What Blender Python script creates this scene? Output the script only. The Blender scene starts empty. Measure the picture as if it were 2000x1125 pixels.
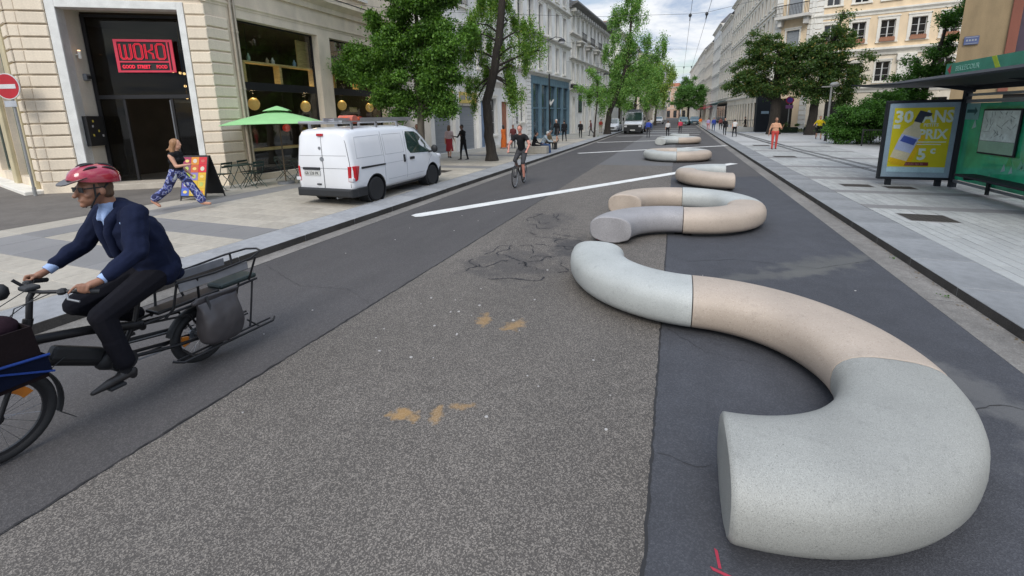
import bpy, bmesh, math, random
import numpy as np
from mathutils import Vector, Matrix, Quaternion
D = bpy.data
S = bpy.context.scene
COL = S.collection
R = math.radians
random.seed(7)

# ------------------------------------------------------------------ camera
cam_d = D.cameras.new('camera')
cam = D.objects.new('camera', cam_d)
COL.objects.link(cam)
S.camera = cam
RM = np.array([[0.936383, 0.049118, -0.347526], [0.35038, -0.188666, 0.917409], [-0.020505, -0.980812, -0.193874]])
m = Matrix(((RM[0][0], -RM[0][1], -RM[0][2], 0), (RM[1][0], -RM[1][1], -RM[1][2], 0), (RM[2][0], -RM[2][1], -RM[2][2], 0), (0, 0, 0, 1)))
cam.matrix_world = Matrix.Translation((0, 0, 2.15)) @ m
cam_d.sensor_width = 36
cam_d.lens = 850.96 / 2000 * 36
cam_d.shift_y = (395 - 562.5) / 2000
cam_d.clip_start = 0.05
cam_d.clip_end = 2000
S.render.resolution_x = 1024
S.render.resolution_y = 576

# ------------------------------------------------------------------ light
SUN_EL, SUN_AZ = 42, 178      # elevation, compass direction the light comes from
W = D.worlds.new('World')
S.world = W
W.use_nodes = True
nt = W.node_tree
nt.nodes.clear()
N = nt.nodes.new
L = nt.links.new
out = N('ShaderNodeOutputWorld')
bg = N('ShaderNodeBackground')
L(bg.outputs[0], out.inputs[0])
sky = N('ShaderNodeTexSky')
sky.sky_type = 'NISHITA'
sky.sun_disc = False
sky.sun_elevation = R(SUN_EL)
sky.sun_rotation = R(SUN_AZ)
sky.air_density = 1.2
sky.dust_density = 1.5
bg.inputs[1].default_value = 0.12
tc = N('ShaderNodeTexCoord')
sep = N('ShaderNodeSeparateXYZ')
L(tc.outputs['Generated'], sep.inputs[0])
zz = N('ShaderNodeMath'); zz.operation = 'MAXIMUM'; zz.inputs[1].default_value = 0.0
L(sep.outputs[2], zz.inputs[0])
za = N('ShaderNodeMath'); za.operation = 'ADD'; za.inputs[1].default_value = 0.22
L(zz.outputs[0], za.inputs[0])
dv = N('ShaderNodeVectorMath'); dv.operation = 'DIVIDE'
L(tc.outputs['Generated'], dv.inputs[0])
cx = N('ShaderNodeCombineXYZ')
for i in range(3): L(za.outputs[0], cx.inputs[i])
L(cx.outputs[0], dv.inputs[1])
def wnoise(scale, det, off, lo, hi, r=0.6):
    mp = N('ShaderNodeMapping'); mp.inputs[1].default_value = off; mp.inputs[3].default_value = (1, 1, 0.3)
    L(dv.outputs[0], mp.inputs[0])
    n = N('ShaderNodeTexNoise'); n.inputs['Scale'].default_value = scale; n.inputs['Detail'].default_value = det; n.inputs['Roughness'].default_value = r
    n.inputs['Distortion'].default_value = 0.3
    L(mp.outputs[0], n.inputs[0])
    r_ = N('ShaderNodeMapRange'); r_.inputs[1].default_value = lo; r_.inputs[2].default_value = hi; r_.interpolation_type = 'SMOOTHSTEP'
    L(n.outputs['Fac'], r_.inputs[0])
    return r_
cov = wnoise(1.1, 7, (3.1, 1.7, 0), 0.34, 0.52)
shade = wnoise(1.5, 8, (1.3, 5.2, 2), 0.38, 0.60)
ccol = N('ShaderNodeMix'); ccol.data_type = 'RGBA'
ccol.inputs['A'].default_value = (3.1, 4.0, 5.5, 1)
ccol.inputs['B'].default_value = (7.6, 7.8, 8.1, 1)
L(shade.outputs[0], ccol.inputs['Factor'])
mx = N('ShaderNodeMix'); mx.data_type = 'RGBA'
L(cov.outputs[0], mx.inputs['Factor'])
skb = N('ShaderNodeVectorMath'); skb.operation = 'MULTIPLY'; skb.inputs[1].default_value = (1.0, 1.0, 1.0)
L(sky.outputs[0], skb.inputs[0])
L(skb.outputs[0], mx.inputs['A'])
L(ccol.outputs['Result'], mx.inputs['B'])
gain = N('ShaderNodeMapRange'); gain.inputs[1].default_value = 0.25; gain.inputs[2].default_value = 0.95; gain.inputs[3].default_value = 1.0; gain.inputs[4].default_value = 2.3
L(sep.outputs[2], gain.inputs[0])
gm = N('ShaderNodeVectorMath'); gm.operation = 'SCALE'
L(mx.outputs['Result'], gm.inputs[0]); L(gain.outputs[0], gm.inputs['Scale'])
L(gm.outputs[0], bg.inputs[0])
sd = D.lights.new('sun', 'SUN'); sd.energy = 2.0; sd.angle = R(28); sd.color = (1, 0.95, 0.87)
sun = D.objects.new('sun', sd); COL.objects.link(sun)
a = R(SUN_AZ)
sdir = Vector((math.sin(a) * math.cos(R(SUN_EL)), math.cos(a) * math.cos(R(SUN_EL)), math.sin(R(SUN_EL))))
sun.rotation_euler = sdir.to_track_quat('Z', 'Y').to_euler()
sun.location = (0, 0, 30)
S.view_settings.view_transform = 'Standard'
S.view_settings.look = 'None'
S.view_settings.exposure = 0.08
S.view_settings.gamma = 1
S.render.engine = 'CYCLES'

# ------------------------------------------------------------------ helpers
MATS = {}
def mat(name, col, rough=0.7, metal=0.0, n=None, bump=0.0, spec=None, trans=0.0, emit=None, es=1.0, coat=0.0, alpha=1.0, rnd=0.0):
    """procedural material; n = list of (scale, amount, detail[, stretch]) noise layers; rnd = brightness change per loose piece"""
    if name in MATS: return MATS[name]
    M = D.materials.new(name); M.use_nodes = True
    t = M.node_tree; b = t.nodes['Principled BSDF']
    def nn(k): return t.nodes.new(k)
    b.inputs['Roughness'].default_value = rough
    b.inputs['Metallic'].default_value = metal
    if spec is not None: b.inputs['Specular IOR Level'].default_value = spec
    if coat: b.inputs['Coat Weight'].default_value = coat; b.inputs['Coat Roughness'].default_value = 0.08
    if trans: b.inputs['Transmission Weight'].default_value = trans
    if alpha < 1: b.inputs['Alpha'].default_value = alpha
    if emit: b.inputs['Emission Color'].default_value = (*emit, 1); b.inputs['Emission Strength'].default_value = es
    base = nn('ShaderNodeRGB'); base.outputs[0].default_value = (*col, 1)
    cur = base.outputs[0]
    lay = n if n is not None else [(3.0, 0.12, 4), (40.0, 0.08, 3)]
    tcn = nn('ShaderNodeTexCoord')
    last = None
    for la in lay:
        sc, am, de = la[:3]
        mp = nn('ShaderNodeMapping')
        if len(la) > 3: mp.inputs[3].default_value = la[3]
        t.links.new(tcn.outputs['Object'], mp.inputs[0])
        no = nn('ShaderNodeTexNoise'); no.inputs['Scale'].default_value = sc; no.inputs['Detail'].default_value = de
        t.links.new(mp.outputs[0], no.inputs[0])
        mr = nn('ShaderNodeMapRange'); mr.inputs[1].default_value = 0.3; mr.inputs[2].default_value = 0.7
        mr.inputs[3].default_value = 1 - am; mr.inputs[4].default_value = 1 + am
        t.links.new(no.outputs['Fac'], mr.inputs[0])
        vm = nn('ShaderNodeVectorMath'); vm.operation = 'SCALE'
        t.links.new(cur, vm.inputs[0]); t.links.new(mr.outputs[0], vm.inputs['Scale'])
        cur = vm.outputs[0]; last = no
    if rnd:
        g = nn('ShaderNodeNewGeometry'); o = nn('ShaderNodeObjectInfo')
        ad = nn('ShaderNodeMath'); ad.operation = 'ADD'
        t.links.new(g.outputs['Random Per Island'], ad.inputs[0]); t.links.new(o.outputs['Random'], ad.inputs[1])
        fr = nn('ShaderNodeMath'); fr.operation = 'FRACT'; t.links.new(ad.outputs[0], fr.inputs[0])
        mr = nn('ShaderNodeMapRange'); mr.inputs[3].default_value = 1 - rnd; mr.inputs[4].default_value = 1 + rnd
        t.links.new(fr.outputs[0], mr.inputs[0])
        vm = nn('ShaderNodeVectorMath'); vm.operation = 'SCALE'
        t.links.new(cur, vm.inputs[0]); t.links.new(mr.outputs[0], vm.inputs['Scale']); cur = vm.outputs[0]
    t.links.new(cur, b.inputs['Base Color'])
    if bump and last:
        bp = nn('ShaderNodeBump'); bp.inputs['Strength'].default_value = min(1, bump); bp.inputs['Distance'].default_value = 0.01 * max(1, bump)
        t.links.new(last.outputs['Fac'], bp.inputs['Height']); t.links.new(bp.outputs[0], b.inputs['Normal'])
    MATS[name] = M
    return M

class MB:
    """collects polygons, linked as one mesh object by build()"""
    def __init__(s): s.v = []; s.f = []; s.m = []; s.T = None
    def add(s, vs, fs, mi=0):
        o = len(s.v)
        if s.T is not None: vs = [s.T @ Vector(p) for p in vs]
        s.v += [tuple(p) for p in vs]
        s.f += [tuple(i + o for i in f) for f in fs]
        s.m += [mi] * len(fs)
        return s
    def box(s, x0, x1, y0, y1, z0, z1, mi=0):
        return s.add([(x0, y0, z0), (x1, y0, z0), (x1, y1, z0), (x0, y1, z0), (x0, y0, z1), (x1, y0, z1), (x1, y1, z1), (x0, y1, z1)],
                     [(0, 3, 2, 1), (4, 5, 6, 7), (0, 1, 5, 4), (1, 2, 6, 5), (2, 3, 7, 6), (3, 0, 4, 7)], mi)
    def bar(s, p, q, w, h, mi=0, up=(0, 0, 1)):
        p = Vector(p); q = Vector(q); d = (q - p).normalized(); x = d.cross(Vector(up))
        if x.length < 1e-4: x = d.cross(Vector((1, 0, 0)))
        x.normalize(); z = x.cross(d)
        vs = [c + x * a * w / 2 + z * b * h / 2 for c in (p, q) for a, b in ((-1, -1), (1, -1), (1, 1), (-1, 1))]
        return s.add(vs, [(3, 2, 1, 0), (4, 5, 6, 7), (0, 1, 5, 4), (1, 2, 6, 5), (2, 3, 7, 6), (3, 0, 4, 7)], mi)
    def loft(s, rings, mi=0, caps=True, closed=True):
        n = len(rings[0]); vs = [p for r in rings for p in r]; fs = []
        for i in range(len(rings) - 1):
            for j in range(n if closed else n - 1):
                a = i * n + j; b = i * n + (j + 1) % n
                fs.append((a, b, b + n, a + n))
        if caps: fs += [tuple(range(n))[::-1], tuple(range((len(rings) - 1) * n, len(rings) * n))]
        return s.add(vs, fs, mi)
    def tube(s, pts, r, n=8, mi=0, caps=True):
        pts = [Vector(p) for p in pts]; rs = r if isinstance(r, (list, tuple)) else [r] * len(pts)
        rings = []; ref = None
        for i, p in enumerate(pts):
            d = (pts[min(i + 1, len(pts) - 1)] - pts[max(i - 1, 0)]).normalized()
            if ref is None:
                ref = d.cross(Vector((0, 0, 1)))
                if ref.length < 1e-3: ref = d.cross(Vector((1, 0, 0)))
            ref = (ref - d * ref.dot(d)).normalized(); u = d.cross(ref)
            rings.append([p + (ref * math.cos(k * 2 * math.pi / n) + u * math.sin(k * 2 * math.pi / n)) * rs[i] for k in range(n)])
        return s.loft(rings, mi, caps)
    def cyl(s, p, q, r, n=12, mi=0, r2=None): return s.tube([p, q], [r, r if r2 is None else r2], n, mi)
    def lathe(s, prof, n=16, mi=0, c=(0, 0, 0)):
        rings = [[(c[0] + r * math.cos(k * 2 * math.pi / n), c[1] + r * math.sin(k * 2 * math.pi / n), c[2] + z) for k in range(n)] for r, z in prof]
        return s.loft(rings, mi, True)
    def ell(s, c, r, n=12, mi=0, R3=None):
        rr = r if isinstance(r, (tuple, list)) else (r, r, r)
        vs = []; h = n // 2
        for i in range(1, h):
            a = math.pi * i / h
            for k in range(n):
                b = 2 * math.pi * k / n
                vs.append(Vector((rr[0] * math.sin(a) * math.cos(b), rr[1] * math.sin(a) * math.sin(b), -rr[2] * math.cos(a))))
        fs = [(i * n + k, i * n + (k + 1) % n, (i + 1) * n + (k + 1) % n, (i + 1) * n + k) for i in range(h - 2) for k in range(n)]
        b0 = len(vs); vs += [Vector((0, 0, -rr[2])), Vector((0, 0, rr[2]))]
        fs += [(b0, (k + 1) % n, k) for k in range(n)] + [(b0 + 1, (h - 2) * n + k, (h - 2) * n + (k + 1) % n) for k in range(n)]
        if R3 is not None: vs = [R3 @ v for v in vs]
        return s.add([v + Vector(c) for v in vs], fs, mi)
    def prism(s, poly, a, b, axis=2, mi=0):
        """poly in the two other axes (x,y | y,z | x,z), extruded from a to b along axis"""
        def P(u, v, w): return (u, v, w) if axis == 2 else ((w, u, v) if axis == 0 else (u, w, v))
        n = len(poly); vs = [P(u, v, a) for u, v in poly] + [P(u, v, b) for u, v in poly]
        return s.add(vs, [tuple(range(n))[::-1], tuple(range(n, 2 * n))] + [(i, (i + 1) % n, (i + 1) % n + n, i + n) for i in range(n)], mi)
    def mesh(s, name, mats, smooth=False, fix=True):
        me = D.meshes.new(name)
        me.from_pydata(s.v, [], s.f)
        if not isinstance(mats, (list, tuple)): mats = [mats]
        for x in mats: me.materials.append(x)
        me.polygons.foreach_set('material_index', s.m)
        if fix:
            bm = bmesh.new(); bm.from_mesh(me)
            bmesh.ops.recalc_face_normals(bm, faces=bm.faces); bm.to_mesh(me); bm.free()
        if smooth:
            me.polygons.foreach_set('use_smooth', [True] * len(me.polygons))
        me.update()
        return me
    def build(s, name, mats, parent=None, smooth=False, bev=0, loc=None, sub=0, fix=True):
        o = D.objects.new(name, s.mesh(name, mats, smooth, fix)); COL.objects.link(o)
        if parent: o.parent = parent
        if loc: o.location = loc
        if bev:
            b = o.modifiers.new('bevel', 'BEVEL'); b.width = bev; b.segments = 2; b.limit_method = 'ANGLE'; b.angle_limit = R(35)
        if sub:
            b = o.modifiers.new('subsurf', 'SUBSURF'); b.levels = sub; b.render_levels = sub
        if smooth and not sub:
            try:
                o.data.set_sharp_from_angle(angle=R(38))
            except Exception: pass
        return o

def tag(o, label=None, cat=None, group=None, kind=None):
    if label: o['label'] = label
    if cat: o['category'] = cat
    if group: o['group'] = group
    if kind: o['kind'] = kind
    return o
def thing(name, loc, label, cat, rz=0, group=None):
    o = D.objects.new(name, None); COL.objects.link(o)
    o.location = loc; o.rotation_euler = (0, 0, rz); o.empty_display_size = 0.3
    return tag(o, label, cat, group)
def struct(o): o['kind'] = 'structure'; return o
def copy_tree(o, parent=None):
    c = o.copy(); COL.objects.link(c)
    if parent: c.parent = parent
    for ch in [x for x in D.objects if x.parent == o]: copy_tree(ch, c)
    return c
def inst(name, me, parent, loc=(0, 0, 0), rot=None, scale=None):
    o = D.objects.new(name, me); COL.objects.link(o)
    o.parent = parent; o.location = loc
    if rot: o.rotation_euler = rot
    if scale: o.scale = scale
    return o

# ------------------------------------------------------------------ ground
def asphalt(name, base, stone, sc, contrast, patches, worn=None):
    """speckled asphalt: voronoi stones in a dark binder, large soft patches, stains"""
    M = D.materials.new(name); M.use_nodes = True
    t = M.node_tree; b = t.nodes['Principled BSDF']; b.inputs['Roughness'].default_value = 0.85
    def nn(k): return t.nodes.new(k)
    g = nn('ShaderNodeTexCoord').outputs['Object']
    v = nn('ShaderNodeTexVoronoi'); v.inputs['Scale'].default_value = sc; t.links.new(g, v.inputs[0])
    cr = nn('ShaderNodeSeparateColor'); t.links.new(v.outputs['Color'], cr.inputs[0])
    mr = nn('ShaderNodeMapRange'); mr.inputs[1].default_value = 0.45; mr.inputs[2].default_value = 1.0; mr.inputs[4].default_value = contrast
    t.links.new(cr.outputs[0], mr.inputs[0])
    mx = nn('ShaderNodeMix'); mx.data_type = 'RGBA'
    mx.inputs['A'].default_value = (*base, 1); mx.inputs['B'].default_value = (*stone, 1)
    t.links.new(mr.outputs[0], mx.inputs['Factor'])
    cur = mx.outputs['Result']
    for s_, am, st in patches:
        mp = nn('ShaderNodeMapping'); mp.inputs[3].default_value = st; t.links.new(g, mp.inputs[0])
        n = nn('ShaderNodeTexNoise'); n.inputs['Scale'].default_value = s_; n.inputs['Detail'].default_value = 6; t.links.new(mp.outputs[0], n.inputs[0])
        r_ = nn('ShaderNodeMapRange'); r_.inputs[1].default_value = 0.3; r_.inputs[2].default_value = 0.7; r_.inputs[3].default_value = 1 - am; r_.inputs[4].default_value = 1 + am
        t.links.new(n.outputs['Fac'], r_.inputs[0])
        vm = nn('ShaderNodeVectorMath'); vm.operation = 'SCALE'; t.links.new(cur, vm.inputs[0]); t.links.new(r_.outputs[0], vm.inputs['Scale']); cur = vm.outputs[0]
    for (cx_, cy_, rx, ry, rot, col, am, thr) in (worn or []):
        mp = nn('ShaderNodeMapping'); mp.vector_type = 'TEXTURE'; mp.inputs[1].default_value = (cx_, cy_, 0); mp.inputs[2].default_value = (0, 0, rot); mp.inputs[3].default_value = (rx, ry, 1)
        t.links.new(g, mp.inputs[0])
        ln = nn('ShaderNodeVectorMath'); ln.operation = 'LENGTH'; t.links.new(mp.outputs[0], ln.inputs[0])
        n = nn('ShaderNodeTexNoise'); n.inputs['Scale'].default_value = thr; n.inputs['Detail'].default_value = 7; t.links.new(g, n.inputs[0])
        sb = nn('ShaderNodeMath'); sb.operation = 'MULTIPLY_ADD'; sb.inputs[1].default_value = 2.4; t.links.new(n.outputs['Fac'], sb.inputs[0])
        ng = nn('ShaderNodeMath'); ng.operation = 'MULTIPLY'; ng.inputs[1].default_value = -1; t.links.new(ln.outputs['Value'], ng.inputs[0]); t.links.new(ng.outputs[0], sb.inputs[2])
        r_ = nn('ShaderNodeMapRange'); r_.inputs[1].default_value = 0.15; r_.inputs[2].default_value = 0.75; r_.inputs[4].default_value = am
        t.links.new(sb.outputs[0], r_.inputs[0])
        m2 = nn('ShaderNodeMix'); m2.data_type = 'RGBA'; m2.inputs['B'].default_value = (*col, 1)
        t.links.new(cur, m2.inputs['A']); t.links.new(r_.outputs[0], m2.inputs['Factor']); cur = m2.outputs['Result']
    t.links.new(cur, b.inputs['Base Color'])
    bp = nn('ShaderNodeBump'); bp.inputs['Strength'].default_value = 0.5; bp.inputs['Distance'].default_value = 0.004
    t.links.new(v.outputs['Distance'], bp.inputs['Height']); t.links.new(bp.outputs[0], b.inputs['Normal'])
    return M
ORG = (0.42, 0.24, 0.07)
M_mid = asphalt('coarse_asphalt', (0.070, 0.062, 0.055), (0.245, 0.218, 0.19), 165, 0.9, [(0.7, 0.14, (1, 0.4, 1)), (6, 0.08, (1, 1, 1))],
    [(-1.79, 2.38, 0.13, 0.08, 0, ORG, 0.55, 14), (-1.56, 2.46, 0.05, 0.12, 0.3, ORG, 0.42, 14), (-1.42, 2.60, 0.13, 0.04, 0.4, ORG, 0.38, 14),
     (-1.85, 3.96, 0.09, 0.17, 0.2, ORG, 0.42, 14), (-1.50, 3.94, 0.10, 0.16, -0.3, ORG, 0.42, 14),
     (-2.2, 5.75, 0.75, 0.75, 0.1, (0.04, 0.038, 0.04), 0.5, 3.1), (-2.4, 8.6, 0.5, 0.9, 0.1, (0.04, 0.038, 0.04), 0.45, 3.3), (-1.55, 6.9, 0.4, 0.7, 0.1, (0.035, 0.034, 0.036), 0.75, 3.5)])
M_left = asphalt('smooth_asphalt', (0.056, 0.052, 0.052), (0.14, 0.13, 0.128), 130, 0.45, [(0.5, 0.14, (1, 0.25, 1)), (3, 0.08, (1, 0.3, 1))],
    [(-5.2, 2.0, 0.3, 2.0, 0, (0.08, 0.076, 0.075), 0.5, 2)])
M_right = asphalt('dark_asphalt', (0.043, 0.0445, 0.052), (0.105, 0.108, 0.12), 140, 0.4, [(0.6, 0.16, (1, 0.5, 1)), (4, 0.10, (1, 1, 1))],
    [(2.0, 7.0, 0.30, 1.1, -0.85, (0.12, 0.118, 0.105), 0.5, 4), (1.2, 6.3, 1.0, 0.16, 0.5, (0.11, 0.108, 0.10), 0.45, 4),
     (2.15, 4.1, 0.28, 0.8, 0.5, (0.13, 0.128, 0.125), 0.55, 4), (0.6, 5.6, 0.4, 0.2, 0, (0.10, 0.10, 0.105), 0.5, 3), (2.4, 3.0, .3, .5, .3, (0.12, 0.12, 0.12), .6, 4)])
M_gut = asphalt('gutter_concrete', (0.16, 0.148, 0.135), (0.3, 0.29, 0.27), 90, 0.4, [(1.5, 0.25, (1, 0.3, 1)), (8, 0.15, (1, 1, 1))])
M_far = asphalt('far_asphalt', (0.10, 0.098, 0.10), (0.2, 0.2, 0.2), 60, 0.4, [(0.3, 0.12, (1, 0.3, 1))])
def sheet(name, pts, z, m, parent=None, th=0.0):
    b = MB()
    if th: b.prism(pts, z - th, z)
    else: b.add([(x, y, z) for x, y in pts], [tuple(range(len(pts)))])
    o = b.build(name, m, parent)
    return o
KL, KR = -6.2, 3.1
struct(sheet('ground', [(-500, -60), (500, -60), (500, 900), (-500, 900)], -0.03, M_far))
struct(sheet('road', [(KL, -25), (KR, -25), (KR, 420), (KL, 420)], 0.0, M_left))
def jag(x0, y0, x1, y1, n=90, a=0.012, seed=1):
    r = random.Random(seed)
    return [(x0 + (x1 - x0) * i / n + (r.random() - .5) * a * 2, y0 + (y1 - y0) * i / n) for i in range(n + 1)]
struct(sheet('asphalt_patch', jag(-3.32, -5, -3.15, 19, 130) + jag(-0.12, 19, -0.02, -5, 130, 0.012, 2), 0.004, M_mid))
struct(sheet('asphalt_patch', jag(-3.15, 19, -2.9, 60, 40, 0.02, 5) + jag(0.1, 60, -0.12, 19, 40, 0.02, 6), 0.004, M_far))
struct(sheet('asphalt_lane', jag(-0.02, -5, -0.12, 15.5, 100, 0.006, 4) + [(2.9, 16.5), (2.78, -5)], 0.0045, M_right))
struct(sheet('gutter', [(KL, -10), (KL, 120), (-5.95, 120), (-5.88, -10)][::-1], 0.006, M_gut))
struct(sheet('gutter', [(2.72, -10), (KR, -10), (KR, 120), (2.86, 120)], 0.0065, M_gut))
b = MB()
for y in (1.2, 4.1, 7.4, 11.0): b.box(KL, -5.9, y, y + 0.008, 0.0063, 0.0066)
for y in (2.4, 6.0, 9.0, 12.3): b.box(2.74, KR, y, y + 0.008, 0.0068, 0.0071)
struct(b.build('gutter_joint', mat('joint_dark', (0.03, 0.03, 0.03)), None))
# a low dark crack along the joints between the asphalt fields
b = MB()
for pts in (jag(-3.325, -3, -3.2, 12, 300, 0.010, 11), jag(-0.025, -3, -0.1, 12, 300, 0.006, 12)):
    r_ = random.Random(3)
    for (x, y), (x2, y2) in zip(pts, pts[1:]):
        w = 0.004 + r_.random() * 0.007
        b.add([(x - w, y, 0.0085), (x + w, y, 0.0085), (x2 + w, y2, 0.0085), (x2 - w, y2, 0.0085)], [(0, 1, 2, 3)])
struct(b.build('road_joint', mat('crack_dark', (0.018, 0.017, 0.018)), None))
# tar cracks on the dark lane
b = MB(); r_ = random.Random(5)
def crack(pts, w):
    out_ = []
    for (x, y), (x2, y2) in zip(pts, pts[1:]):
        k = max(2, int(math.hypot(x2 - x, y2 - y) / 0.06))
        out_ += [(x + (x2 - x) * i / k + (r_.random() - .5) * .03, y + (y2 - y) * i / k + (r_.random() - .5) * .03) for i in range(k)]
    out_.append(pts[-1])
    for (x, y), (x2, y2) in zip(out_, out_[1:]):
        ww = w * (0.4 + r_.random())
        dx, dy = x2 - x, y2 - y; l_ = math.hypot(dx, dy) or 1; nx, ny = -dy / l_ * ww, dx / l_ * ww
        b.add([(x - nx, y - ny, 0.0088), (x + nx, y + ny, 0.0088), (x2 + nx, y2 + ny, 0.0088), (x2 - nx, y2 - ny, 0.0088)], [(0, 1, 2, 3)])
crack([(0.0, 4.35), (0.35, 4.0), (0.9, 3.9)], .0015); crack([(1.8, 3.6), (2.3, 3.9), (2.7, 3.8)], .003); crack([(0.2, 6.6), (0.9, 6.9), (1.9, 6.8), (2.7, 7.4)], .003)
crack([(-.02, 2.6), (.2, 2.55), (.3, 2.6)], .0015); crack([(-3.25, 3.9), (-3.9, 4.2), (-4.6, 4.1), (-5.8, 4.6)], .002)
struct(b.build('road_crack', MATS['crack_dark'], None))
# peeled edges of the worn surface: broken wavy outlines
b = MB()
def ragged(cx_, cy_, rx, ry, seed, w):
    q = random.Random(seed); ph = [q.uniform(0, 6.28) for _ in range(4)]; n = 150; P_ = []
    for i in range(n + 1):
        a = 2 * math.pi * i / n; f_ = 1 + .22 * math.sin(2 * a + ph[0]) + .16 * math.sin(3 * a + ph[1]) + .09 * math.sin(7 * a + ph[2]) + q.uniform(-.035, .035)
        P_.append((cx_ + rx * f_ * math.cos(a), cy_ + ry * f_ * math.sin(a)))
    for i in range(n):
        if math.sin(i * .13 + ph[3]) < -.35: continue
        (x, y), (x2, y2) = P_[i], P_[i + 1]; ww = w * (.3 + q.random() * 1.2) * (.6 + .8 * abs(math.sin(i * .21)))
        dx, dy = x2 - x, y2 - y; l_ = math.hypot(dx, dy) or 1; nx, ny = -dy / l_ * ww, dx / l_ * ww
        b.add([(x - nx, y - ny, 0.0082), (x + nx, y + ny, 0.0082), (x2 + nx, y2 + ny, 0.0082), (x2 - nx, y2 - ny, 0.0082)], [(0, 1, 2, 3)])
for i, (x, y, rx, ry, w) in enumerate(((-2.25, 5.55, .62, .42, .011), (-2.05, 6.35, .55, .5, .009), (-2.45, 6.2, .3, .6, .008), (-1.75, 5.9, .35, .3, .007), (-2.5, 8.5, .35, .6, .011), (-2.55, 8.7, .22, .4, .008), (-1.6, 7.0, .22, .3, .009), (-2.1, 7.4, .4, .12, .008))): ragged(x, y, rx, ry, 30 + i, w)
struct(b.build('worn_edge', mat('worn_tar', (0.032, 0.031, 0.035), .9), None))
# white chewing gum and litter spots, red paint marks
M_gum = mat('pale_gum', (0.36, 0.345, 0.33), 0.8)
r_ = random.Random(21)
b = MB()
for i in range(24):
    x, y = (-1.08, 3.13) if i == 0 else ((-0.95, 3.02) if i == 1 else ((-1.2, 2.55) if i == 2 else (r_.gauss(-2.0, .55), r_.gauss(3.7, .9))))
    rr = 0.005 + 0.008 * r_.random() * (2.2 if i < 3 else 1)
    if x < -3.2 or x > -.1: continue
    pts = [(x + rr * (1 + .4 * r_.random()) * math.cos(k), y + rr * (1 + .4 * r_.random()) * math.sin(k)) for k in np.linspace(0, 5.6, 8)]
    b.prism(pts, 0.003, 0.0095)
for i in range(26):
    x, y = r_.uniform(-5.6, 2.4), r_.uniform(2.5, 12); rr = 0.005 + 0.009 * r_.random()
    b.prism([(x + rr * math.cos(k), y + rr * math.sin(k)) for k in np.linspace(0, 5.6, 8)], 0.003, 0.0093)
tag(b.build('gum_spots', M_gum), kind='stuff'); D.objects['gum_spots']['label'] = 'flattened pale gum spots dotted over the asphalt'
def marking(name, poly, z, m, label=None):
    b = MB(); b.prism(poly, z - 0.003, z); o = b.build(name, m); struct(o)
    if label: o['label'] = label
    return o
M_white = asphalt('white_road_paint', (0.62, 0.62, 0.60), (0.75, 0.75, 0.73), 60, 0.5, [(2, 0.12, (1, 1, 1)), (14, 0.08, (1, 1, 1))], [])
def stripe(x0, y0, x1, y1, w, z=0.0105, m=None, round0=True):
    dx, dy = x1 - x0, y1 - y0; l_ = math.hypot(dx, dy); nx, ny = -dy / l_ * w / 2, dx / l_ * w / 2
    p = [(x0 + nx, y0 + ny), (x0 - nx, y0 - ny), (x1 - nx, y1 - ny), (x1 + nx, y1 + ny)]
    if round0:
        p = [(x0 + nx, y0 + ny), (x0 - dx / l_ * w * .4 + nx * .6, y0 - dy / l_ * w * .4 + ny * .6), (x0 - dx / l_ * w * .4 - nx * .6, y0 - dy / l_ * w * .4 - ny * .6)] + p[1:]
    return marking('road_marking', p, z, m or M_white)
stripe(-5.35, 8.2, 2.3, 20.4, 0.34)
stripe(-5.2, 24.5, 3.0, 31.2, 0.30, round0=False)
stripe(-5.8, 34.2, 0.5, 37.8, 0.28, round0=False)
stripe(-5.6, 44, 2.0, 46.8, 0.28, round0=False)
for y in (52, 58, 64): stripe(-5.6, y, 2.4, y + .6, 0.4, round0=False)
M_red = mat('red_spray', (0.33, 0.025, 0.05), 0.8)
marking('paint_mark', [(0.275, 2.03), (0.29, 2.02), (0.30, 1.93), (0.286, 1.93)], 0.009, M_red, 'red spray line by the end of the nearest bench')
marking('paint_mark', [(0.25, 1.925), (0.36, 1.905), (0.37, 1.89), (0.26, 1.91)], 0.0095, M_red, 'short red spray stroke by the end of the nearest bench')
marking('paint_mark', [(-1.24, 7.36), (-1.1, 7.30), (-1.08, 7.33), (-1.22, 7.40)], 0.0095, M_red)

# pavements with kerb stones, slabs and pavers
M_gran = mat('granite_kerb', (0.27, 0.275, 0.285), 0.75, n=[(1.1, 0.18, 5), (9, 0.10, 4), (160, 0.22, 2)], bump=0.3, rnd=0.12)
M_granR = mat('granite_kerb_pale', (0.205, 0.21, 0.215), 0.75, n=[(0.9, 0.28, 5), (9, 0.10, 4), (160, 0.22, 2)], bump=0.3, rnd=0.10)
M_kface = mat('kerb_face_dark', (0.05, 0.045, 0.04), 0.9, n=[(3, 0.3, 5), (60, 0.25, 3)], bump=0.4)
M_slab = mat('pale_slab', (0.375, 0.34, 0.285), 0.8, n=[(0.6, 0.12, 4), (7, 0.10, 4), (120, 0.16, 2)], bump=0.2, rnd=0.09)
M_slabR = mat('pale_paver', (0.33, 0.335, 0.325), 0.8, n=[(0.6, 0.12, 4), (7, 0.10, 4), (120, 0.16, 2)], bump=0.2, rnd=0.09)
M_bandm = mat('grey_band_slab', (0.205, 0.20, 0.198), 0.8, n=[(0.8, 0.12, 4), (120, 0.2, 2)], bump=0.2, rnd=0.08)
M_brown = mat('brown_grey_slab', (0.13, 0.118, 0.105), 0.85, n=[(0.6, 0.2, 5), (90, 0.2, 2)], bump=0.2, rnd=0.06)
M_jnt = mat('joint_sand', (0.13, 0.12, 0.105), 0.95)
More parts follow.
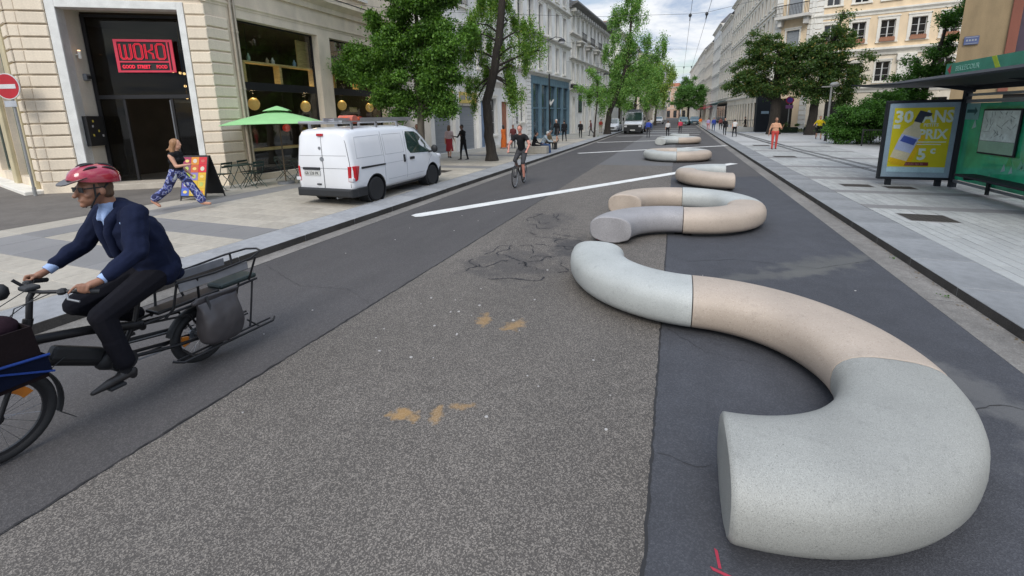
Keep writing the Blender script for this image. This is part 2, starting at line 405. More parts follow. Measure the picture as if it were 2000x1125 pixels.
M_pave = mat('pavement_concrete', (0.35, 0.335, 0.30), 0.85, n=[(0.4, 0.10, 5), (3, 0.08, 4), (60, 0.12, 2)], bump=0.2)
M_paveR = mat('pavement_stone_right', (0.38, 0.38, 0.375), 0.85, n=[(0.4, 0.10, 5), (3, 0.08, 4), (60, 0.12, 2)], bump=0.2)
H0 = 0.12
pav_l = struct(sheet('pavement', [(-60, -10), (-7.02, -10), (-7.02, 420), (-60, 420)], H0 - 0.008, M_pave, None, 0.12))
pav_r = struct(sheet('pavement', [(3.80, -10), (80, -10), (80, 420), (3.80, 420)], H0 - 0.008, M_paveR, None, 0.12))
def stone_mesh(name, w, d, h, m, gap=0.004, mats2=None):
    g = gap; b = MB(); c = 0.006
    x0, x1, y0, y1 = g, w - g, g, d - g
    b.loft([[(x0, y0, -h), (x1, y0, -h), (x1, y1, -h), (x0, y1, -h)], [(x0, y0, -c), (x1, y0, -c), (x1, y1, -c), (x0, y1, -c)],
            [(x0 + c, y0 + c, 0), (x1 - c, y0 + c, 0), (x1 - c, y1 - c, 0), (x0 + c, y1 - c, 0)]], 0)
    if mats2:
        b.m = [0 if i not in mats2[1] else 1 for i in range(len(b.f))]
        return b.mesh(name, [m, mats2[0]])
    return b.mesh(name, m)
# kerb stones: the road-side face is much darker than the top
kl_me = stone_mesh('kerb_stone', 0.82, 1.3, 0.14, M_gran, 0.004, (M_kface, (1, 5, 1)))
kr_me = stone_mesh('kerb_stone', 0.70, 1.1, 0.14, M_granR, 0.004, (M_kface, (3,)))
rr_ = random.Random(4)
for i in range(60):
    o = inst('kerb_stone', kl_me, pav_l, (KL - 0.82, -2 + i * 1.3, H0 + rr_.uniform(-.002, .003)))
for i in range(75):
    o = inst('kerb_stone', kr_me, pav_r, (KR, -1.5 + i * 1.1, H0 + rr_.uniform(-.002, .003)))
for p_, x0, x1, y, par in ((1, KL - .82, KL, 76, pav_l), (1, KR, KR + .7, 81, pav_r)):
    b = MB(); b.box(x0, x1, y, 420, -0.02, H0)
    b.build('kerb_run', M_gran, par)['kind'] = 'stuff'
# left: pale slabs between grey bands
BL = [(3.45, 4.25), (5.25, 6.0), (10.6, 11.4), (15.8, 16.6), (21.0, 21.8), (26.2, 27.0), (31.5, 32.3), (37, 37.8)]
sl_me = stone_mesh('paving_slab', 0.72, 0.45, 0.03, M_slab)
cnt = 0
restb = MB()
def in_band(y, d): return any(y + d > a + .02 and y < b_ - .02 for a, b_ in BL)
y = -1.5
segs = []
edges = [-1.6] + [e for ab in BL for e in ab]
for a_, b_ in zip(edges[0::2], edges[1::2]):
    nrow = max(1, round((b_ - a_) / 0.45)); dy = (b_ - a_) / nrow
    for i in range(nrow):
        yy = a_ + i * dy
        off = 0.36 * (i % 2)
        for k in range(6):
            x0 = -10.9 + k * 0.643
            if yy < 12.5 and cnt < 215:
                o = inst('paving_slab', sl_me, pav_l, (x0, yy, H0 + rr_.uniform(-.0015, .0015)), scale=(0.643 / .72, dy / .45, 1)); cnt += 1
            else:
                restb.box(x0 + .005, x0 + .638, yy + .005, yy + dy - .005, H0 - .01, H0)
o = restb.build('paving_slabs', M_slab, pav_l); o['kind'] = 'stuff'
bl_me = stone_mesh('band_slab', 0.965, 0.8, 0.03, M_bandm)
for a_, b_ in BL:
    for k in range(4): inst('band_slab', bl_me, pav_l, (-10.9 + k * .964, a_, H0 + .0008), scale=(1, (b_ - a_) / .8, 1))
ls_me = stone_mesh('band_slab', 0.8, 1.05, 0.03, M_bandm)
for i in range(16):
    inst('band_slab', ls_me, pav_l, (-11.72, -1 + i * 1.05, H0 + .0006))
    inst('paving_slab', sl_me, pav_l, (-12.55, -1 + i * 1.05, H0 + .0003), scale=(0.83 / .72, 1.05 / .45, 1))
struct(sheet('asphalt_apron', [(-60, -9), (-12.6, -9), (-12.6, 9.2), (-60, 9.2)], H0 - .002, mat('worn_apron', (0.13, 0.115, 0.10), 0.9, n=[(0.5, .22, 6), (5, .1, 4), (90, .25, 2)], bump=.3)))
# right: long pavers, grey bands, dark cover plates
BR = [(10.95, 11.35), (12.9, 13.3), (15.3, 15.9), (18.4, 18.9), (21.8, 22.4), (25.5, 26.0), (29, 29.5), (33, 33.5)]
pv_me = stone_mesh('paver', 0.165, 0.6, 0.03, M_slabR, 0.004)
cnt = 0; restb = MB()
for k in range(26):
    x0 = 3.80 + k * 0.165; y = 4.6 + (k * 7 % 5) * .12
    while y < 36:
        nb = [ab for ab in BR if y + .6 > ab[0] and y < ab[1]]
        y1 = min(y + .6, nb[0][0]) if nb else y + .6
        if nb and y >= nb[0][0] - .02: y = nb[0][1]; continue
        if y1 - y > .05:
            ok = (y < 8.3 and x0 < 6.6)
            if 9.8 < (y + y1) / 2 < 10.5 and 4.08 < x0 + .08 < 4.86: pass
            elif ok and cnt < 298:
                inst('paver', pv_me, pav_r, (x0, y, H0 + rr_.uniform(-.001, .001)), scale=(1, (y1 - y) / .6, 1)); cnt += 1
            elif k < 26 and y < 30:
                restb.box(x0 + .004, x0 + .161, y + .004, y1 - .004, H0 - .01, H0 + rr_.uniform(-.001, .001))
        y = y1 if not nb else nb[0][1]
o = restb.build('pavers', M_slabR, pav_r); o['kind'] = 'stuff'
bb_me = stone_mesh('band_slab', 1.07, 0.6, 0.03, M_bandm)
for a_, b_ in BR:
    for k in range(4): inst('band_slab', bb_me, pav_r, (3.80 + k * 1.07, a_ + .004, H0 + .0008), scale=(1, (b_ - a_ - .008) / .6, 1))
M_plate = mat('cast_iron_plate', (0.05, 0.042, 0.035), 0.7, 0.3, n=[(30, .25, 4)], bump=.5)
def plate(x0, x1, y0, y1, lab):
    t = thing('cover_plate', ((x0 + x1) / 2, (y0 + y1) / 2, H0), lab, 'cover plate', group='dark cover plates set in the pavement')
    w, d = (x1 - x0) / 2, (y1 - y0) / 2
    b = MB(); b.box(-w, w, -d, d, -.01, .002); b.build('frame', M_bandm, t)
    b = MB(); b.box(-w + .03, w - .03, -d + .03, d - .03, 0, .006)
    n_ = int(w * 2 / .09)
    for i in range(n_): b.box(-w + .05 + i * .09, -w + .07 + i * .09, -d + .05, d - .05, .006, .009)
    b.build('lid', M_plate, t)
plate(4.08, 4.84, 9.82, 10.48, 'dark square cover plate in the right pavement, the one nearest the viewer')
plate(4.25, 4.95, 13.9, 14.4, 'dark cover plate in the pavement left of the advert panel')
plate(5.15, 5.8, 13.75, 14.2, 'dark cover plate just under the yellow advert panel')
plate(4.1, 5.0, 22.2, 22.9, 'dark cover plate in front of the person in red trousers')
plate(-9.1, -8.1, 14.3, 15.0, 'dark cover plate in the pavement just ahead of the white van')
plate(4.3, 5.2, 29.5, 30.3, 'thin dark cover plate further up the right pavement behind the person in red trousers')
M_rail = mat('rail_steel', (0.03, 0.031, 0.035), 0.6, 0.2)
for pts in ([(4.95, 52), (5.55, 27), (6.15, 16)], [(5.25, 52), (5.95, 27), (6.75, 16)]):
    b = MB()
    for off in (0, .13):
        for (x, y), (x2, y2) in zip(pts, pts[1:]): b.add([(x + off, y, H0 + .003), (x + off + .07, y, H0 + .003), (x2 + off + .07, y2, H0 + .003), (x2 + off, y2, H0 + .003)], [(3, 2, 1, 0)])
    struct(b.build('rail', M_rail))

# ------------------------------------------------------------------ concrete tube benches
def terrazzo(name, base, dark, lite, dens, sc=140):
    M = D.materials.new(name); M.use_nodes = True
    t = M.node_tree; b = t.nodes['Principled BSDF']; b.inputs['Roughness'].default_value = 0.62
    nn = t.nodes.new; g = nn('ShaderNodeTexCoord').outputs['Object']
    v = nn('ShaderNodeTexVoronoi'); v.inputs['Scale'].default_value = sc; t.links.new(g, v.inputs[0])
    cr = nn('ShaderNodeSeparateColor'); t.links.new(v.outputs['Color'], cr.inputs[0])
    r1 = nn('ShaderNodeMapRange'); r1.inputs[1].default_value = 1 - dens; r1.inputs[2].default_value = 1 - dens + .05; t.links.new(cr.outputs[0], r1.inputs[0])
    r2 = nn('ShaderNodeMapRange'); r2.inputs[1].default_value = 1 - dens; r2.inputs[2].default_value = 1 - dens + .05; t.links.new(cr.outputs[1], r2.inputs[0])
    n = nn('ShaderNodeTexNoise'); n.inputs['Scale'].default_value = 2.2; n.inputs['Detail'].default_value = 7; t.links.new(g, n.inputs[0])
    r3 = nn('ShaderNodeMapRange'); r3.inputs[1].default_value = .3; r3.inputs[2].default_value = .7; r3.inputs[3].default_value = .87; r3.inputs[4].default_value = 1.08; t.links.new(n.outputs['Fac'], r3.inputs[0])
    m1 = nn('ShaderNodeMix'); m1.data_type = 'RGBA'; m1.inputs['A'].default_value = (*base, 1); m1.inputs['B'].default_value = (*dark, 1); t.links.new(r1.outputs[0], m1.inputs['Factor'])
    m2 = nn('ShaderNodeMix'); m2.data_type = 'RGBA'; m2.inputs['B'].default_value = (*lite, 1); t.links.new(m1.outputs['Result'], m2.inputs['A']); t.links.new(r2.outputs[0], m2.inputs['Factor'])
    v3 = nn('ShaderNodeTexVoronoi'); v3.inputs['Scale'].default_value = 22; t.links.new(g, v3.inputs[0])      # sparse air holes
    c3 = nn('ShaderNodeSeparateColor'); t.links.new(v3.outputs['Color'], c3.inputs[0])
    g3 = nn('ShaderNodeMath'); g3.operation = 'LESS_THAN'; g3.inputs[1].default_value = .10; t.links.new(v3.outputs['Distance'], g3.inputs[0])
    g4 = nn('ShaderNodeMath'); g4.operation = 'GREATER_THAN'; g4.inputs[1].default_value = .86; t.links.new(c3.outputs[0], g4.inputs[0])
    g5 = nn('ShaderNodeMath'); g5.operation = 'MULTIPLY'; t.links.new(g3.outputs[0], g5.inputs[0]); t.links.new(g4.outputs[0], g5.inputs[1])
    g6 = nn('ShaderNodeMath'); g6.operation = 'MULTIPLY'; g6.inputs[1].default_value = .5; t.links.new(g5.outputs[0], g6.inputs[0])
    m3 = nn('ShaderNodeMix'); m3.data_type = 'RGBA'; m3.inputs['B'].default_value = (.10, .095, .085, 1); t.links.new(m2.outputs['Result'], m3.inputs['A']); t.links.new(g6.outputs[0], m3.inputs['Factor']); m2 = m3
    n2 = nn('ShaderNodeTexNoise'); n2.inputs['Scale'].default_value = 9; n2.inputs['Detail'].default_value = 8; n2.inputs['Roughness'].default_value = .7; t.links.new(g, n2.inputs[0])      # scuffs and water stains
    r4 = nn('ShaderNodeMapRange'); r4.inputs[1].default_value = .56; r4.inputs[2].default_value = .75; r4.inputs[3].default_value = 1; r4.inputs[4].default_value = .78; t.links.new(n2.outputs['Fac'], r4.inputs[0])
    v4 = nn('ShaderNodeVectorMath'); v4.operation = 'SCALE'; t.links.new(m2.outputs['Result'], v4.inputs[0]); t.links.new(r4.outputs[0], v4.inputs['Scale'])
    vm = nn('ShaderNodeVectorMath'); vm.operation = 'SCALE'; t.links.new(v4.outputs[0], vm.inputs[0]); t.links.new(r3.outputs[0], vm.inputs['Scale'])
    t.links.new(vm.outputs[0], b.inputs['Base Color'])
    bp = nn('ShaderNodeBump'); bp.inputs['Strength'].default_value = .25; bp.inputs['Distance'].default_value = .002; t.links.new(v.outputs['Distance'], bp.inputs['Height']); t.links.new(bp.outputs[0], b.inputs['Normal'])
    return M
TZ = {'grey': terrazzo('grey_terrazzo', (0.288, 0.288, 0.266), (0.20, 0.20, 0.185), (0.35, 0.352, 0.325), .16, 330),
      'white': terrazzo('white_terrazzo', (0.392, 0.405, 0.388), (0.28, 0.29, 0.28), (0.47, 0.48, 0.47), .10, 260),
      'beige': terrazzo('beige_concrete', (0.40, 0.33, 0.268), (0.33, 0.26, 0.205), (0.46, 0.385, 0.32), .08, 150),
      'midgrey': terrazzo('grey_concrete', (0.275, 0.265, 0.27), (0.21, 0.20, 0.20), (0.34, 0.33, 0.335), .1, 150)}
M_bolt = mat('socket_dark', (0.05, 0.05, 0.05), .6)
TW, TH, TRAD = 0.70, 0.45, 1.15
def bench_module(cx_, cy_, a0, a1, kind, label, end0=False, end1=False, rad=TRAD, ext=0.0):
    """a quarter of a ring of concrete tube, angles in degrees round (cx, cy)"""
    t = thing('bench_module', (cx_, cy_, 0), label, 'bench', group='curved concrete bench modules laid along the road')
    sec = []
    for k in range(28):
        q = 2 * math.pi * k / 28; e = 2 / 2.7
        c, s_ = math.cos(q), math.sin(q)
        sec.append((TW / 2 * math.copysign(abs(c) ** e, c), TH / 2 + 0.015 + TH / 2 * math.copysign(abs(s_) ** e, s_)))
    # a narrower foot so that the tube stands on a shadow gap
    sec = [(x * (0.86 if z < 0.06 else 1), z) for x, z in sec]
    gap = 0.004 / rad; A0, A1 = R(a0) + gap, R(a1) - gap
    rings = []; ns = 26
    for i in range(ns + 1):
        q = A0 + (A1 - A0) * i / ns
        rings.append([((rad + x) * math.cos(q), (rad + x) * math.sin(q), z) for x, z in sec])
    def shrink(q, f, dq, amt):
        zc = TH / 2 + .015
        return [((rad + x * amt) * math.cos(q + dq), (rad + x * amt) * math.sin(q + dq), zc + (z - zc) * amt) for x, z in sec]
    ea = 0.018 / rad
    r0 = [shrink(A0, 0, (0.0 if end0 else 0.0), .93 if end0 else .985), shrink(A0, 0, (.012 / rad if end0 else .003), .985 if end0 else .997)]
    r1 = [shrink(A1, 0, (-.012 / rad if end1 else -.003), .985 if end1 else .997), shrink(A1, 0, 0, .93 if end1 else .985)]
    rings = r0 + [[((rad + x) * math.cos(A0 + ea * 1.5), (rad + x) * math.sin(A0 + ea * 1.5), z) for x, z in sec]] + rings[1:-1] + \
        [[((rad + x) * math.cos(A1 - ea * 1.5), (rad + x) * math.sin(A1 - ea * 1.5), z) for x, z in sec]] + r1
    if ext:      # short straight piece at the far end
        tx, ty = -math.sin(A1), math.cos(A1)
        rings[-1:] = [[(x + tx * ext, y + ty * ext, z) for x, y, z in r] for r in rings[-1:]]
        for j in (-2, -3): rings[j] = [(x + tx * ext, y + ty * ext, z) for x, y, z in rings[j]]
    b = MB(); b.loft(rings)
    o = b.build('concrete_body', TZ[kind], t, smooth=True)
    # foot pad
    b = MB(); fr = []
    for i in range(13):
        q = A0 + .12 + (A1 - A0 - .24) * i / 12
        fr.append([((rad + x) * math.cos(q), (rad + x) * math.sin(q), z) for x, z in ((-.15, 0.0), (.15, 0.0), (.15, .04), (-.15, .04))])
    b.loft(fr); b.build('foot', M_bolt, t)
    return t
bench_module(.32, 3.45, -90, 0, 'grey', 'speckled grey concrete bench bend, the nearest module with its blunt end facing the road', end0=True)
bench_module(.32, 3.45, 0, 90, 'beige', 'beige concrete bench bend between the nearest grey module and the white one', ext=.1)
bench_module(.22, 5.75, 180, 270, 'white', 'white terrazzo bench bend at the far end of the nearest S-shaped bench', end0=True)
bench_module(.17, 9.4, -90, 0, 'beige', 'beige bend on the near right of the second bench loop')
bench_module(.17, 9.4, 0, 90, 'white', 'white bend on the far right of the second bench loop')
bench_module(.17, 7.15, 90, 178, 'midgrey', 'grey bench bend whose flat oval end faces the viewer, front left of the second loop', end1=True)
bench_module(.17, 9.35, 90, 180, 'beige', 'beige bench bend whose flat oval end faces the viewer, back left of the second loop', end1=True)
bench_module(1.5, 14.6, 180, 272, 'beige', 'beige bench bend opening to the right before the end of the long white line', end1=True)
bench_module(1.5, 14.6, 88, 180, 'white', 'white bench bend mostly hidden behind the beige one by the long white line', end0=True)
bench_module(.02, 21.75, 180, 270, 'white', 'white bench bend on the near left of the closed bench ring')
bench_module(.02, 21.75, 270, 360, 'beige', 'beige bench bend on the near right of the closed bench ring')
bench_module(.02, 21.75, 0, 90, 'white', 'white bench bend on the far right of the closed bench ring')
bench_module(.02, 21.75, 90, 180, 'beige', 'reddish beige bench bend on the far left of the closed bench ring')
bench_module(.1, 33.6, -90, 0, 'beige', 'beige bench bend in the distant loop before the two walkers on the road')
bench_module(.1, 33.6, 0, 90, 'white', 'white bench bend behind the beige one in the distant loop')
bench_module(.1, 31.35, 90, 180, 'white', 'white bench bend on the near left of the distant loop', end1=True)
bench_module(.1, 33.6, 90, 180, 'white', 'white bench bend on the back left of the distant loop')
bench_module(.9, 39.2, 180, 270, 'white', 'pale bench bend, the one furthest up the road')
b = MB(); b.cyl((-.04, 4.29, .13), (-.04, 4.32, .13), .016, 10)

# dry leaf scraps and grit caught in the gutters
b = MB(); r_ = random.Random(77)
for i in range(260):
    right = i % 3 > 0
    x = (KR - abs(r_.gauss(0, .05)) - .01) if right else (KL + abs(r_.gauss(0, .05)) + .01)
    y = r_.uniform(2.5, 14); s_ = r_.uniform(.004, .014); a = r_.uniform(0, 6.28)
    b.add([(x + math.cos(a + k) * s_ * f_, y + math.sin(a + k) * s_ * f_, .0085 + r_.uniform(0, .006)) for k, f_ in ((0, 1.5), (1.3, .7), (3.1, 1.4), (4.6, .6))], [(0, 1, 2, 3)])
tag(b.build('gutter_litter', mat('dry_leaf', (.17, .12, .06), .9, rnd=.5)), 'dry leaf scraps and grit caught along the kerbs', kind='stuff')
# ------------------------------------------------------------------ buildings
def stone(name, col, rnd=0.0, k=1.0):
    return mat(name, col, 0.85, n=[(0.35, 0.08 * k, 5), (2.2, 0.09 * k, 5, (1, 1, 0.35)), (30, 0.07, 3)], bump=0.15, rnd=rnd)
M_cream = stone('cream_limestone', (0.70, 0.60, 0.465), 0, 1.5)
M_block = stone('cream_block', (0.70, 0.605, 0.475), 0.06)
M_blockj = stone('cream_joint', (0.26, 0.21, 0.15))
M_wframe = mat('offwhite_surround', (0.68, 0.68, 0.65), 0.6)
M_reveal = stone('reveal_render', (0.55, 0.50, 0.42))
M_lw = stone('weathered_white_stone', (0.80, 0.775, 0.73), 0, 1.6)
M_lw2 = stone('pale_grey_render', (0.76, 0.74, 0.70), 0, 1.3)
M_lw3 = stone('grey_trim', (0.56, 0.54, 0.50))
M_ochre = stone('warm_ochre_render', (0.72, 0.57, 0.39))
M_beige = stone('beige_render', (0.74, 0.655, 0.53), 0, 1.3)
M_beige2 = stone('greyish_beige_render', (0.68, 0.61, 0.51), 0, 1.3)
M_trim = stone('pale_trim', (0.72, 0.69, 0.62))
M_slate = mat('slate_roof', (0.09, 0.09, 0.10), 0.6, n=[(2, .2, 4), (14, .2, 2, (1, 1, 4))])
M_zinc = mat('zinc_grey', (0.20, 0.21, 0.225), 0.5, 0.3)
M_iron = mat('black_iron', (0.02, 0.02, 0.022), 0.5, 0.4)
M_glassd = mat('dark_window_glass', (0.02, 0.022, 0.025), 0.08, n=[(1.2, .4, 3)], spec=0.9)
M_glassb = mat('blue_window_glass', (0.05, 0.075, 0.09), 0.06, n=[(0.8, .5, 3)], spec=0.9)
M_sash = mat('white_window_sash', (0.55, 0.55, 0.53), 0.5)
M_shut = mat('grey_shutter', (0.26, 0.28, 0.30), 0.6, n=[(30, .12, 1, (0.01, 0.01, 1))])
M_blue = mat('blue_grey_shopfront', (0.125, 0.205, 0.26), 0.45, n=[(1.5, .12, 4)])
M_dark = mat('interior_dark', (0.015, 0.014, 0.013), 0.9)
M_brownw = stone('brown_sandstone', (0.26, 0.19, 0.105), 0, 1.8)
M_chim = stone('chimney_stack', (0.30, 0.22, 0.17))

def wall_part(par, name, x0, x1, z0, z1, ops, m, depth=0.25, y=0.0, mrev=None):
    """front wall with rectangular openings and their reveals"""
    xs = sorted({x0, x1} | {min(max(v, x0), x1) for o in ops for v in o[:2]})
    zs = sorted({z0, z1} | {min(max(v, z0), z1) for o in ops for v in o[2:4]})
    b = MB()
    for i in range(len(xs) - 1):
        run = None
        for j in range(len(zs) - 1):
            cx, cz = (xs[i] + xs[i + 1]) / 2, (zs[j] + zs[j + 1]) / 2
            hole = any(o[0] < cx < o[1] and o[2] < cz < o[3] for o in ops)
            if not hole:
                if run is None: run = zs[j]
            if run is not None and (hole or j == len(zs) - 2):
                zt = zs[j] if hole else zs[j + 1]
                b.add([(xs[i], y, run), (xs[i + 1], y, run), (xs[i + 1], y, zt), (xs[i], y, zt)], [(0, 1, 2, 3)]); run = None
    for a, c, e, g in ops:
        e = max(e, z0)
        d = y + depth
        b.add([(a, y, e), (a, d, e), (a, d, g), (a, y, g)], [(0, 1, 2, 3)], 1)
        b.add([(c, y, e), (c, d, e), (c, d, g), (c, y, g)], [(3, 2, 1, 0)], 1)
        b.add([(a, y, g), (a, d, g), (c, d, g), (c, y, g)], [(0, 1, 2, 3)], 1)
        b.add([(a, y, e), (c, y, e), (c, d, e), (a, d, e)], [(0, 1, 2, 3)], 1)
    return b.build(name, [m, mrev or m], par, fix=False)
WCACHE = {}
def window(par, x0, x1, z0, z1, y=0.2, style='sash', sash=None, glass=None, trim=None, sill=True, tw=0.14, rail=False, shut=False):
    w, h = round(x1 - x0, 3), round(z1 - z0, 3)
    key = (w, h, style, (sash or M_sash).name, (glass or M_glassd).name, trim.name if trim else '', sill, y, rail, shut, tw)
    if key not in WCACHE:
        f = MB(); t = 0.06
        f.box(0, t, y - .03, y + .03, 0, h); f.box(w - t, w, y - .03, y + .03, 0, h)
        f.box(t, w - t, y - .03, y + .03, h - t, h); f.box(t, w - t, y - .03, y + .03, 0, t)
        if style == 'sash':
            f.box(w / 2 - .045, w / 2 + .045, y - .04, y + .028, t, h - t)
            for k in (.33, .66): f.box(t, w - t, y - .015, y + .02, h * k - .015, h * k + .015)
        elif style == 'panes':
            for k in (1, 2): f.box(w * k / 3 - .03, w * k / 3 + .03, y - .035, y + .028, t, h - t)
        if trim:
            f.box(-tw, -.002, -.05, .01, -.02, h + tw, 1); f.box(w + .002, w + tw, -.05, .01, -.02, h + tw, 1); f.box(-tw - .05, w + tw + .05, -.09, .01, h + tw + .002, h + tw + .12, 1)
            f.box(.0, w, -.048, .008, h + .002, h + tw, 1)
        if sill: f.box(-tw - .04, w + tw + .04, -.13, y - .03, -.14, -.022, 1)
        if rail:
            f.box(-.05, w + .05, -.16, -.13, .85, .9, 2); f.box(-.05, w + .05, -.155, -.135, .05, .08, 2)
            n = int(w / .12)
            for k in range(n + 1): f.box(-.04 + k * (w + .06) / n, -.02 + k * (w + .06) / n, -.152, -.138, .08, .85, 2)
        if shut:
            for a in (-w * .48 - .02, w + .02): f.box(a, a + w * .48, -.075, -.03, 0, h, 3)
        g = MB(); g.box(t, w - t, y, y + .012, t, h - t)
        WCACHE[key] = (f.mesh('window', [sash or M_sash, trim or M_trim, M_iron, M_shut]), g.mesh('pane', glass or M_glassd))
    fm, gm_ = WCACHE[key]
    o = inst('window', fm, par, (x0, 0, z0))
    inst('pane', gm_, o)
    return o
def shell(par, L_, dep, z0, z1, m, y0=0.3, roof=None, ridge=1.6, over=0.35, flat=False, back=True):
    """side and back walls behind the front sheet, with a hipped mansard roof"""
    b = MB()
    b.add([(0, 0, z0), (0, 0, z1), (0, dep, z1), (0, dep, z0)], [(0, 1, 2, 3)])
    b.add([(L_, 0, z0), (L_, 0, z1), (L_, dep, z1), (L_, dep, z0)], [(3, 2, 1, 0)])
    b.add([(0, dep, z0), (0, dep, z1), (L_, dep, z1), (L_, dep, z0)], [(0, 1, 2, 3)])
    b.build('side_wall', m, par, fix=False)
    if roof:
        r = MB(); o = over; s_ = ridge
        r.loft([[(-o * .3, -o, z1), (L_ + o * .3, -o, z1), (L_ + o * .3, dep + o, z1), (-o * .3, dep + o, z1)],
                [(-o * .3, -o, z1 + .12), (L_ + o * .3, -o, z1 + .12), (L_ + o * .3, dep + o, z1 + .12), (-o * .3, dep + o, z1 + .12)],
                [(0.1, s_ * .7, z1 + s_), (L_ - .1, s_ * .7, z1 + s_), (L_ - .1, dep - s_ * .7, z1 + s_), (0.1, dep - s_ * .7, z1 + s_)]])
        r.build('roof', roof, par)
def band(par, x0, x1, z0, z1, pr, m, name='cornice', steps=2, y0=0.0):
    b = MB(); prof = [(y0 + .02, z0), (y0 - pr * .25, z0), (y0 - pr * .35, z0 + (z1 - z0) * .35), (y0 - pr * .8, z0 + (z1 - z0) * .6), (y0 - pr, z0 + (z1 - z0) * .7), (y0 - pr, z1), (y0 + .02, z1)]
    if steps == 1: prof = [(y0 + .02, z0), (y0 - pr, z0), (y0 - pr, z1), (y0 + .02, z1)]
    b.prism(prof, x0, x1, axis=0)
    return b.build(name, m, par)
def rz_of(p, q): return math.atan2(q[1] - p[1], q[0] - p[0])

# ---- left corner building with the restaurant
A_, C_ = Vector((-13.75, 10.0)), Vector((-18.0, 7.3))
u_ = (A_ - C_).normalized()
bl = thing('corner_building', (C_.x, C_.y, 0), 'cream stone corner building with a dark restaurant entrance and tall shop windows', 'building', rz_of(C_, A_))
LC = (A_ - C_).length
HB = 16.5
# canted face: local x along the face, y inwards
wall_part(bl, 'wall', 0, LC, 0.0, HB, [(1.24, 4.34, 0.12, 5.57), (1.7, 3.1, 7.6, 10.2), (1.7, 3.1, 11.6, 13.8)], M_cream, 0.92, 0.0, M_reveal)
b = MB(); b.box(1.0, 1.24, -.05, .3, .12, 5.72); b.box(4.34, 4.52, -.05, .3, .12, 5.72); b.box(1.24, 4.34, -.05, .3, 5.5, 5.72)
b.build('door_surround', M_wframe, bl, bev=.01)
b = MB(); b.box(1.24, 4.34, 0.0, .92, .0, .30); b.build('door_step', mat('pale_step', (0.45, 0.4, 0.33)), bl, bev=.01)
rb = random.Random(2)
def blocks(par, xs, z0, z1, rows, m=M_block, proud=0.05, step=0.0):
    h = (z1 - z0) / rows
    for (x0, x1, py) in xs:
        me = None
        w = x1 - x0
        b = MB(); g = .022
        b.loft([[(0, .0, g), (w, .0, g), (w, .0, h - g), (0, .0, h - g)], [(0, -proud + .02, g), (w, -proud + .02, g), (w, -proud + .02, h - g), (0, -proud + .02, h - g)],
                [(.02, -proud, g + .02), (w - .02, -proud, g + .02), (w - .02, -proud, h - g - .02), (.02, -proud, h - g - .02)]])
        me = b.mesh('stone_block', m)
        for i in range(rows): inst('stone_block', me, par, (x0, py + rb.uniform(-.004, .004), z0 + i * h))
blocks(bl, [(0.0, .27, -.002), (.285, .985, -.03)], .45, 5.72, 15)
for x_ in ((0.0, .985), (4.54, LC + .06)): b = MB(); b.box(*x_, -.09, 0, 0.05, .45); b.build('plinth', M_cream, bl, bev=.015)
blocks(bl, [(4.54, LC + .05, -.002)], .45, 5.72, 15)
band(bl, -.1, LC + .12, 5.78, 5.92, .06, M_cream, 'string_course')
band(bl, -.25, LC + .25, 6.45, 6.95, .35, M_cream)
for z0, z1 in ((7.6, 10.2), (11.6, 13.8)): window(bl, 1.7, 3.1, z0, z1, .25, trim=M_trim)
# street face
bs = D.objects.new('street_front', None); COL.objects.link(bs); bs.parent = bl
inv = Matrix.Rotation(-bl.rotation_euler.z, 4, 'Z')
def to_local(par, x, y): v = inv @ Vector((x - C_.x, y - C_.y, 0)); return v
v = to_local(bl, A_.x, A_.y); bs.location = v; bs.rotation_euler = (0, 0, R(90) - bl.rotation_euler.z)
D.objects.remove(bs)
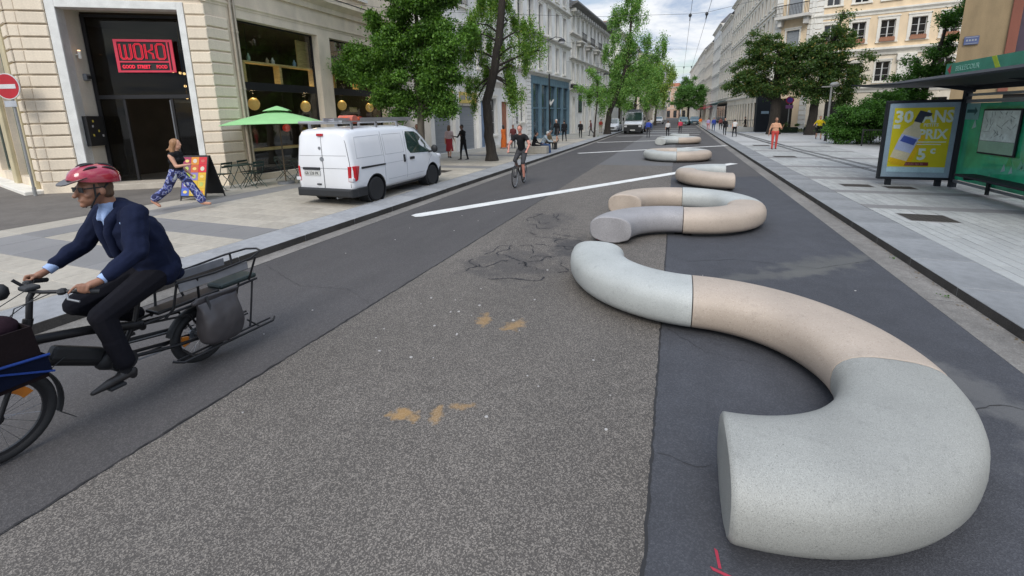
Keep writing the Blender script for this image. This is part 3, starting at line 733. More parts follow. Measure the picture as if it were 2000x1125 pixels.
# parts of the street face are direct children of the building, placed by this transform
SF = Matrix.Translation(v) @ Matrix.Rotation(R(90) - bl.rotation_euler.z, 4, 'Z')
sfm = Matrix(((0, 0, 0, 0),) * 4)
class Face:
    """stands in for a parent: builds children of a building in the frame of another face"""
    def __init__(s, par, M): s.par = par; s.M = M; s.kids = []
def on_face(par, M, fn):
    before = set(D.objects)
    fn(par)
    for o in set(D.objects) - before:
        if o.parent == par: o.matrix_local = M @ o.matrix_basis
def street_front(p):
    wall_part(p, 'wall', 0, 9.7, 0, HB, [(1.08, 4.55, .3, 5.5), (5.2, 8.75, .3, 5.5), (6.4, 7.6, 7.5, 10.0), (2.2, 3.4, 7.5, 10.0), (2.2, 3.4, 11.5, 13.8), (6.4, 7.6, 11.5, 13.8)], M_cream, 0.35, 0.0)
    blocks(p, [(0.0, .72, -.002)], .45, 5.42, 14)
    for x_ in ((0, .8), (4.56, 5.19), (8.76, 9.7)): b = MB(); b.box(*x_, -.08, 0, .05, .46); b.build('plinth', M_cream, p, bev=.015)
    for x_ in ((4.55, 5.2), (8.76, 9.7)): b = MB(); b.box(*x_, -.035, 0, .5, 5.5); b.build('pilaster', M_cream, p, bev=.008)
    band(p, -.1, 9.75, 5.78, 5.92, .06, M_cream, 'string_course')
    band(p, -.12, 9.95, 6.45, 6.95, .35, M_cream)
    b = MB(); b.box(-.1, 9.9, -.36, -.2, 6.955, 6.985); b.build('gutter_strip', M_iron, p)
    for x, r in ((.86, .045), (.99, .04)):
        b = MB(); b.cyl((x, -.07, .1), (x, -.07, 6.4), r, 10)
        for z in (1.3, 3.2, 5.0): b.cyl((x, -.07, z), (x, -.07, z + .06), r + .014, 10)
        b.build('drainpipe', mat('painted_pipe', (0.42, 0.36, 0.28), .5), p, smooth=True)
    for x0 in (2.2, 6.4):
        for z0, z1 in ((7.5, 10.0), (11.5, 13.8)): window(p, x0, x0 + 1.2, z0, z1, .25, trim=M_trim, rail=True)
    # shop window frames
    for x0, x1 in ((1.08, 4.55), (5.2, 8.75)):
        f = MB(); t = .05; y = .3
        f.box(x0, x0 + t, y - .04, y + .04, .3, 5.5); f.box(x1 - t, x1, y - .04, y + .04, .3, 5.5); f.box(x0 + t, x1 - t, y - .04, y + .04, 5.45, 5.5)
        f.box(x0 + t, x1 - t, y - .05, y + .05, 3.22, 3.5); f.box(x0 + t, x1 - t, y - .04, y + .04, .3, .38)
        o = f.build('shop_window', M_iron, p)
        for z0, z1 in ((.38, 3.22), (3.5, 5.45)):
            g = MB(); g.box(x0 + t, x1 - t, y - .006, y + .006, z0, z1); g.build('pane', M_glass, o)
def mk_glass(name, tint, op, gc=.85):
    M = D.materials.new(name); M.use_nodes = True; t = M.node_tree; t.nodes.clear()
    o = t.nodes.new('ShaderNodeOutputMaterial'); mxs = t.nodes.new('ShaderNodeMixShader'); tr = t.nodes.new('ShaderNodeBsdfTransparent'); gl = t.nodes.new('ShaderNodeBsdfGlossy')
    fr = t.nodes.new('ShaderNodeLayerWeight'); fr.inputs[0].default_value = .5      # same from both sides of the pane
    pw = t.nodes.new('ShaderNodeMath'); pw.operation = 'POWER'; pw.inputs[1].default_value = 4; t.links.new(fr.outputs['Facing'], pw.inputs[0])
    ad = t.nodes.new('ShaderNodeMath'); ad.operation = 'MULTIPLY_ADD'; ad.inputs[1].default_value = .9; ad.inputs[2].default_value = .05; t.links.new(pw.outputs[0], ad.inputs[0])
    tr.inputs[0].default_value = (*tint, 1); gl.inputs['Roughness'].default_value = .02; gl.inputs['Color'].default_value = (gc, gc, gc, 1)
    t.links.new(ad.outputs[0], mxs.inputs[0]); t.links.new(tr.outputs[0], mxs.inputs[1]); t.links.new(gl.outputs[0], mxs.inputs[2]); t.links.new(mxs.outputs[0], o.inputs[0])
    return M
M_glass2 = mk_glass('door_glass', (.6, .62, .62), 0.0, .3)
M_glass = mk_glass('shop_glass', (0.88, 0.9, 0.88), 0.0)
on_face(bl, SF, street_front)
# side street face, receding to the left from the corner
S0 = Vector((-30.0, 10.1)); ls = (C_ - S0).length
SS = Matrix.Translation(to_local(bl, S0.x, S0.y)) @ Matrix.Rotation(rz_of(S0, C_) - bl.rotation_euler.z, 4, 'Z')
def side_front(p):
    ops = [(ls - 3.2, ls - 1.2, .5, 5.5), (ls - 6.6, ls - 3.9, .5, 5.5), (ls - 10.4, ls - 7.3, .5, 5.5)]
    wall_part(p, 'wall', 0, ls, 0, HB, ops, M_cream, .3)
    blocks(p, [(ls - .5, ls + .02, -.03)], .45, 5.72, 15)
    for x_ in ((ls - 1.15, ls - .55), (ls - 3.85, ls - 3.25)): b = MB(); b.box(*x_, -.11, 0, .05, 5.7); b.build('pilaster', mat('yellow_stone', (0.5, 0.43, 0.27)), p, bev=.02)
    band(p, 0, ls + .1, 5.78, 5.92, .06, M_cream, 'string_course'); band(p, 0, ls + .25, 6.45, 6.95, .35, M_cream)
    b = MB(); b.box(0, ls - .05, -.45, 0, .0, .22); b.build('plinth', M_trim, p, bev=.02)
    for a, c, e, g in ops: window(p, a, c, e, g, .2, 'panes', sash=mat('sage_frame', (0.16, 0.19, 0.15)), glass=M_glassd, sill=False)
on_face(bl, SS, side_front)
# roof and back as one closed block behind the faces
b = MB()
poly = [(C_.x - .0, C_.y + .0), (A_.x, A_.y), (-13.75, 19.7), (-30, 19.7), (S0.x, S0.y)]
pl = [tuple((inv @ Vector((x - C_.x, y - C_.y, 0))).xy) for x, y in poly]
b.prism(pl, HB, HB + .5); b.build('roof', M_slate, bl)
b = MB()
q = [pl[2], pl[3], pl[4]]
for (x, y), (x2, y2) in zip(q, q[1:]): b.add([(x, y, 0), (x2, y2, 0), (x2, y2, HB), (x, y, HB)], [(0, 1, 2, 3)])
b.build('side_wall', M_cream, bl)
# inside of the restaurant
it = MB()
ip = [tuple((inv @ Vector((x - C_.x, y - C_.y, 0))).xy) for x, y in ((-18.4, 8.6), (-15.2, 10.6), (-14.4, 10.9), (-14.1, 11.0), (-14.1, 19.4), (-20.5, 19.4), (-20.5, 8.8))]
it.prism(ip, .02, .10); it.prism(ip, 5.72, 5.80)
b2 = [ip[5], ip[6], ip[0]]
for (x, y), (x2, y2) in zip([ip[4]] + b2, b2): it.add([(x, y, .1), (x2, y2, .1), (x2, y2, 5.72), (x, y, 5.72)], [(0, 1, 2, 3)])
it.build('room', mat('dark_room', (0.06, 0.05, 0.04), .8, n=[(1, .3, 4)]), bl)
# entrance glazing, recessed in the canted face
YD = .86
f = MB()
f.box(1.26, 1.36, YD, YD + .08, .3, 5.5); f.box(4.24, 4.32, YD, YD + .08, .3, 5.5); f.box(1.36, 4.24, YD, YD + .08, 5.42, 5.5); f.box(1.36, 4.24, YD - .02, YD + .1, 2.95, 3.07)
f.box(2.0, 2.07, YD, YD + .08, .3, 2.95); f.box(3.35, 3.42, YD, YD + .08, .3, 2.95)
o = f.build('door_frame', M_iron, bl)
g = MB()
g.box(1.36, 4.24, YD + .03, YD + .04, 3.07, 5.42); g.box(1.36, 2.0, YD + .03, YD + .04, .3, 2.95); g.box(3.42, 4.24, YD + .03, YD + .04, .3, 2.95)
g.build('pane', M_glass2, o)
b = MB(); b.T = Matrix.Translation((3.35, YD, 0)) @ Matrix.Rotation(R(62), 4, 'Z')
b.box(0, .06, 0, .05, .32, 2.9); b.box(.9, .96, 0, .05, .32, 2.9); b.box(.06, .9, 0, .05, 2.82, 2.9); b.box(.06, .9, 0, .05, .32, .42)
b.build('door', M_zinc, bl)
# red framed sign hanging in the entrance glazing
M_redlit = mat('red_neon', (0.5, 0.02, 0.04), .5, emit=(1.0, 0.03, 0.07), es=0.40)
M_redlit2 = mat('red_neon_bright', (0.5, 0.02, 0.04), .5, emit=(1.0, 0.02, 0.06), es=0.75)
M_redframe = mat('red_sign_frame', (0.5, 0.03, 0.06), .5, emit=(1.0, 0.05, 0.12), es=0.12)
M_black = mat('black_board', (0.012, 0.012, 0.013), .6)
def on_canted(x, y, z): p = C_ + u_ * x + Vector((-u_.y, u_.x)) * y; return (p.x, p.y, z)
RC = bl.rotation_euler.z
sg = thing('restaurant_sign', on_canted(2.1, YD - .12, 3.76), 'red framed lit sign reading WOKO over STREET FOOD, hanging in the dark restaurant entrance', 'sign', RC)
sw, sh = 1.62, 1.0
b = MB(); b.box(.06, sw - .06, .02, .04, .06, sh - .06); b.build('backboard', M_black, sg)
b = MB(); b.box(0, sw, -.01, .02, sh - .07, sh); b.box(0, sw, -.01, .02, 0, .06); b.box(0, .08, -.01, .02, .06, sh - .07); b.box(sw - .17, sw - .13, -.01, .02, .06, sh - .07); b.box(sw - .08, sw, -.01, .02, .06, sh - .07); b.box(.08, sw - .17, -.01, .02, .30, .345)
b.build('frame', M_redframe, sg)
def text(par, s_, x, z, size, m, y=-.01, sx=1.0, bold=.0, ext=.006, name='lettering', rot=None, align='LEFT', sp=1.0):
    c = D.curves.new(name, 'FONT'); c.body = s_; c.size = size; c.extrude = ext; c.offset = bold; c.align_x = align; c.space_character = sp; c.resolution_u = 2
    o = D.objects.new(name, c); COL.objects.link(o)
    dg = bpy.context.evaluated_depsgraph_get(); me = D.meshes.new_from_object(o.evaluated_get(dg)); D.objects.remove(o)
    me.materials.clear(); me.materials.append(m)
    o = D.objects.new(name, me); COL.objects.link(o); o.parent = par
    o.location = (x, y, z); o.rotation_euler = rot or (R(90), 0, 0); o.scale = (sx, 1, 1)
    return o
# tall rounded letters built from double tubes
lt = MB()
def stroke(pts, closed=False):
    for d in (-.022, .022, .0):
        q = []
        n = len(pts)
        for i, (x, z) in enumerate(pts):
            a = Vector(pts[(i - 1) % n] if (i or closed) else pts[0]); c = Vector(pts[(i + 1) % n] if (i < n - 1 or closed) else pts[-1]); t_ = (c - a).normalized() if (c - a).length else Vector((1, 0))
            q.append((x - t_.y * d, .0 if d else .01, z + t_.x * d))
        if closed: q.append(q[0])
        lt.tube(q, .0085 if d else .006, 6)
def rr(x0, x1, z0, z1, r=.05):
    return [(x0 + r, z0), (x1 - r, z0), (x1, z0 + r), (x1, z1 - r), (x1 - r, z1), (x0 + r, z1), (x0, z1 - r), (x0, z0 + r)]
stroke([(.15, .86), (.15, .46), (.19, .41), (.26, .41), (.29, .46), (.29, .84)]); stroke([(.29, .46), (.33, .41), (.40, .41), (.44, .46), (.44, .86)])
stroke(rr(.54, .74, .41, .86), True)
stroke([(.84, .86), (.84, .41)]); stroke([(1.04, .86), (1.03, .70), (.90, .635), (1.03, .57), (1.04, .41)])
stroke(rr(1.15, 1.37, .41, .86), True)
lt.build('lettering', M_redlit, sg, smooth=True)
text(sg, 'GOOD', .14, .12, .15, M_redlit2, sx=.74, bold=.003); text(sg, 'STREET', .55, .12, .15, M_redlit2, sx=.74, bold=.003); text(sg, 'FOOD', 1.08, .12, .15, M_redlit2, sx=.72, bold=.002)
# small things on the left reveal
M_lampw = mat('warm_lamp', (0.8, 0.5, 0.2), .5, emit=(1.0, 0.62, 0.25), es=3.5)
M_globe = mat('amber_globe', (0.45, 0.33, 0.1), .4, emit=(1.0, 0.62, 0.2), es=0.22)
t = thing('menu_box', on_canted(1.24, .12, 1.5), 'black menu box fixed to the left wall of the restaurant entrance', 'menu box', RC)
b = MB(); b.box(0, .12, 0, .72, 0, .92); b.build('case', M_black, t, bev=.01)
r_ = random.Random(8)
for i in range(5):
    b = MB(); x = .12 + r_.random() * .45; z = .15 + r_.random() * .6; b.box(.12, .126, x, x + .06, z, z + .07); b.build('sticker', mat('sticker%d' % (i % 2), ((0.5, 0.4, 0.06), (0.4, 0.4, 0.4))[i % 2]), t)
t = thing('wall_lamp', on_canted(1.24, .42, 4.15), 'small lit wall lamp on the pale reveal beside the entrance', 'lamp', RC)
b = MB(); b.cyl((.0, 0, .1), (.1, 0, .1), .02, 8); b.cyl((.1, 0, -.02), (.1, 0, .2), .04, 10); b.build('bracket', M_trim, t)
b = MB(); b.cyl((.1, 0, .2), (.1, 0, .23), .036, 10); b.build('bulb', mat('warm_lamp_soft', (.8, .6, .4), .5, emit=(1, .6, .3), es=2.0), t)
t = thing('junction_box', on_canted(1.24, .52, 3.5), 'dark grey box fixed to the reveal below the wall lamp', 'box', RC)
b = MB(); b.box(0, .1, 0, .17, 0, .2); b.build('case', M_zinc, t, bev=.01); b = MB(); b.box(.1, .14, .03, .14, .05, .15); b.build('dial', M_black, t)
t = thing('chandelier', on_canted(3.55, 1.6, 3.35), 'cluster of small amber lights glowing inside the restaurant entrance', 'lamp')
b = MB(); b.cyl((0, 0, .4), (0, 0, 2.35), .012, 6)
bp_ = [(-.55, 0, .55), (-.35, .1, .5), (.0, .0, .45), (-.2, .1, .05), (.1, .2, .1), (.35, .0, -.15), (-.05, 0, -.35), (.25, .3, .3)]
for p_ in bp_: b.tube([(0, 0, .4), (p_[0] * .5, p_[1] * .5, .42), (p_[0], p_[1], p_[2] + .05)], .008, 5)
b.build('arms', mat('brass', (.35, .22, .06), .35, .9), t)
for p_ in bp_:
    b = MB(); b.ell(p_, .045, 10); b.build('bulb', M_lampw, t, smooth=True)
# shelving and fittings behind the two tall windows
M_wood = mat('pale_wood', (0.62, 0.46, 0.20), .6, n=[(3, .2, 4, (1, 1, 8)), (20, .1, 3)])
for k, (y0, y1, lab) in enumerate(((11.45, 14.75, 'wooden shelf unit behind the first shop window, with bottles and plants on top'), (15.8, 19.2, 'wooden shelf unit behind the second shop window, half hidden by the tree'))):
    t = thing('shelf_unit', (-14.16, y0, 0), lab, 'shelf')
    b = MB(); b.box(-.35, .0, 0, y1 - y0, 4.18, 4.24); b.build('shelf', M_wood, t)
    for yy in ((.0, 1.5, y1 - y0 - .1)): b = MB(); b.box(-.33, -.02, yy, yy + .1, 3.5, 4.18); b.build('divider', M_wood, t)
    b = MB(); b.box(-.35, -.3, y1 - y0 - .6, y1 - y0, 4.24, 5.3); b.build('backboard', M_wood, t)
    for i in range(4):
        yy = .15 + (i + .7 * r_.random()) * (y1 - y0 - .9) / 4
        h = .18 + r_.random() * .2
        col = ((.3, .4, .3), (.45, .35, .2), (.5, .5, .45), (.2, .3, .4))[i % 4]
        q = tag(MB().lathe([(.001, 0), (.06, 0), (.07, h * .5), (.03, h * .8), (.02, h), (.001, h)], 10).build('bottle', mat('bottle%d' % (i % 4), col, .3), None, smooth=True, loc=(-14.16 - .1 - r_.random() * .1, y0 + yy, 4.24)),
            '%s vessel standing on the shelf behind the %s tall restaurant window' % (('green', 'tan', 'white', 'blue')[i % 4], ('first', 'second')[k]), 'bottle', 'vessels on the restaurant shelves')
for i, (x, y, z, lab) in enumerate(((-14.6, 12.03, 2.78, 'leftmost amber globe lamp, above the left edge of the green parasol'), (-14.6, 14.44, 2.72, 'amber globe lamp to the right of the green parasol top'), (-14.6, 16.6, 2.8, 'amber globe lamp at the left edge of the second shop window'), (-14.6, 18.55, 2.72, 'rightmost amber globe lamp, above the roof rack of the van'))):
    t = thing('pendant_lamp', (x, y, z), lab, 'lamp', group='amber globe lamps in the restaurant windows')
    b = MB(); b.cyl((0, 0, .2), (0, 0, 2.9), .008, 5); b.build('cord', M_iron, t)
    b = MB(); b.ell((0, 0, 0), (.2, .2, .23), 16); b.build('globe', M_globe, t, smooth=True)
    b = MB(); b.ell((0, 0, .03), .05, 8); b.build('bulb', M_lampw, t)
    ld_ = D.lights.new('lamp_light', 'POINT'); ld_.energy = 16; ld_.color = (1, .72, .4); ld_.shadow_soft_size = .1
    lo__ = D.objects.new('lamp_light', ld_); COL.objects.link(lo__); lo__.parent = t; lo__.location = (.0, .0, .45)
t = thing('counter', (-14.62, 11.5, 0), 'long pale wooden bar counter inside the restaurant windows', 'counter')
b = MB(); b.box(-.35, .25, 0, 7.0, 1.08, 1.16); b.build('top', M_wood, t); b = MB(); b.box(-.35, .1, 0.05, 6.95, .1, 1.08); b.build('front', M_dark, t)
t = thing('wall_sign', (-14.6, 17.1, 2.5), 'small pale plaque behind the second restaurant window', 'sign')
b = MB(); b.box(-.02, .0, 0, .5, 0, .22); b.build('board', mat('dull_yellow', (.35, .3, .12)), t)
for y, z, lab in ((13.43, 1.87, 'red paper lantern just under the green parasol'), (17.86, 2.15, 'small red paper lantern above the van roof rack')):
    t = thing('paper_lantern', (-14.7, y, z), lab, 'lantern', group='red lanterns in the restaurant')
    b = MB(); b.lathe([(.03, -.15), (.12, -.1), (.15, 0), (.12, .1), (.03, .15)], 12); b.build('shade', mat('red_paper', (.5, .03, .02), .6, emit=(1, .05, .02), es=.12), t, smooth=True)
    b = MB(); b.cyl((0, 0, .15), (0, 0, 3.9 - z + 1.5), .006, 4); b.build('cord', M_iron, t)

# ---- left row further up the street: the front line closes slowly in on the road
F0, F1 = Vector((-12.6, 22.0)), Vector((-9.6, 70.0))
fu = (F1 - F0).normalized()
def left_b(s0, label, name='town_house'):
    p = F0 + fu * s0
    return thing(name, (p.x, p.y, 0), label, 'building', math.atan2(fu.y, fu.x))
M_yel = mat('yellow_fascia', (0.60, 0.45, 0.13), .6)
b2_ = left_b(-.9, 'pale stone house with a yellow shop fascia and roller shutters, behind the leaning dark tree')
LB = 11.0
ops = [(.4, 2.1, .12, 3.0), (2.9, 5.0, .12, 2.85), (5.6, 6.5, .12, 3.2), (7.2, 8.2, .9, 3.4), (9.1, 10.2, .12, 3.2)]
up = [(x, x + 1.05, z0, z0 + h) for z0, h in ((5.3, 2.2), (8.7, 2.2), (12.0, 2.0)) for x in (.9, 3.3, 5.7, 8.1)]
wall_part(b2_, 'wall', 0, LB, 0, 16.5, ops + up, M_lw2, .3)
shell(b2_, LB, 10, 0, 16.5, M_lw2, roof=M_slate)
for o_ in up: window(b2_, *o_, .2, trim=M_trim, rail=True)
for a, c, e, g in ops[:3]:
    b = MB(); b.box(a, c, .12, .16, e, g)
    for k in range(int((g - e) / .12)): b.box(a, c, .1, .12, e + k * .12, e + k * .12 + .08)
    b.build('roller_shutter', M_shut if a < 5 else mat('blue_roller', (.2, .27, .38)), b2_)
window(b2_, 7.2, 8.2, .9, 3.4, .2, trim=M_trim)
b = MB(); b.box(9.1, 10.2, .15, .2, .12, 3.2); b.build('door', mat('dull_red_door', (.3, .12, .07)), b2_)
for x_ in ((.3, 2.25), (2.8, 5.1)): b = MB(); b.box(*x_, -.12, 0, 3.0, 3.65); b.build('fascia', M_yel, b2_)
for x0 in (.5, 3.1):
    for k in range(7):
        if k == 3: continue
        b = MB(); b.box(x0 + k * .2, x0 + k * .2 + .13, -.135, -.12, 3.2, 3.45); b.build('sign_letter', M_shut, b2_)
for x_ in ((2.25, 2.75), (5.15, 5.5)): b = MB(); b.box(*x_, -.22, 0, .1, 4.05); b.build('pier', M_lw, b2_, bev=.02)
band(b2_, 0, LB, 4.2, 4.6, .3, M_lw3); band(b2_, 0, LB, 16.0, 16.5, .5, M_lw3)
# blue shopfront building
b3_ = left_b(10.15, 'weathered white stone building over a tall blue grey shopfront')
L3 = 14.95
bo = [(4.0 + k * 2.12, 4.0 + k * 2.12 + 1.5, .3, 4.85) for k in range(5)]
up = []
for z0, h in ((6.2, 2.25), (9.3, 2.3), (12.7, 2.0)):
    for k in range(6): up.append((1.2 + k * 2.3, 2.15 + k * 2.3, z0, z0 + h))
arch = (1.5, 2.3, 1.7, 4.2)
wall_part(b3_, 'wall', 0, L3, 0, 15.8, [(3.8, 14.7, .12, 5.35), arch] + up, M_lw, .3)
shell(b3_, L3, 12, 0, 15.8, M_lw, roof=M_zinc)
window(b3_, *arch, .2, trim=M_trim)
b = MB(); b.prism([(1.5 + .4 + .42 * math.cos(q), 4.22 + .42 * math.sin(q)) for q in np.linspace(0, math.pi, 12)], -.04, .0, axis=1); b.build('fanlight', M_lw3, b3_)
for o_ in up: window(b3_, *o_, .22, trim=M_trim, sash=M_lw3)
sfr = MB()
sfr.box(3.82, 14.68, -.06, .1, 4.85, 5.5); sfr.box(3.82, 14.68, .05, .25, .12, .35)
for k in range(6): x = 3.82 + k * 2.13; sfr.box(x, x + .32, -.1, .25, .12, 4.85)
for k in range(5): sfr.box(4.14 + k * 2.13, 5.95 + k * 2.13, .08, .2, 2.75, 2.87)
for k in range(16): sfr.box(3.9 + k * .7, 3.94 + k * .7, -.075, -.06, 4.87, 5.48)
o = sfr.build('shopfront', M_blue, b3_, bev=.01)
for k in range(5):
    for z0, z1 in ((.35, 2.75), (2.87, 4.85)):
        g = MB(); x = 4.14 + k * 2.13; g.box(x, x + 1.81, .15, .16, z0, z1); g.build('pane', M_glassb, o)
for x0, x1 in ((2.9, 3.78), (14.3, 14.94)):
    pass
blocks(b3_, [(2.75, 3.75, -.01), (.0, .5, -.01)], .3, 5.5, 17, stone('white_block', (.72, .7, .66), .08), .06)
for k in range(4):
    b = MB(); b.box(.72, .92, -.05, 0, 2.5 - k * .31, 2.72 - k * .31); b.box(.78, .86, -.052, -.05, 2.56 - k * .31, 2.66 - k * .31, 1); b.build('sign_letter', [M_black, M_lw], b3_)
for z in (5.55, 8.75, 11.9): band(b3_, 0, L3, z, z + .28, .3, M_lw3)
band(b3_, -.1, L3 + .1, 15.2, 15.8, .7, M_lw3)
# long facade up to the side street
b4_ = left_b(25.12, 'long weathered white facade with a heavy dark cornice, last before the side street')
L4 = 20.0
up = []
for z0, h in ((5.6, 2.1), (8.1, 1.7), (10.9, 1.7)):
    for k in range(10): up.append((.9 + k * 1.9, 1.75 + k * 1.9, z0, z0 + h))
lo = [(1.2, 2.0, .12, 3.9), (5.6, 6.6, .12, 3.6), (8.4, 9.4, .12, 3.6), (11.5, 12.5, .12, 3.6), (14.5, 15.5, .12, 3.6), (17.5, 18.5, .12, 3.6)]
wall_part(b4_, 'wall', 0, L4, 0, 13.4, up + lo, M_lw, .3)
shell(b4_, L4, 12, 0, 13.4, M_lw, roof=M_zinc, ridge=1.4)
for i, o_ in enumerate(up + lo): window(b4_, *o_, .2, trim=M_trim, sash=M_lw3, tw=.12)
for z in (4.7, 7.9, 10.4): band(b4_, 0, L4, z, z + .24, .32, M_lw3)
band(b4_, -.1, L4 + .5, 13.0, 13.6, .9, mat('dark_cornice', (.17, .165, .165)))
bk_ = MB().box(0, .25, -.6, 0, 12.7, 13.0).mesh('bracket', M_lw3)
for k in range(20): inst('bracket', bk_, b4_, (.3 + k, 0, 0))
b = MB(); b.box(3.6, 5.0, -.06, 0, 2.4, 4.4); b.box(3.75, 4.85, -.065, -.06, 2.55, 4.25, 1); b.build('poster_frame', [M_black, M_glassb], b4_)
b = MB(); b.box(.3, 1.0, -.7, -.1, 4.9, 5.35); b.build('projecting_sign', M_black, b4_)
for k in range(4):
    bx, bz = 2.4 + k * 3.8, 10.05
    b = MB(); b.box(bx, bx + 1.9, -.75, 0, bz - .15, bz); b.box(bx, bx + 1.9, -.75, -.7, bz + .8, bz + .85, 1)
    for j in range(14): b.box(bx + j * .145, bx + .02 + j * .145, -.74, -.72, bz, bz + .8, 1)
    b.box(bx + .2, bx + .4, -.5, 0, bz - .5, bz - .15); b.box(bx + 1.5, bx + 1.7, -.5, 0, bz - .5, bz - .15)
    b.build('balcony', [M_lw3, M_iron], b4_)
# simple far houses
def far_house(p, rz, L_, H_, m, roof, label, nx, nz, dep=12, z_first=4.6, lower=True, group=None, name='town_house', wm=None, cornice=True, w_=.95, zh=None, sash=None):
    t = thing(name, (p[0], p[1], 0), label, 'building', rz, group)
    st = (H_ - z_first - .9) / nz; sx = L_ / nx
    up = [(sx * (k + .5) - w_ / 2, sx * (k + .5) + w_ / 2, z_first + j * st, z_first + j * st + (zh or min(2.1, st * .62))) for j in range(nz) for k in range(nx)]
    lo = [(sx * (k + .5) - w_ * .7, sx * (k + .5) + w_ * .7, .12, 3.1) for k in range(nx)] if lower else []
    wall_part(t, 'wall', 0, L_, 0, H_, up + lo, m, .25)
    shell(t, L_, dep, 0, H_, m, roof=roof)
    for o_ in up: window(t, *o_, .18, trim=M_trim if cornice else None, tw=.1, sash=sash)
    for o_ in lo: window(t, *o_, .18, 'panes', sash=M_iron, sill=False)
    if cornice:
        band(t, 0, L_, 3.75, 4.0, .25, M_trim); band(t, 0, L_, H_ - .4, H_, .45, M_trim)
        for j in range(1, nz): band(t, 0, L_, z_first + j * st - .5, z_first + j * st - .35, .12, M_trim, 'string_course', 1)
    b = MB()
    rc = random.Random(int(L_ * 10))
    for k in range(2): x = L_ * (.2 + .5 * k + .1 * rc.random()); b.box(x, x + 1.3, dep * .25, dep * .25 + .6, H_, H_ + 2.6)
    b.build('chimney', M_chim, t)
    return t
far_house(F0 + fu * 52.5, math.atan2(fu.y, fu.x), 20, 15, M_lw2, M_slate, 'pale house beyond the side street on the left, behind the tall light green tree', 8, 3)
far_house(F0 + fu * 72.5 + Vector((.5, 0)), math.atan2(fu.y, fu.x), 24, 14, M_beige, M_slate, 'cream house far up the left side, showing between the street trees', 9, 3)
far_house(F0 + fu * 97 + Vector((1.2, 0)), math.atan2(fu.y, fu.x), 30, 15, M_lw2, M_slate, 'far pale house on the left, mostly hidden by trees', 9, 3)
# buildings closing the street
far_house((-16, 205), R(-4), 16, 13, stone('pinkish_render', (.48, .33, .25)), mat('terracotta_roof', (.30, .11, .06), .8), 'pinkish house with a terracotta roof closing the end of the street', 6, 3)
far_house((1, 212), R(0), 12, 10, stone('bright_cream', (.6, .54, .42)), mat('terracotta_roof', (.30, .11, .06), .8), 'bright cream house at the far end of the street between the trees', 5, 2)
far_house((13.5, 218), R(3), 14, 12, M_beige, M_slate, 'beige house at the far right of the street end', 5, 3)

# ---- right side: row along the street
q0, q1 = Vector((8.6, 52.0)), Vector((4.57, 180.0))
ru = (q0 - q1).normalized()            # local x runs towards the viewer so that outward is the road side
rzr = math.atan2(ru.y, ru.x)
def right_b(s_far): return q0 - ru * s_far
far_house(right_b(30.5), rzr, 30.3, 18.5, M_beige, M_slate, 'long beige house with a continuous upper cornice behind the dark plane trees', 15, 5, name='town_house', w_=.85)
far_house(right_b(45.5), rzr, 14.8, 17.6, M_beige2, M_slate, 'greyish house with a steep slate roof and dark awning beyond the long beige house', 6, 4, w_=.9)
far_house(right_b(60), rzr, 14.3, 19.0, M_lw2, M_slate, 'pale tall house above the dark green shop awning', 6, 5, w_=.9)
far_house(right_b(80), rzr, 19.8, 17.6, M_beige, M_slate, 'beige house above the red shop awnings', 8, 4, w_=.9)
far_house(right_b(104), rzr, 23.8, 18.6, M_beige2, M_slate, 'grey beige house two doors beyond the red awnings', 8, 4, w_=.9)
far_house(right_b(150), rzr, 45.5, 18.4, M_beige, M_slate, 'the furthest long beige house on the right of the street', 12, 4, w_=.9)
# corner building: canted corner and the face to the square
K0, K1 = Vector((8.6, 51.2)), Vector((11.2, 49.6))
dk = Vector((.986, -.167)).normalized()
K2 = K1 + dk * 32
kb = thing('corner_building', (K0.x, K0.y, 0), 'large ochre apartment building with white quoins and small balconies behind the plane trees', 'building', rz_of(K0, K1))
LK = (K1 - K0).length
ko = [(.85, 2.05, .2, 3.3), (.9, 2.0, 7.2, 9.6), (.85, 2.05, 10.9, 13.4), (.9, 2.0, 14.6, 16.6)]
wall_part(kb, 'wall', 0, LK, 0, 19, ko, M_ochre, .25)
for o_ in ko[1:]: window(kb, *o_, .15, 'sash', sash=M_shut, glass=M_shut, trim=M_trim)
b = MB(); b.box(.85, 2.05, .1, .2, .2, 3.3); b.build('door', M_dark, kb)
b = MB(); b.box(.1, LK - .1, -1.0, 0, 10.6, 10.85); b.box(.3, .6, -.7, 0, 10.0, 10.6); b.box(LK - .6, LK - .3, -.7, 0, 10.0, 10.6); b.box(.1, LK - .1, -1.0, -.96, 11.75, 11.82, 1)
for j in range(24): b.box(.1 + j * (LK - .25) / 23, .13 + j * (LK - .25) / 23, -.99, -.97, 10.85, 11.75, 1)
b.build('balcony', [M_lw3, M_iron], kb)
M_qu = stone('pale_quoin', (.68, .66, .61), .05)
blocks(kb, [(-.15, .42, -.01), (LK - .42, LK + .2, -.01)], .3, 18.6, 40, M_qu, .07)
KF = Matrix.Translation((Matrix.Rotation(-kb.rotation_euler.z, 4, 'Z') @ Vector((K1.x - K0.x, K1.y - K0.y, 0)))) @ Matrix.Rotation(math.atan2(dk.y, dk.x) - kb.rotation_euler.z, 4, 'Z')
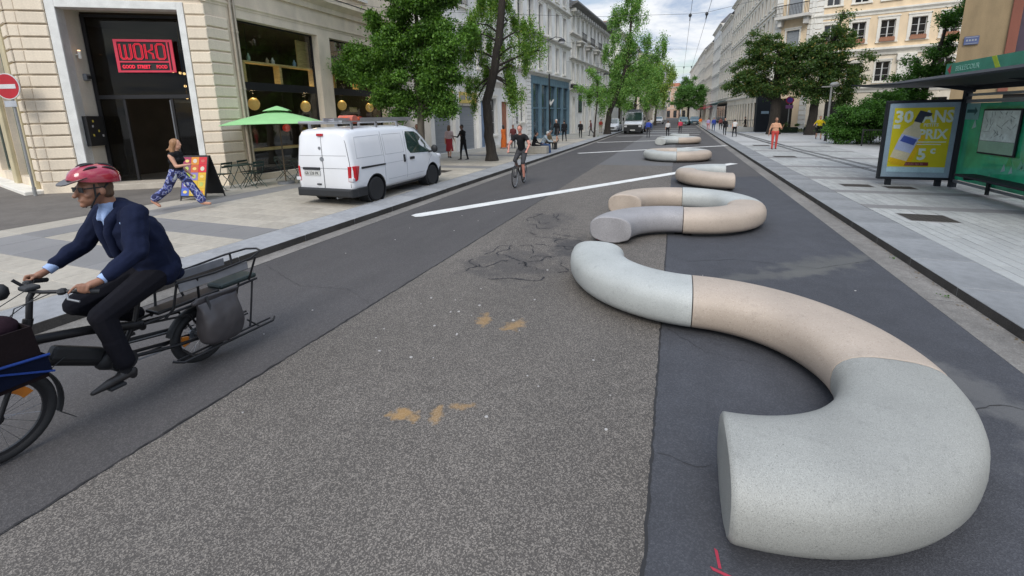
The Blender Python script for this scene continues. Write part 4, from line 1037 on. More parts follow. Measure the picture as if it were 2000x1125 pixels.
def kfront(p):
    LF = 32
    cols = [-.1 + 1.0 + k * 2.02 for k in range(15)]
    up = []
    for x in cols:
        up += [(x, x + 1.0, 7.9, 9.65), (x, x + 1.0, 11.3, 13.2), (x, x + 1.0, 14.6, 16.3), (x, x + 1.0, 4.5, 6.2)]
    lo = [(1.6, 3.2, .2, 2.9)] + [(x, x + 1.0, .8, 3.0) for x in cols[2:]]
    wall_part(p, 'wall', 0, LF, 6.95, 19, [o for o in up if o[2] > 7], M_ochre, .25)
    wall_part(p, 'wall', 0, LF, 0, 6.95, [o for o in up if o[2] < 7] + lo, M_beige, .25)
    for o_ in up: window(p, *o_, .18, trim=M_trim, tw=.22 if o_[2] > 7 else .1, rail=False)
    M_box = mat('terracotta_box', (.3, .14, .08))
    for o_ in up:
        if 7 < o_[2] < 8:
            b = MB(); b.box(o_[0] - .02, o_[1] + .02, -.3, -.13, o_[2] - .05, o_[2] + .22)
            for j in range(8): b.ell((o_[0] + .1 + j * .12, -.22, o_[2] + .25), (.08, .07, .07), 6)
            b.build('flower_box', M_box, p)
    b = MB(); b.box(1.6, 3.2, .1, .2, .2, 2.9); b.build('door', M_dark, p)
    for o_ in lo[1:]: window(p, *o_, .2, 'panes', sash=M_iron, sill=False)
    band(p, 0, LF, 6.75, 7.35, .45, M_trim); band(p, 0, LF, 10.15, 10.6, .2, M_trim, 'string_course'); band(p, 0, LF, 3.6, 4.1, .3, M_trim); band(p, 0, LF, 18.3, 19, .7, M_trim)
    for x in (6.4, 14.5, 22.6):
        b = MB(); b.box(x, x + 1.1, -.2, 0, 4.1, 6.2); b.box(x - .1, x + 1.2, -.3, 0, 6.2, 6.75); b.build('pilaster', M_trim, p, bev=.03)
    blocks(p, [(-.2, .75, -.01)], 6.95, 18.6, 24, M_qu, .07)
on_face(kb, KF, kfront)
ki = Matrix.Rotation(-kb.rotation_euler.z, 4, 'Z')
kp = [K0, K1, K2, K2 + Vector((4, 14)), Vector((12, 66)), Vector((8.3, 61))]
kl = [tuple((ki @ Vector((p_[0] - K0.x, p_[1] - K0.y, 0))).xy) for p_ in kp]
b = MB(); b.prism(kl, 19.0, 19.4); b.build('roof', M_slate, kb)
# brown building at the right edge
bb_ = thing('sandstone_building', (10.6, 24.0, 0), 'brown sandstone building with a red framed tall window behind the bus shelter', 'building', R(-27))
wall_part(bb_, 'wall', 0, 16, 0, 15, [(1.6, 2.5, 3.0, 9.5), (4.5, 5.4, 3.0, 9.5), (7.5, 8.4, 3, 9.5), (1.5, 2.6, .12, 2.6)], M_brownw, .35)
b = MB(); b.add([(0, 0, 0), (0, 12, 0), (0, 12, 15), (0, 0, 15)], [(0, 1, 2, 3)]); b.add([(16, 0, 0), (16, 12, 0), (16, 12, 15), (16, 0, 15)], [(3, 2, 1, 0)]); b.add([(0, 12, 0), (16, 12, 0), (16, 12, 15), (0, 12, 15)], [(3, 2, 1, 0)]); b.build('side_wall', M_brownw, bb_)
b = MB(); b.box(-.3, 16.3, -.3, 12.3, 15, 15.5); b.build('roof', M_slate, bb_)
M_redst = stone('red_brown_frame', (.20, .07, .045))
for x in (1.6, 4.5, 7.5):
    b = MB(); b.box(x - .28, x - .002, -.1, .02, 2.7, 9.7); b.box(x + .902, x + 1.18, -.1, .02, 2.7, 9.7); b.build('window_frame', M_redst, bb_, bev=.02)
    b = MB(); b.box(x, x + .9, .2, .25, 3, 9.5); b.box(x + .42, x + .48, .16, .2, 3, 9.5); b.build('window', mat('purple_dark_glass', (.06, .04, .06), .2), bb_)
b = MB(); b.box(1.5, 2.6, .1, .2, .12, 2.6); b.build('door', M_dark, bb_)
t = thing('street_name_plate', (10.72, 23.90, 4.6), 'small blue street name plate high on the corner of the brown building', 'sign', R(-27))
b = MB(); b.box(0, .42, -.04, .0, 0, .32); b.box(.03, .39, -.045, -.04, .03, .05, 1); b.box(.03, .39, -.045, -.04, .27, .29, 1); b.build('plate', [mat('enamel_blue', (.07, .09, .19), .4), MATS['grey_shutter']], t)
for k in range(4): b = MB(); b.box(.06 + k * .08, .11 + k * .08, -.046, -.04, .13, .2); b.build('letter', M_shut, t)
# ------------------------------------------------------------------ trees
def leafmat(name, c1, c2, c3=None):
    M = D.materials.new(name); M.use_nodes = True; t = M.node_tree; t.nodes.clear(); nn = t.nodes.new
    o = nn('ShaderNodeOutputMaterial'); mx = nn('ShaderNodeMixShader'); df = nn('ShaderNodeBsdfPrincipled'); tr = nn('ShaderNodeBsdfTranslucent')
    df.inputs['Roughness'].default_value = .55; df.inputs['Specular IOR Level'].default_value = .35
    g = nn('ShaderNodeNewGeometry'); cr = nn('ShaderNodeValToRGB'); e = cr.color_ramp.elements
    e[0].color = (*c1, 1); e[1].color = (*c2, 1); e[1].position = .92
    if c3: k = e.new(.97); k.color = (*c3, 1)
    t.links.new(g.outputs['Random Per Island'], cr.inputs[0]); t.links.new(cr.outputs[0], df.inputs['Base Color'])
    sc = nn('ShaderNodeVectorMath'); sc.operation = 'MULTIPLY'; sc.inputs[1].default_value = (1.3, 1.5, .5); t.links.new(cr.outputs[0], sc.inputs[0]); t.links.new(sc.outputs[0], tr.inputs[0])
    mx.inputs[0].default_value = .35; t.links.new(df.outputs[0], mx.inputs[1]); t.links.new(tr.outputs[0], mx.inputs[2]); t.links.new(mx.outputs[0], o.inputs[0])
    return M
LV = {'maple': leafmat('maple_leaf', (.035, .092, .018), (.16, .30, .05)),
      'locust': leafmat('locust_leaf', (.06, .14, .025), (.23, .38, .075), (.34, .38, .06)),
      'bright': leafmat('bright_leaf', (.08, .18, .045), (.24, .42, .11), (.36, .46, .12)),
      'yellow': leafmat('yellowgreen_leaf', (.12, .20, .045), (.32, .45, .11), (.45, .45, .12)),
      'plane': leafmat('dark_leaf', (.03, .068, .02), (.105, .18, .045), (.26, .20, .05)),
      'shrub': leafmat('shrub_leaf', (.03, .085, .015), (.10, .23, .04)),
      'far': leafmat('far_leaf', (.07, .16, .045), (.15, .29, .075))}
M_bark = mat('dark_bark', (0.032, 0.026, 0.021), .95, n=[(4, .3, 5, (3, 3, .5)), (25, .35, 4, (2, 2, .3))], bump=2.5)
M_bark2 = mat('grey_bark', (0.09, 0.078, 0.062), .95, n=[(4, .3, 5, (3, 3, .5)), (25, .3, 4, (2, 2, .3))], bump=2)
LK_ = 3.4
def leaves(name, clumps, per, size, m, parent, seed, spread=.34, droop=0.0, sub=9, vert=0):
    """leaf blades in twig tufts spread through the clumps' volume; clump = (centre, radii)"""
    g = np.random.default_rng(seed)
    P_ = []
    for c, r in clumps:
        c = np.array(c, float); r = np.array(r, float)
        vol = (r[0] * r[1] * r[2]) ** (2 / 3)
        nt_ = max(4, int(sub * vol))
        d = g.normal(size=(nt_, 3)); d /= np.linalg.norm(d, axis=1)[:, None]
        rad = g.random(nt_) ** .45
        cen = c + d * rad[:, None] * r
        k = max(6, int(per * LK_ * vol / nt_))
        sp = spread * (0.6 + .8 * g.random(nt_))
        pts = np.repeat(cen, k, 0) + g.normal(size=(nt_ * k, 3)) * np.repeat(sp, k)[:, None] * np.array([.62, .62, .42] if droop < .15 else [.42, .42, .95])
        P_.append(pts)
    P_ = np.concatenate(P_); n = len(P_)
    P_[:, 2] -= droop * g.random(n)
    ax = g.normal(size=(n, 3)); ax[:, 2] -= .5 + droop; ax /= np.linalg.norm(ax, axis=1)[:, None]
    up = g.normal(size=(n, 3)) * .6 + np.array([0, 0, 1.0])
    sd_ = np.cross(ax, up); sd_ /= np.linalg.norm(sd_, axis=1)[:, None] + 1e-9
    s = size * .92 * (.6 + .8 * g.random(n))[:, None]
    nrm = np.cross(sd_, ax)
    v = np.stack([P_, P_ + ax * s * .5 + sd_ * s * .30 + nrm * s * .08, P_ + ax * s, P_ + ax * s * .5 - sd_ * s * .30 + nrm * s * .08], 1).reshape(-1, 3)
    me = D.meshes.new(name)
    me.vertices.add(n * 4); me.vertices.foreach_set('co', v.astype(np.float32).ravel())
    me.loops.add(n * 4); me.loops.foreach_set('vertex_index', np.arange(n * 4, dtype=np.int32))
    me.polygons.add(n); me.polygons.foreach_set('loop_start', np.arange(0, n * 4, 4, dtype=np.int32)); me.polygons.foreach_set('loop_total', np.full(n, 4, dtype=np.int32))
    me.materials.append(m); me.update(calc_edges=True)
    o = D.objects.new(name, me); COL.objects.link(o); o.parent = parent
    return o
def tree(name, loc, label, trunk, clumps, per, size, lm, bark=None, seed=1, spread=.34, droop=0.0, group='trees along the street', cat='tree', limbs=True, sub=9):
    """trunk = [(x,y,z,r)...] relative to loc; limbs run from the trunk to each clump"""
    t = thing(name, loc, label, cat, group=group)
    b = MB(); rg = random.Random(seed)
    pts = []
    for (x, y, z, r), (x2, y2, z2, r2) in zip(trunk, trunk[1:]):
        for k in range(4): q = k / 4; pts.append((x + (x2 - x) * q + rg.uniform(-1, 1) * r * .12, y + (y2 - y) * q + rg.uniform(-1, 1) * r * .12, z + (z2 - z) * q, r + (r2 - r) * q))
    pts.append(trunk[-1])
    pts[0] = (*pts[0][:3], pts[0][3] * 1.35)
    b.tube([p[:3] for p in pts], [p[3] for p in pts], 12)
    b.build('trunk', bark or M_bark, t, smooth=True)
    if limbs:
        b = MB()
        zs = [p[2] for p in pts]
        for c, r in clumps:
            zt = max(trunk[0][2] + (trunk[-1][2] - trunk[0][2]) * .35, min(c[2] - .25 * r[2] - .5 * math.hypot(c[0], c[1]) * .6, trunk[-1][2]))
            i = min(range(len(pts)), key=lambda k: abs(pts[k][2] - zt)); s_ = pts[i]
            mid = ((s_[0] + c[0]) / 2 + rg.uniform(-.15, .15), (s_[1] + c[1]) / 2 + rg.uniform(-.15, .15), (s_[2] + c[2]) / 2 + .12)
            r0 = max(.022, s_[3] * .34)
            b.tube([s_[:3], mid, c], [r0, r0 * .6, r0 * .25], 7)
            for k in range(5):
                a = rg.uniform(0, 6.28); e = (c[0] + math.cos(a) * r[0] * .75, c[1] + math.sin(a) * r[1] * .75, c[2] + rg.uniform(-.5, .7) * r[2])
                q = rg.uniform(.5, 1); st = tuple(mid[j] + (c[j] - mid[j]) * q for j in range(3))
                b.tube([st, tuple((st[j] + e[j]) / 2 + rg.uniform(-.05, .05) for j in range(3)), e], [r0 * .35, r0 * .2, .008], 5)
        b.build('limbs', bark or M_bark, t, smooth=True)
    leaves('crown', clumps, per, size, lm, t, seed, spread, droop, sub)
    return t
# the broad maple behind the van; clump centres are relative to its base
def rel(b, pts): return [((x - b[0], y - b[1], z - b[2]), r) for (x, y, z), r in pts]
TB = (-9.9, 15.6, H0)
tree('maple_tree', TB, 'broad dense green tree just behind the white van', [(0, 0, 0, .17), (.05, .1, 2.0, .14), (-.1, .2, 3.6, .12), (.1, .1, 5.2, .09), (.1, .1, 7.2, .04)],
     rel(TB, [((-12.6, 15.8, 4.5), (1.05, 1.0, .6)), ((-13.3, 15.8, 4.1), (.55, .6, .4)), ((-12.2, 15.9, 3.75), (.85, .8, .5)), ((-11.3, 15.9, 3.35), (.9, .9, .55)), ((-10.6, 15.6, 5.0), (1.3, 1.3, .8)), ((-11.4, 15.8, 5.9), (1.0, 1.1, .75)),
              ((-9.7, 15.5, 6.4), (1.5, 1.4, .9)), ((-8.6, 15.7, 5.3), (1.15, 1.2, .75)), ((-8.8, 15.5, 4.2), (1.1, 1.1, .7)), ((-9.9, 15.4, 3.7), (1.2, 1.1, .7)), ((-9.0, 15.6, 2.9), (.8, .8, .45)), ((-8.5, 15.6, 2.45), (.4, .5, .3)), ((-10.3, 15.6, 2.75), (.8, .8, .5)),
              ((-10.4, 15.8, 7.6), (1.4, 1.3, .9)), ((-8.7, 15.7, 7.2), (1.3, 1.3, .9)), ((-10.9, 15.8, 2.4), (.4, .4, .3))]),
     3600, .115, LV['maple'], M_bark2, 3, .30, .03, sub=15)
TB = (-8.1, 18.8, H0)
tree('locust_tree', TB, 'tall leaning tree with a dark trunk and wispy light green leaves, ahead of the van', [(0, 0, 0, .25), (-.12, 0, 1.5, .21), (-.15, 0, 2.7, .20), (.3, 0, 4.2, .19), (.55, 0, 5.6, .17), (.9, 0, 8.2, .14), (1.2, 0, 11, .1)],
     rel(TB, [((-8.7, 19.35, 5.9), (.5, .8, .9)), ((-8.9, 19.35, 4.6), (.6, .8, .8)), ((-9.1, 19.35, 3.4), (.55, .7, .7)), ((-7.4, 19.35, 3.6), (.55, .7, .7)), ((-6.9, 19.3, 3.1), (.3, .4, .4)), 
              ((-6.6, 19.35, 5.3), (.7, .7, .4)), ((-6.3, 19.35, 4.9), (.5, .5, .5)), ((-7.0, 19.35, 4.4), (.6, .6, .5)), ((-7.3, 19.35, 6.4), (.9, .9, .5)), ((-8.1, 19.35, 7.3), (1.2, 1.1, .8)), ((-6.4, 19.35, 8.0), (1.3, 1.2, .9)), ((-9.1, 19.4, 2.9), (.3, .3, .35)), ((-6.9, 19.35, 9.8), (1.8, 1.6, 1.2)), ((-9.2, 19.35, 5.2), (.5, .6, .9)), ((-6.3, 19.35, 5.9), (.6, .6, .5)), ((-5.9, 19.35, 5.0), (.35, .5, .35)), ((-7.0, 19.35, 3.2), (.4, .5, .7)), ((-7.6, 19.35, 5.2), (.4, .6, .7)), ((-9.0, 19.35, 6.4), (.6, .8, .8))]),
     1500, .085, LV['locust'], M_bark, 5, .26, .22, sub=9)
TB = (-7.05, 40, H0)
tree('young_tree', TB, 'young slim street tree with a small light crown, first tree past the blue shopfront', [(0, 0, 0, .09), (.1, 0, 1.6, .07), (.25, 0, 3.4, .05), (.2, 0, 5.4, .02)],
     rel(TB, [((-7.6, 40, 4.2), (.9, .9, .7)), ((-6.7, 40, 4.9), (.7, .8, .8)), ((-7.1, 40, 5.9), (.6, .6, .6)), ((-8.3, 40, 4.5), (.5, .5, .5)), ((-6.6, 40, 3.5), (.5, .5, .4))]),
     520, .14, LV['bright'], M_bark, 7, .3, .1, sub=9)
TB = (-6.75, 46, H0)
tree('poplar_tree', TB, 'very tall pale green tree with a leaning forked trunk, left of the parked lorry', [(0, 0, 0, .32), (.1, 0, 2.0, .27), (.9, 0, 4.2, .22), (1.7, 0, 6.5, .17), (2.0, 0, 9.5, .12), (2.1, 0, 13.5, .05)],
     rel(TB, [((-5.0, 46, 13.2), (1.0, 1.2, 1.5)), ((-5.3, 46, 11.2), (1.3, 1.3, 1.2)), ((-6.3, 46, 9.5), (.9, 1, .8)), ((-4.6, 46, 9.3), (1.3, 1.3, 1.1)), ((-3.8, 46, 11.0), (.7, .8, .8)), ((-1.9, 46, 8.4), (.95, 1, .9)), ((-2.6, 46, 7.2), (1.0, 1, .8)),
              ((-5.9, 46, 7.3), (1.1, 1.2, 1.0)), ((-3.9, 46, 6.6), (1.2, 1.2, .9)), ((-7.5, 46, 4.9), (1.1, 1.2, .9)), ((-8.4, 46, 4.0), (.7, .8, .7)), ((-6.3, 46, 4.2), (1.0, 1, .9)), ((-7.2, 46, 3.0), (.8, .9, .6)), ((-4.9, 46, 4.9), (1.0, 1.2, .8)), ((-5.6, 46, 15.5), (1.1, 1.1, 1.4)), ((-6.4, 46, 11.6), (.8, .9, 1.0)), ((-4.9, 46, 7.9), (1.2, 1.2, 1.0)), ((-2.9, 46, 8.9), (.9, 1, .8)), ((-6.9, 46, 8.3), (.8, .9, .8)), ((-4.2, 46, 12.4), (.8, .9, 1.1)), ((-5.4, 46, 5.7), (1.0, 1.2, .8)), ((-3.2, 46, 5.5), (.8, .9, .8))]),
     560, .15, LV['bright'], M_bark, 9, .42, .3, sub=6)
TB = (-5.6, 62, H0)
tree('street_tree', TB, 'rounded light green street tree behind the lorry', [(0, 0, 0, .22), (.1, 0, 3, .18), (.5, 0, 8, .06)],
     rel(TB, [((-4.9, 62, 8.2), (1.6, 1.6, 1.4)), ((-3.3, 62, 7.2), (1.5, 1.5, 1.5)), ((-6.6, 62, 5.4), (1.3, 1.5, 1.3)), ((-4.8, 62, 5.6), (1.6, 1.6, 1.4)), ((-3.0, 62, 4.9), (1.3, 1.5, 1.3)), ((-6.2, 62, 3.6), (1.3, 1.3, .9)), ((-4.0, 62, 3.6), (1.2, 1.2, .8))]),
     300, .2, LV['bright'], M_bark, 11, .5, .2, sub=4)
TB = (-3.6, 78, H0)
tree('street_tree', TB, 'yellowish green tree further up the left side, at the middle of the view', [(0, 0, 0, .2), (.1, 0, 3, .16), (.2, 0, 9, .05)],
     rel(TB, [((-3.4, 78, 9.3), (1.9, 1.6, 1.7)), ((-2.5, 78, 7.0), (1.7, 1.5, 1.6)), ((-4.9, 78, 6.6), (1.6, 1.5, 1.6)), ((-3.2, 78, 4.6), (1.3, 1.3, 1.0)), ((-2.3, 78, 5.0), (.9, 1, 1.4)), ((-1.9, 78, 8.3), (1.5, 1.4, 1.5)), ((-4.4, 78, 8.2), (1.5, 1.4, 1.4)), ((-3.0, 78, 6.0), (1.6, 1.5, 1.2))]),
     220, .25, LV['yellow'], M_bark, 12, .55, .25, sub=3.5)
for i, (x, y, lab) in enumerate(((-8.5, 70, 'green street tree further up on the left pavement'), (-7.5, 104, 'distant green tree on the left pavement beyond the yellowish one'), (-6, 135, 'furthest green tree on the left'))):
    TB = (x, y, H0)
    tree('street_tree', TB, lab, [(0, 0, 0, .2), (0, 0, 3, .16), (0, 0, 8, .05)], [((0, 0, 7.5), (2.6, 2.3, 2.2)), ((-1, 0, 5.3), (2.2, 2, 1.7)), ((1.6, 0, 5.8), (2.1, 2, 1.8)), ((.3, 0, 3.9), (2, 1.8, 1)), ((.5, 0, 9.2), (1.7, 1.7, 1.4))], 230, .27, LV['far'], M_bark, 20 + i, .6, .1, sub=3)
TB = (1.9, 98, 0)
tree('street_tree', TB, 'rounded deep green tree above the parked cars at the right end of the road', [(0, 0, 0, .25), (0, 0, 3, .2), (0, 0, 8, .05)], [((0, 0, 7.9), (1.9, 2, 1.7)), ((-1.8, 0, 6.3), (1.5, 2, 1.4)), ((1.7, 0, 6.6), (1.6, 2, 1.5)), ((-.4, 0, 5.3), (2.0, 2, 1.5)), ((1.9, 0, 4.9), (1.3, 1.6, 1)), ((-1.4, 0, 3.8), (1.4, 2, .9)), ((.6, 0, 3.6), (1.5, 1.5, .9)), ((.3, 0, 6.6), (2.2, 2, 1.8)), ((-2.2, 0, 4.8), (1.2, 1.5, 1.2))], 300, .25, LV['far'], M_bark, 31, .55, .1, sub=3.5)
TB = (5.6, 130, H0)
tree('street_tree', TB, 'small far tree beside the furthest houses on the right', [(0, 0, 0, .2), (0, 0, 6, .05)], [((0, 0, 5.5), (2, 2, 2)), ((.6, 0, 3.8), (1.5, 1.5, 1))], 140, .27, LV['far'], M_bark, 33, .6, .1, sub=3)
# right: dark trees on the small square
TB = (7.9, 44.4, H0)
tree('plane_tree', TB, 'broad dark green tree, left one of the pair before the ochre building', [(0, 0, 0, .45), (.0, 0, 2.2, .40), (-.1, 0, 4.2, .28), (-.2, 0, 7.5, .08)],
     rel(TB, [((6.6, 44.4, 8.0), (1.2, 1.3, 1.0)), ((5.9, 44.4, 6.6), (1.3, 1.4, .9)), ((4.9, 44.3, 5.2), (1.1, 1.3, .8)), ((6.5, 44.2, 5.0), (1.5, 1.5, .9)), ((7.9, 44.4, 6.9), (1.5, 1.5, 1.0)), ((8.4, 44.2, 5.3), (1.4, 1.5, .9)), ((5.3, 44.2, 4.0), (1.1, 1.2, .6)), ((7.2, 44.1, 3.9), (1.4, 1.3, .6)), ((9.2, 44.3, 4.2), (1.2, 1.2, .8)), ((7.2, 44.3, 6.0), (1.5, 1.4, .9)), ((6.2, 44.3, 7.3), (1.0, 1.2, .7)), ((8.8, 44.3, 6.2), (1.0, 1.2, .8)), ((6.2, 44.2, 4.3), (1.3, 1.2, .6)), ((8.3, 43.6, 4.0), (1.2, 1.0, .55)), ((9.3, 43.8, 5.4), (1.1, 1.1, .9)), ((9.0, 44, 7.2), (.9, 1, .7)), ((4.4, 44.2, 4.5), (.7, .9, .5))]),
     620, .17, LV['plane'], M_bark, 41, .36, .08, sub=8)
TB = (10.3, 43.0, H0)
tree('plane_tree', TB, 'dark tree with a sparse pointed top, right one of the pair on the square', [(0, 0, 0, .35), (.1, 0, 2.2, .3), (.5, 0, 5, .2), (1.4, 0, 9.5, .06)],
     rel(TB, [((9.8, 43, 7.0), (1.2, 1.3, .8)), ((11.2, 43, 6.3), (1.4, 1.4, .9)), ((12.6, 43, 5.3), (1.1, 1.3, .7)), ((9.6, 42.8, 5.4), (1.3, 1.3, .8)), ((11.2, 42.7, 4.5), (1.5, 1.3, .8)), ((10.2, 42.8, 3.8), (1.3, 1.2, .6)), ((12.8, 42.8, 4.0), (1.0, 1.2, .7)), ((11.7, 43, 8.2), (.9, 1, .6)), ((12.2, 43, 7.2), (.9, 1, .5)), ((10.7, 43, 7.9), (.8, 1, .5)), ((11.7, 43, 9.3), (.45, .6, .4)), ((13.6, 43, 6.2), (.7, .8, .3)), ((12.2, 43, 3.1), (.9, 1, .6)), ((10.6, 43, 6.0), (1.4, 1.3, .9)), ((12.0, 43, 5.0), (1.3, 1.3, .9)), ((9.0, 43, 4.6), (1.0, 1.1, .8)), ((11.6, 43, 7.4), (1.0, 1, .7)), ((9.9, 42.6, 3.3), (1.1, 1.0, .5)), ((11.4, 42.6, 3.4), (1.2, 1.0, .5)), ((13.2, 43, 5.0), (.9, 1, .7)), ((10.2, 43, 7.0), (1.0, 1, .7))]),
     520, .17, LV['plane'], M_bark, 42, .36, .08, sub=8)
for i, (x, y, h, r_, lab) in enumerate(((9.9, 31.2, 2.6, 1.0, 'large rounded green shrub behind the railing left of the advert panel'), (11.5, 30.5, 2.3, .9, 'green shrub partly hidden behind the left edge of the advert panel'), (12.6, 33.5, 3.2, 1.2, 'tall shrub rising behind the yellow advert panel'), (10.9, 32.2, 3.1, 1.25, 'large green bush at the back of the shrubs beside the grey post'), (8.95, 31.6, 1.5, .6, 'low bush with pale flowers at the foot of the grey post'))):
    t = thing('shrub', (x, y, H0), lab, 'shrub', group='shrubs on the small square')
    b = MB(); rg = random.Random(i)
    for k in range(9): a = rg.uniform(0, 6.28); b.tube([(0, 0, 0), (math.cos(a) * r_ * .3, math.sin(a) * r_ * .3, h * .4), (math.cos(a) * r_ * .7, math.sin(a) * r_ * .7, h * .8)], [.03, .02, .008], 5)
    b.build('stems', M_bark, t)
    leaves('foliage', [((0, 0, h * .72), (r_ * 1.2, r_, h * .25)), ((-r_ * .5, 0, h * .5), (r_ * .9, r_, h * .28)), ((r_ * .5, 0, h * .48), (r_ * .9, r_, h * .28)), ((0, 0, h * .25), (r_ * 1.1, r_ * .9, h * .25))], 1500, .11, LV['shrub'], t, 50 + i, .28, 0, sub=12)
TB = (13.6, 33.5, H0)
tree('street_tree', TB, 'leafy tree between the ochre building and the brown building on the right', [(0, 0, 0, .2), (0, 0, 3, .16), (.6, 0, 7, .05)],
     rel(TB, [((14.1, 33.5, 6.9), (.9, 1, .5)), ((14.9, 33.5, 7.6), (.9, 1, .6)), ((14.4, 33.5, 5.6), (1.0, 1, .8)), ((13.6, 33.5, 4.5), (1.1, 1, .8)), ((12.9, 33.5, 3.6), (1.0, 1, .6)), ((14.6, 33.5, 4.0), (1.2, 1, .9)), ((13.0, 33.3, 2.6), (1.2, 1, .5))]),
     1100, .13, LV['shrub'], M_bark, 61, .3, .05, sub=10)
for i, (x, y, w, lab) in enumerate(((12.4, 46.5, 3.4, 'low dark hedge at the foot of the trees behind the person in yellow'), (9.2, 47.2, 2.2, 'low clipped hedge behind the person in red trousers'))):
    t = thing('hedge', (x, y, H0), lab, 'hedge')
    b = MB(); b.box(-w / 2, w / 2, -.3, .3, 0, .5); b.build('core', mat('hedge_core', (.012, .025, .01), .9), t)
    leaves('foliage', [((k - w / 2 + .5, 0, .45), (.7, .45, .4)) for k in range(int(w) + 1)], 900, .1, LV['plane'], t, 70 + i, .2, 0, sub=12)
# tufts growing at the foot of the young tree and at the kerb
t = tag(leaves('weeds', [((-7.05, 40, .22), (.5, .4, .12)), ((2.97, 6.15, .01), (.03, .03, .01)), ((3.02, 7.6, .01), (.02, .04, .01))], 1000, .028, LV['shrub'], None, 90, .03, 0, sub=12), 'small weeds growing at the tree foot and along the kerb', kind='stuff')
# ------------------------------------------------------------------ vehicles
M_wpaint = mat('white_van_paint', (0.72, 0.73, 0.75), .28, n=[(1.5, .03, 4)], coat=.6)
M_plast = mat('black_plastic', (0.014, 0.015, 0.017), .6)
M_tyre = mat('tyre_rubber', (0.016, 0.016, 0.017), .85)
M_rimm = mat('dark_rim', (0.085, 0.085, 0.09), .45, .5)
M_carglass = mat('tinted_car_glass', (0.03, 0.055, 0.05), .04, n=[(2, .3, 3)], spec=1.0)
M_redlens = mat('red_lens', (0.42, 0.012, 0.02), .15, coat=.5)
M_clear = mat('clear_lens', (0.55, 0.55, 0.57), .15)
M_seam = mat('panel_gap', (0.10, 0.10, 0.11), .8)
M_alu = mat('ladder_aluminium', (0.42, 0.43, 0.45), .4, .8)
M_plate_w = mat('number_plate', (0.5, 0.5, 0.48), .5)
def wheel(par, loc, r, w, side=1, rim=None, name='wheel'):
    """axis along y; side +1 means the outer face looks to +y"""
    o = MB().lathe([(r * .60, -w / 2), (r * .9, -w / 2), (r, -w * .36), (r, w * .36), (r * .9, w / 2), (r * .60, w / 2)], 28).build(name, M_tyre, par, smooth=True, loc=loc)
    o.rotation_euler = (R(-90) * side, 0, 0)
    b = MB(); b.lathe([(.01, w * .18), (r * .22, w * .30), (r * .26, w * .2), (r * .52, w * .22), (r * .6, w * .42), (r * .62, w * .42), (r * .62, -w * .4), (.01, -w * .4)], 24)
    q = b.build('rim', rim or M_rimm, o, smooth=True)
    b = MB()
    for k in range(7):
        a = k * 2 * math.pi / 7; b.ell((r * .4 * math.cos(a), r * .4 * math.sin(a), w * .235), (r * .06, r * .06, .012), 8)
    b.cyl((0, 0, w * .2), (0, 0, w * .36), r * .13, 12, 0); b.build('hub', M_plast, o)
    return o
def loftbody(stations, sec):
    """stations = [(x, half width, z floor, z belt, z top, half width of the roof)]"""
    return [[(x, yy, zz) for yy, zz in sec(hw, zf, zb, zt, rw)] for x, hw, zf, zb, zt, rw in stations]
def sec_car(hw, zf, zb, zt, rw):
    h = [(hw * .86, zf), (hw * .97, zf + .08), (hw, zf + (zb - zf) * .35), (hw, zf + (zb - zf) * .75), (hw * .985, zb), ((hw * .985 * .5 + rw * .5), zb + (zt - zb) * .5), (rw + (hw - rw) * .1, zb + (zt - zb) * .85), (rw * .93, zt - (zt - zb) * .05), (rw * .7, zt)]
    return h + [(-y, z) for y, z in h[::-1]]
def cut(o, cutters):
    for c in cutters:
        m_ = o.modifiers.new('cut', 'BOOLEAN'); m_.operation = 'DIFFERENCE'; m_.object = c; m_.solver = 'EXACT'
    dg = bpy.context.evaluated_depsgraph_get()
    me = D.meshes.new_from_object(o.evaluated_get(dg)); old = o.data; o.modifiers.clear(); o.data = me
    for c in cutters: D.objects.remove(c)
    return o
def side_y(x, z, st):
    """half width of the lofted body at (x, z)"""
    xs = [s[0] for s in st]; i = max(0, min(len(st) - 2, sum(1 for v in xs if v <= x) - 1)); a, c = st[i], st[i + 1]; q = (x - a[0]) / (c[0] - a[0]); q = min(1, max(0, q))
    hw, zf, zb, zt, rw = [a[k] + (c[k] - a[k]) * q for k in range(1, 6)]
    pr = sec_car(hw, zf, zb, zt, rw)[:9]
    for (y0, z0), (y1, z1) in zip(pr, pr[1:]):
        if z0 <= z <= z1 + 1e-6: return y0 + (y1 - y0) * (z - z0) / max(1e-6, z1 - z0)
    return pr[-1][0]
def side_panel(par, name, poly, st, m, side, off=.006, th=.01):
    """polygon in (x, z) laid on the flank"""
    pts = []
    for (x, z), (x2, z2) in zip(poly, poly[1:] + poly[:1]):
        n = max(1, int(math.hypot(x2 - x, z2 - z) / .15)); pts += [(x + (x2 - x) * k / n, z + (z2 - z) * k / n) for k in range(n)]
    o_ = [(x, side * (side_y(x, z, st) + off), z) for x, z in pts]; i_ = [(x, side * (side_y(x, z, st) + off - th), z) for x, z in pts]
    cx_ = sum(p[0] for p in pts) / len(pts); cz_ = sum(p[1] for p in pts) / len(pts); n = len(pts)
    b = MB(); b.add(o_ + i_ + [(cx_, side * (side_y(cx_, cz_, st) + off), cz_)], [(k, (k + 1) % n, 2 * n) for k in range(n)] + [(k, (k + 1) % n, (k + 1) % n + n, k + n) for k in range(n)])
    return b.build(name, m, par)
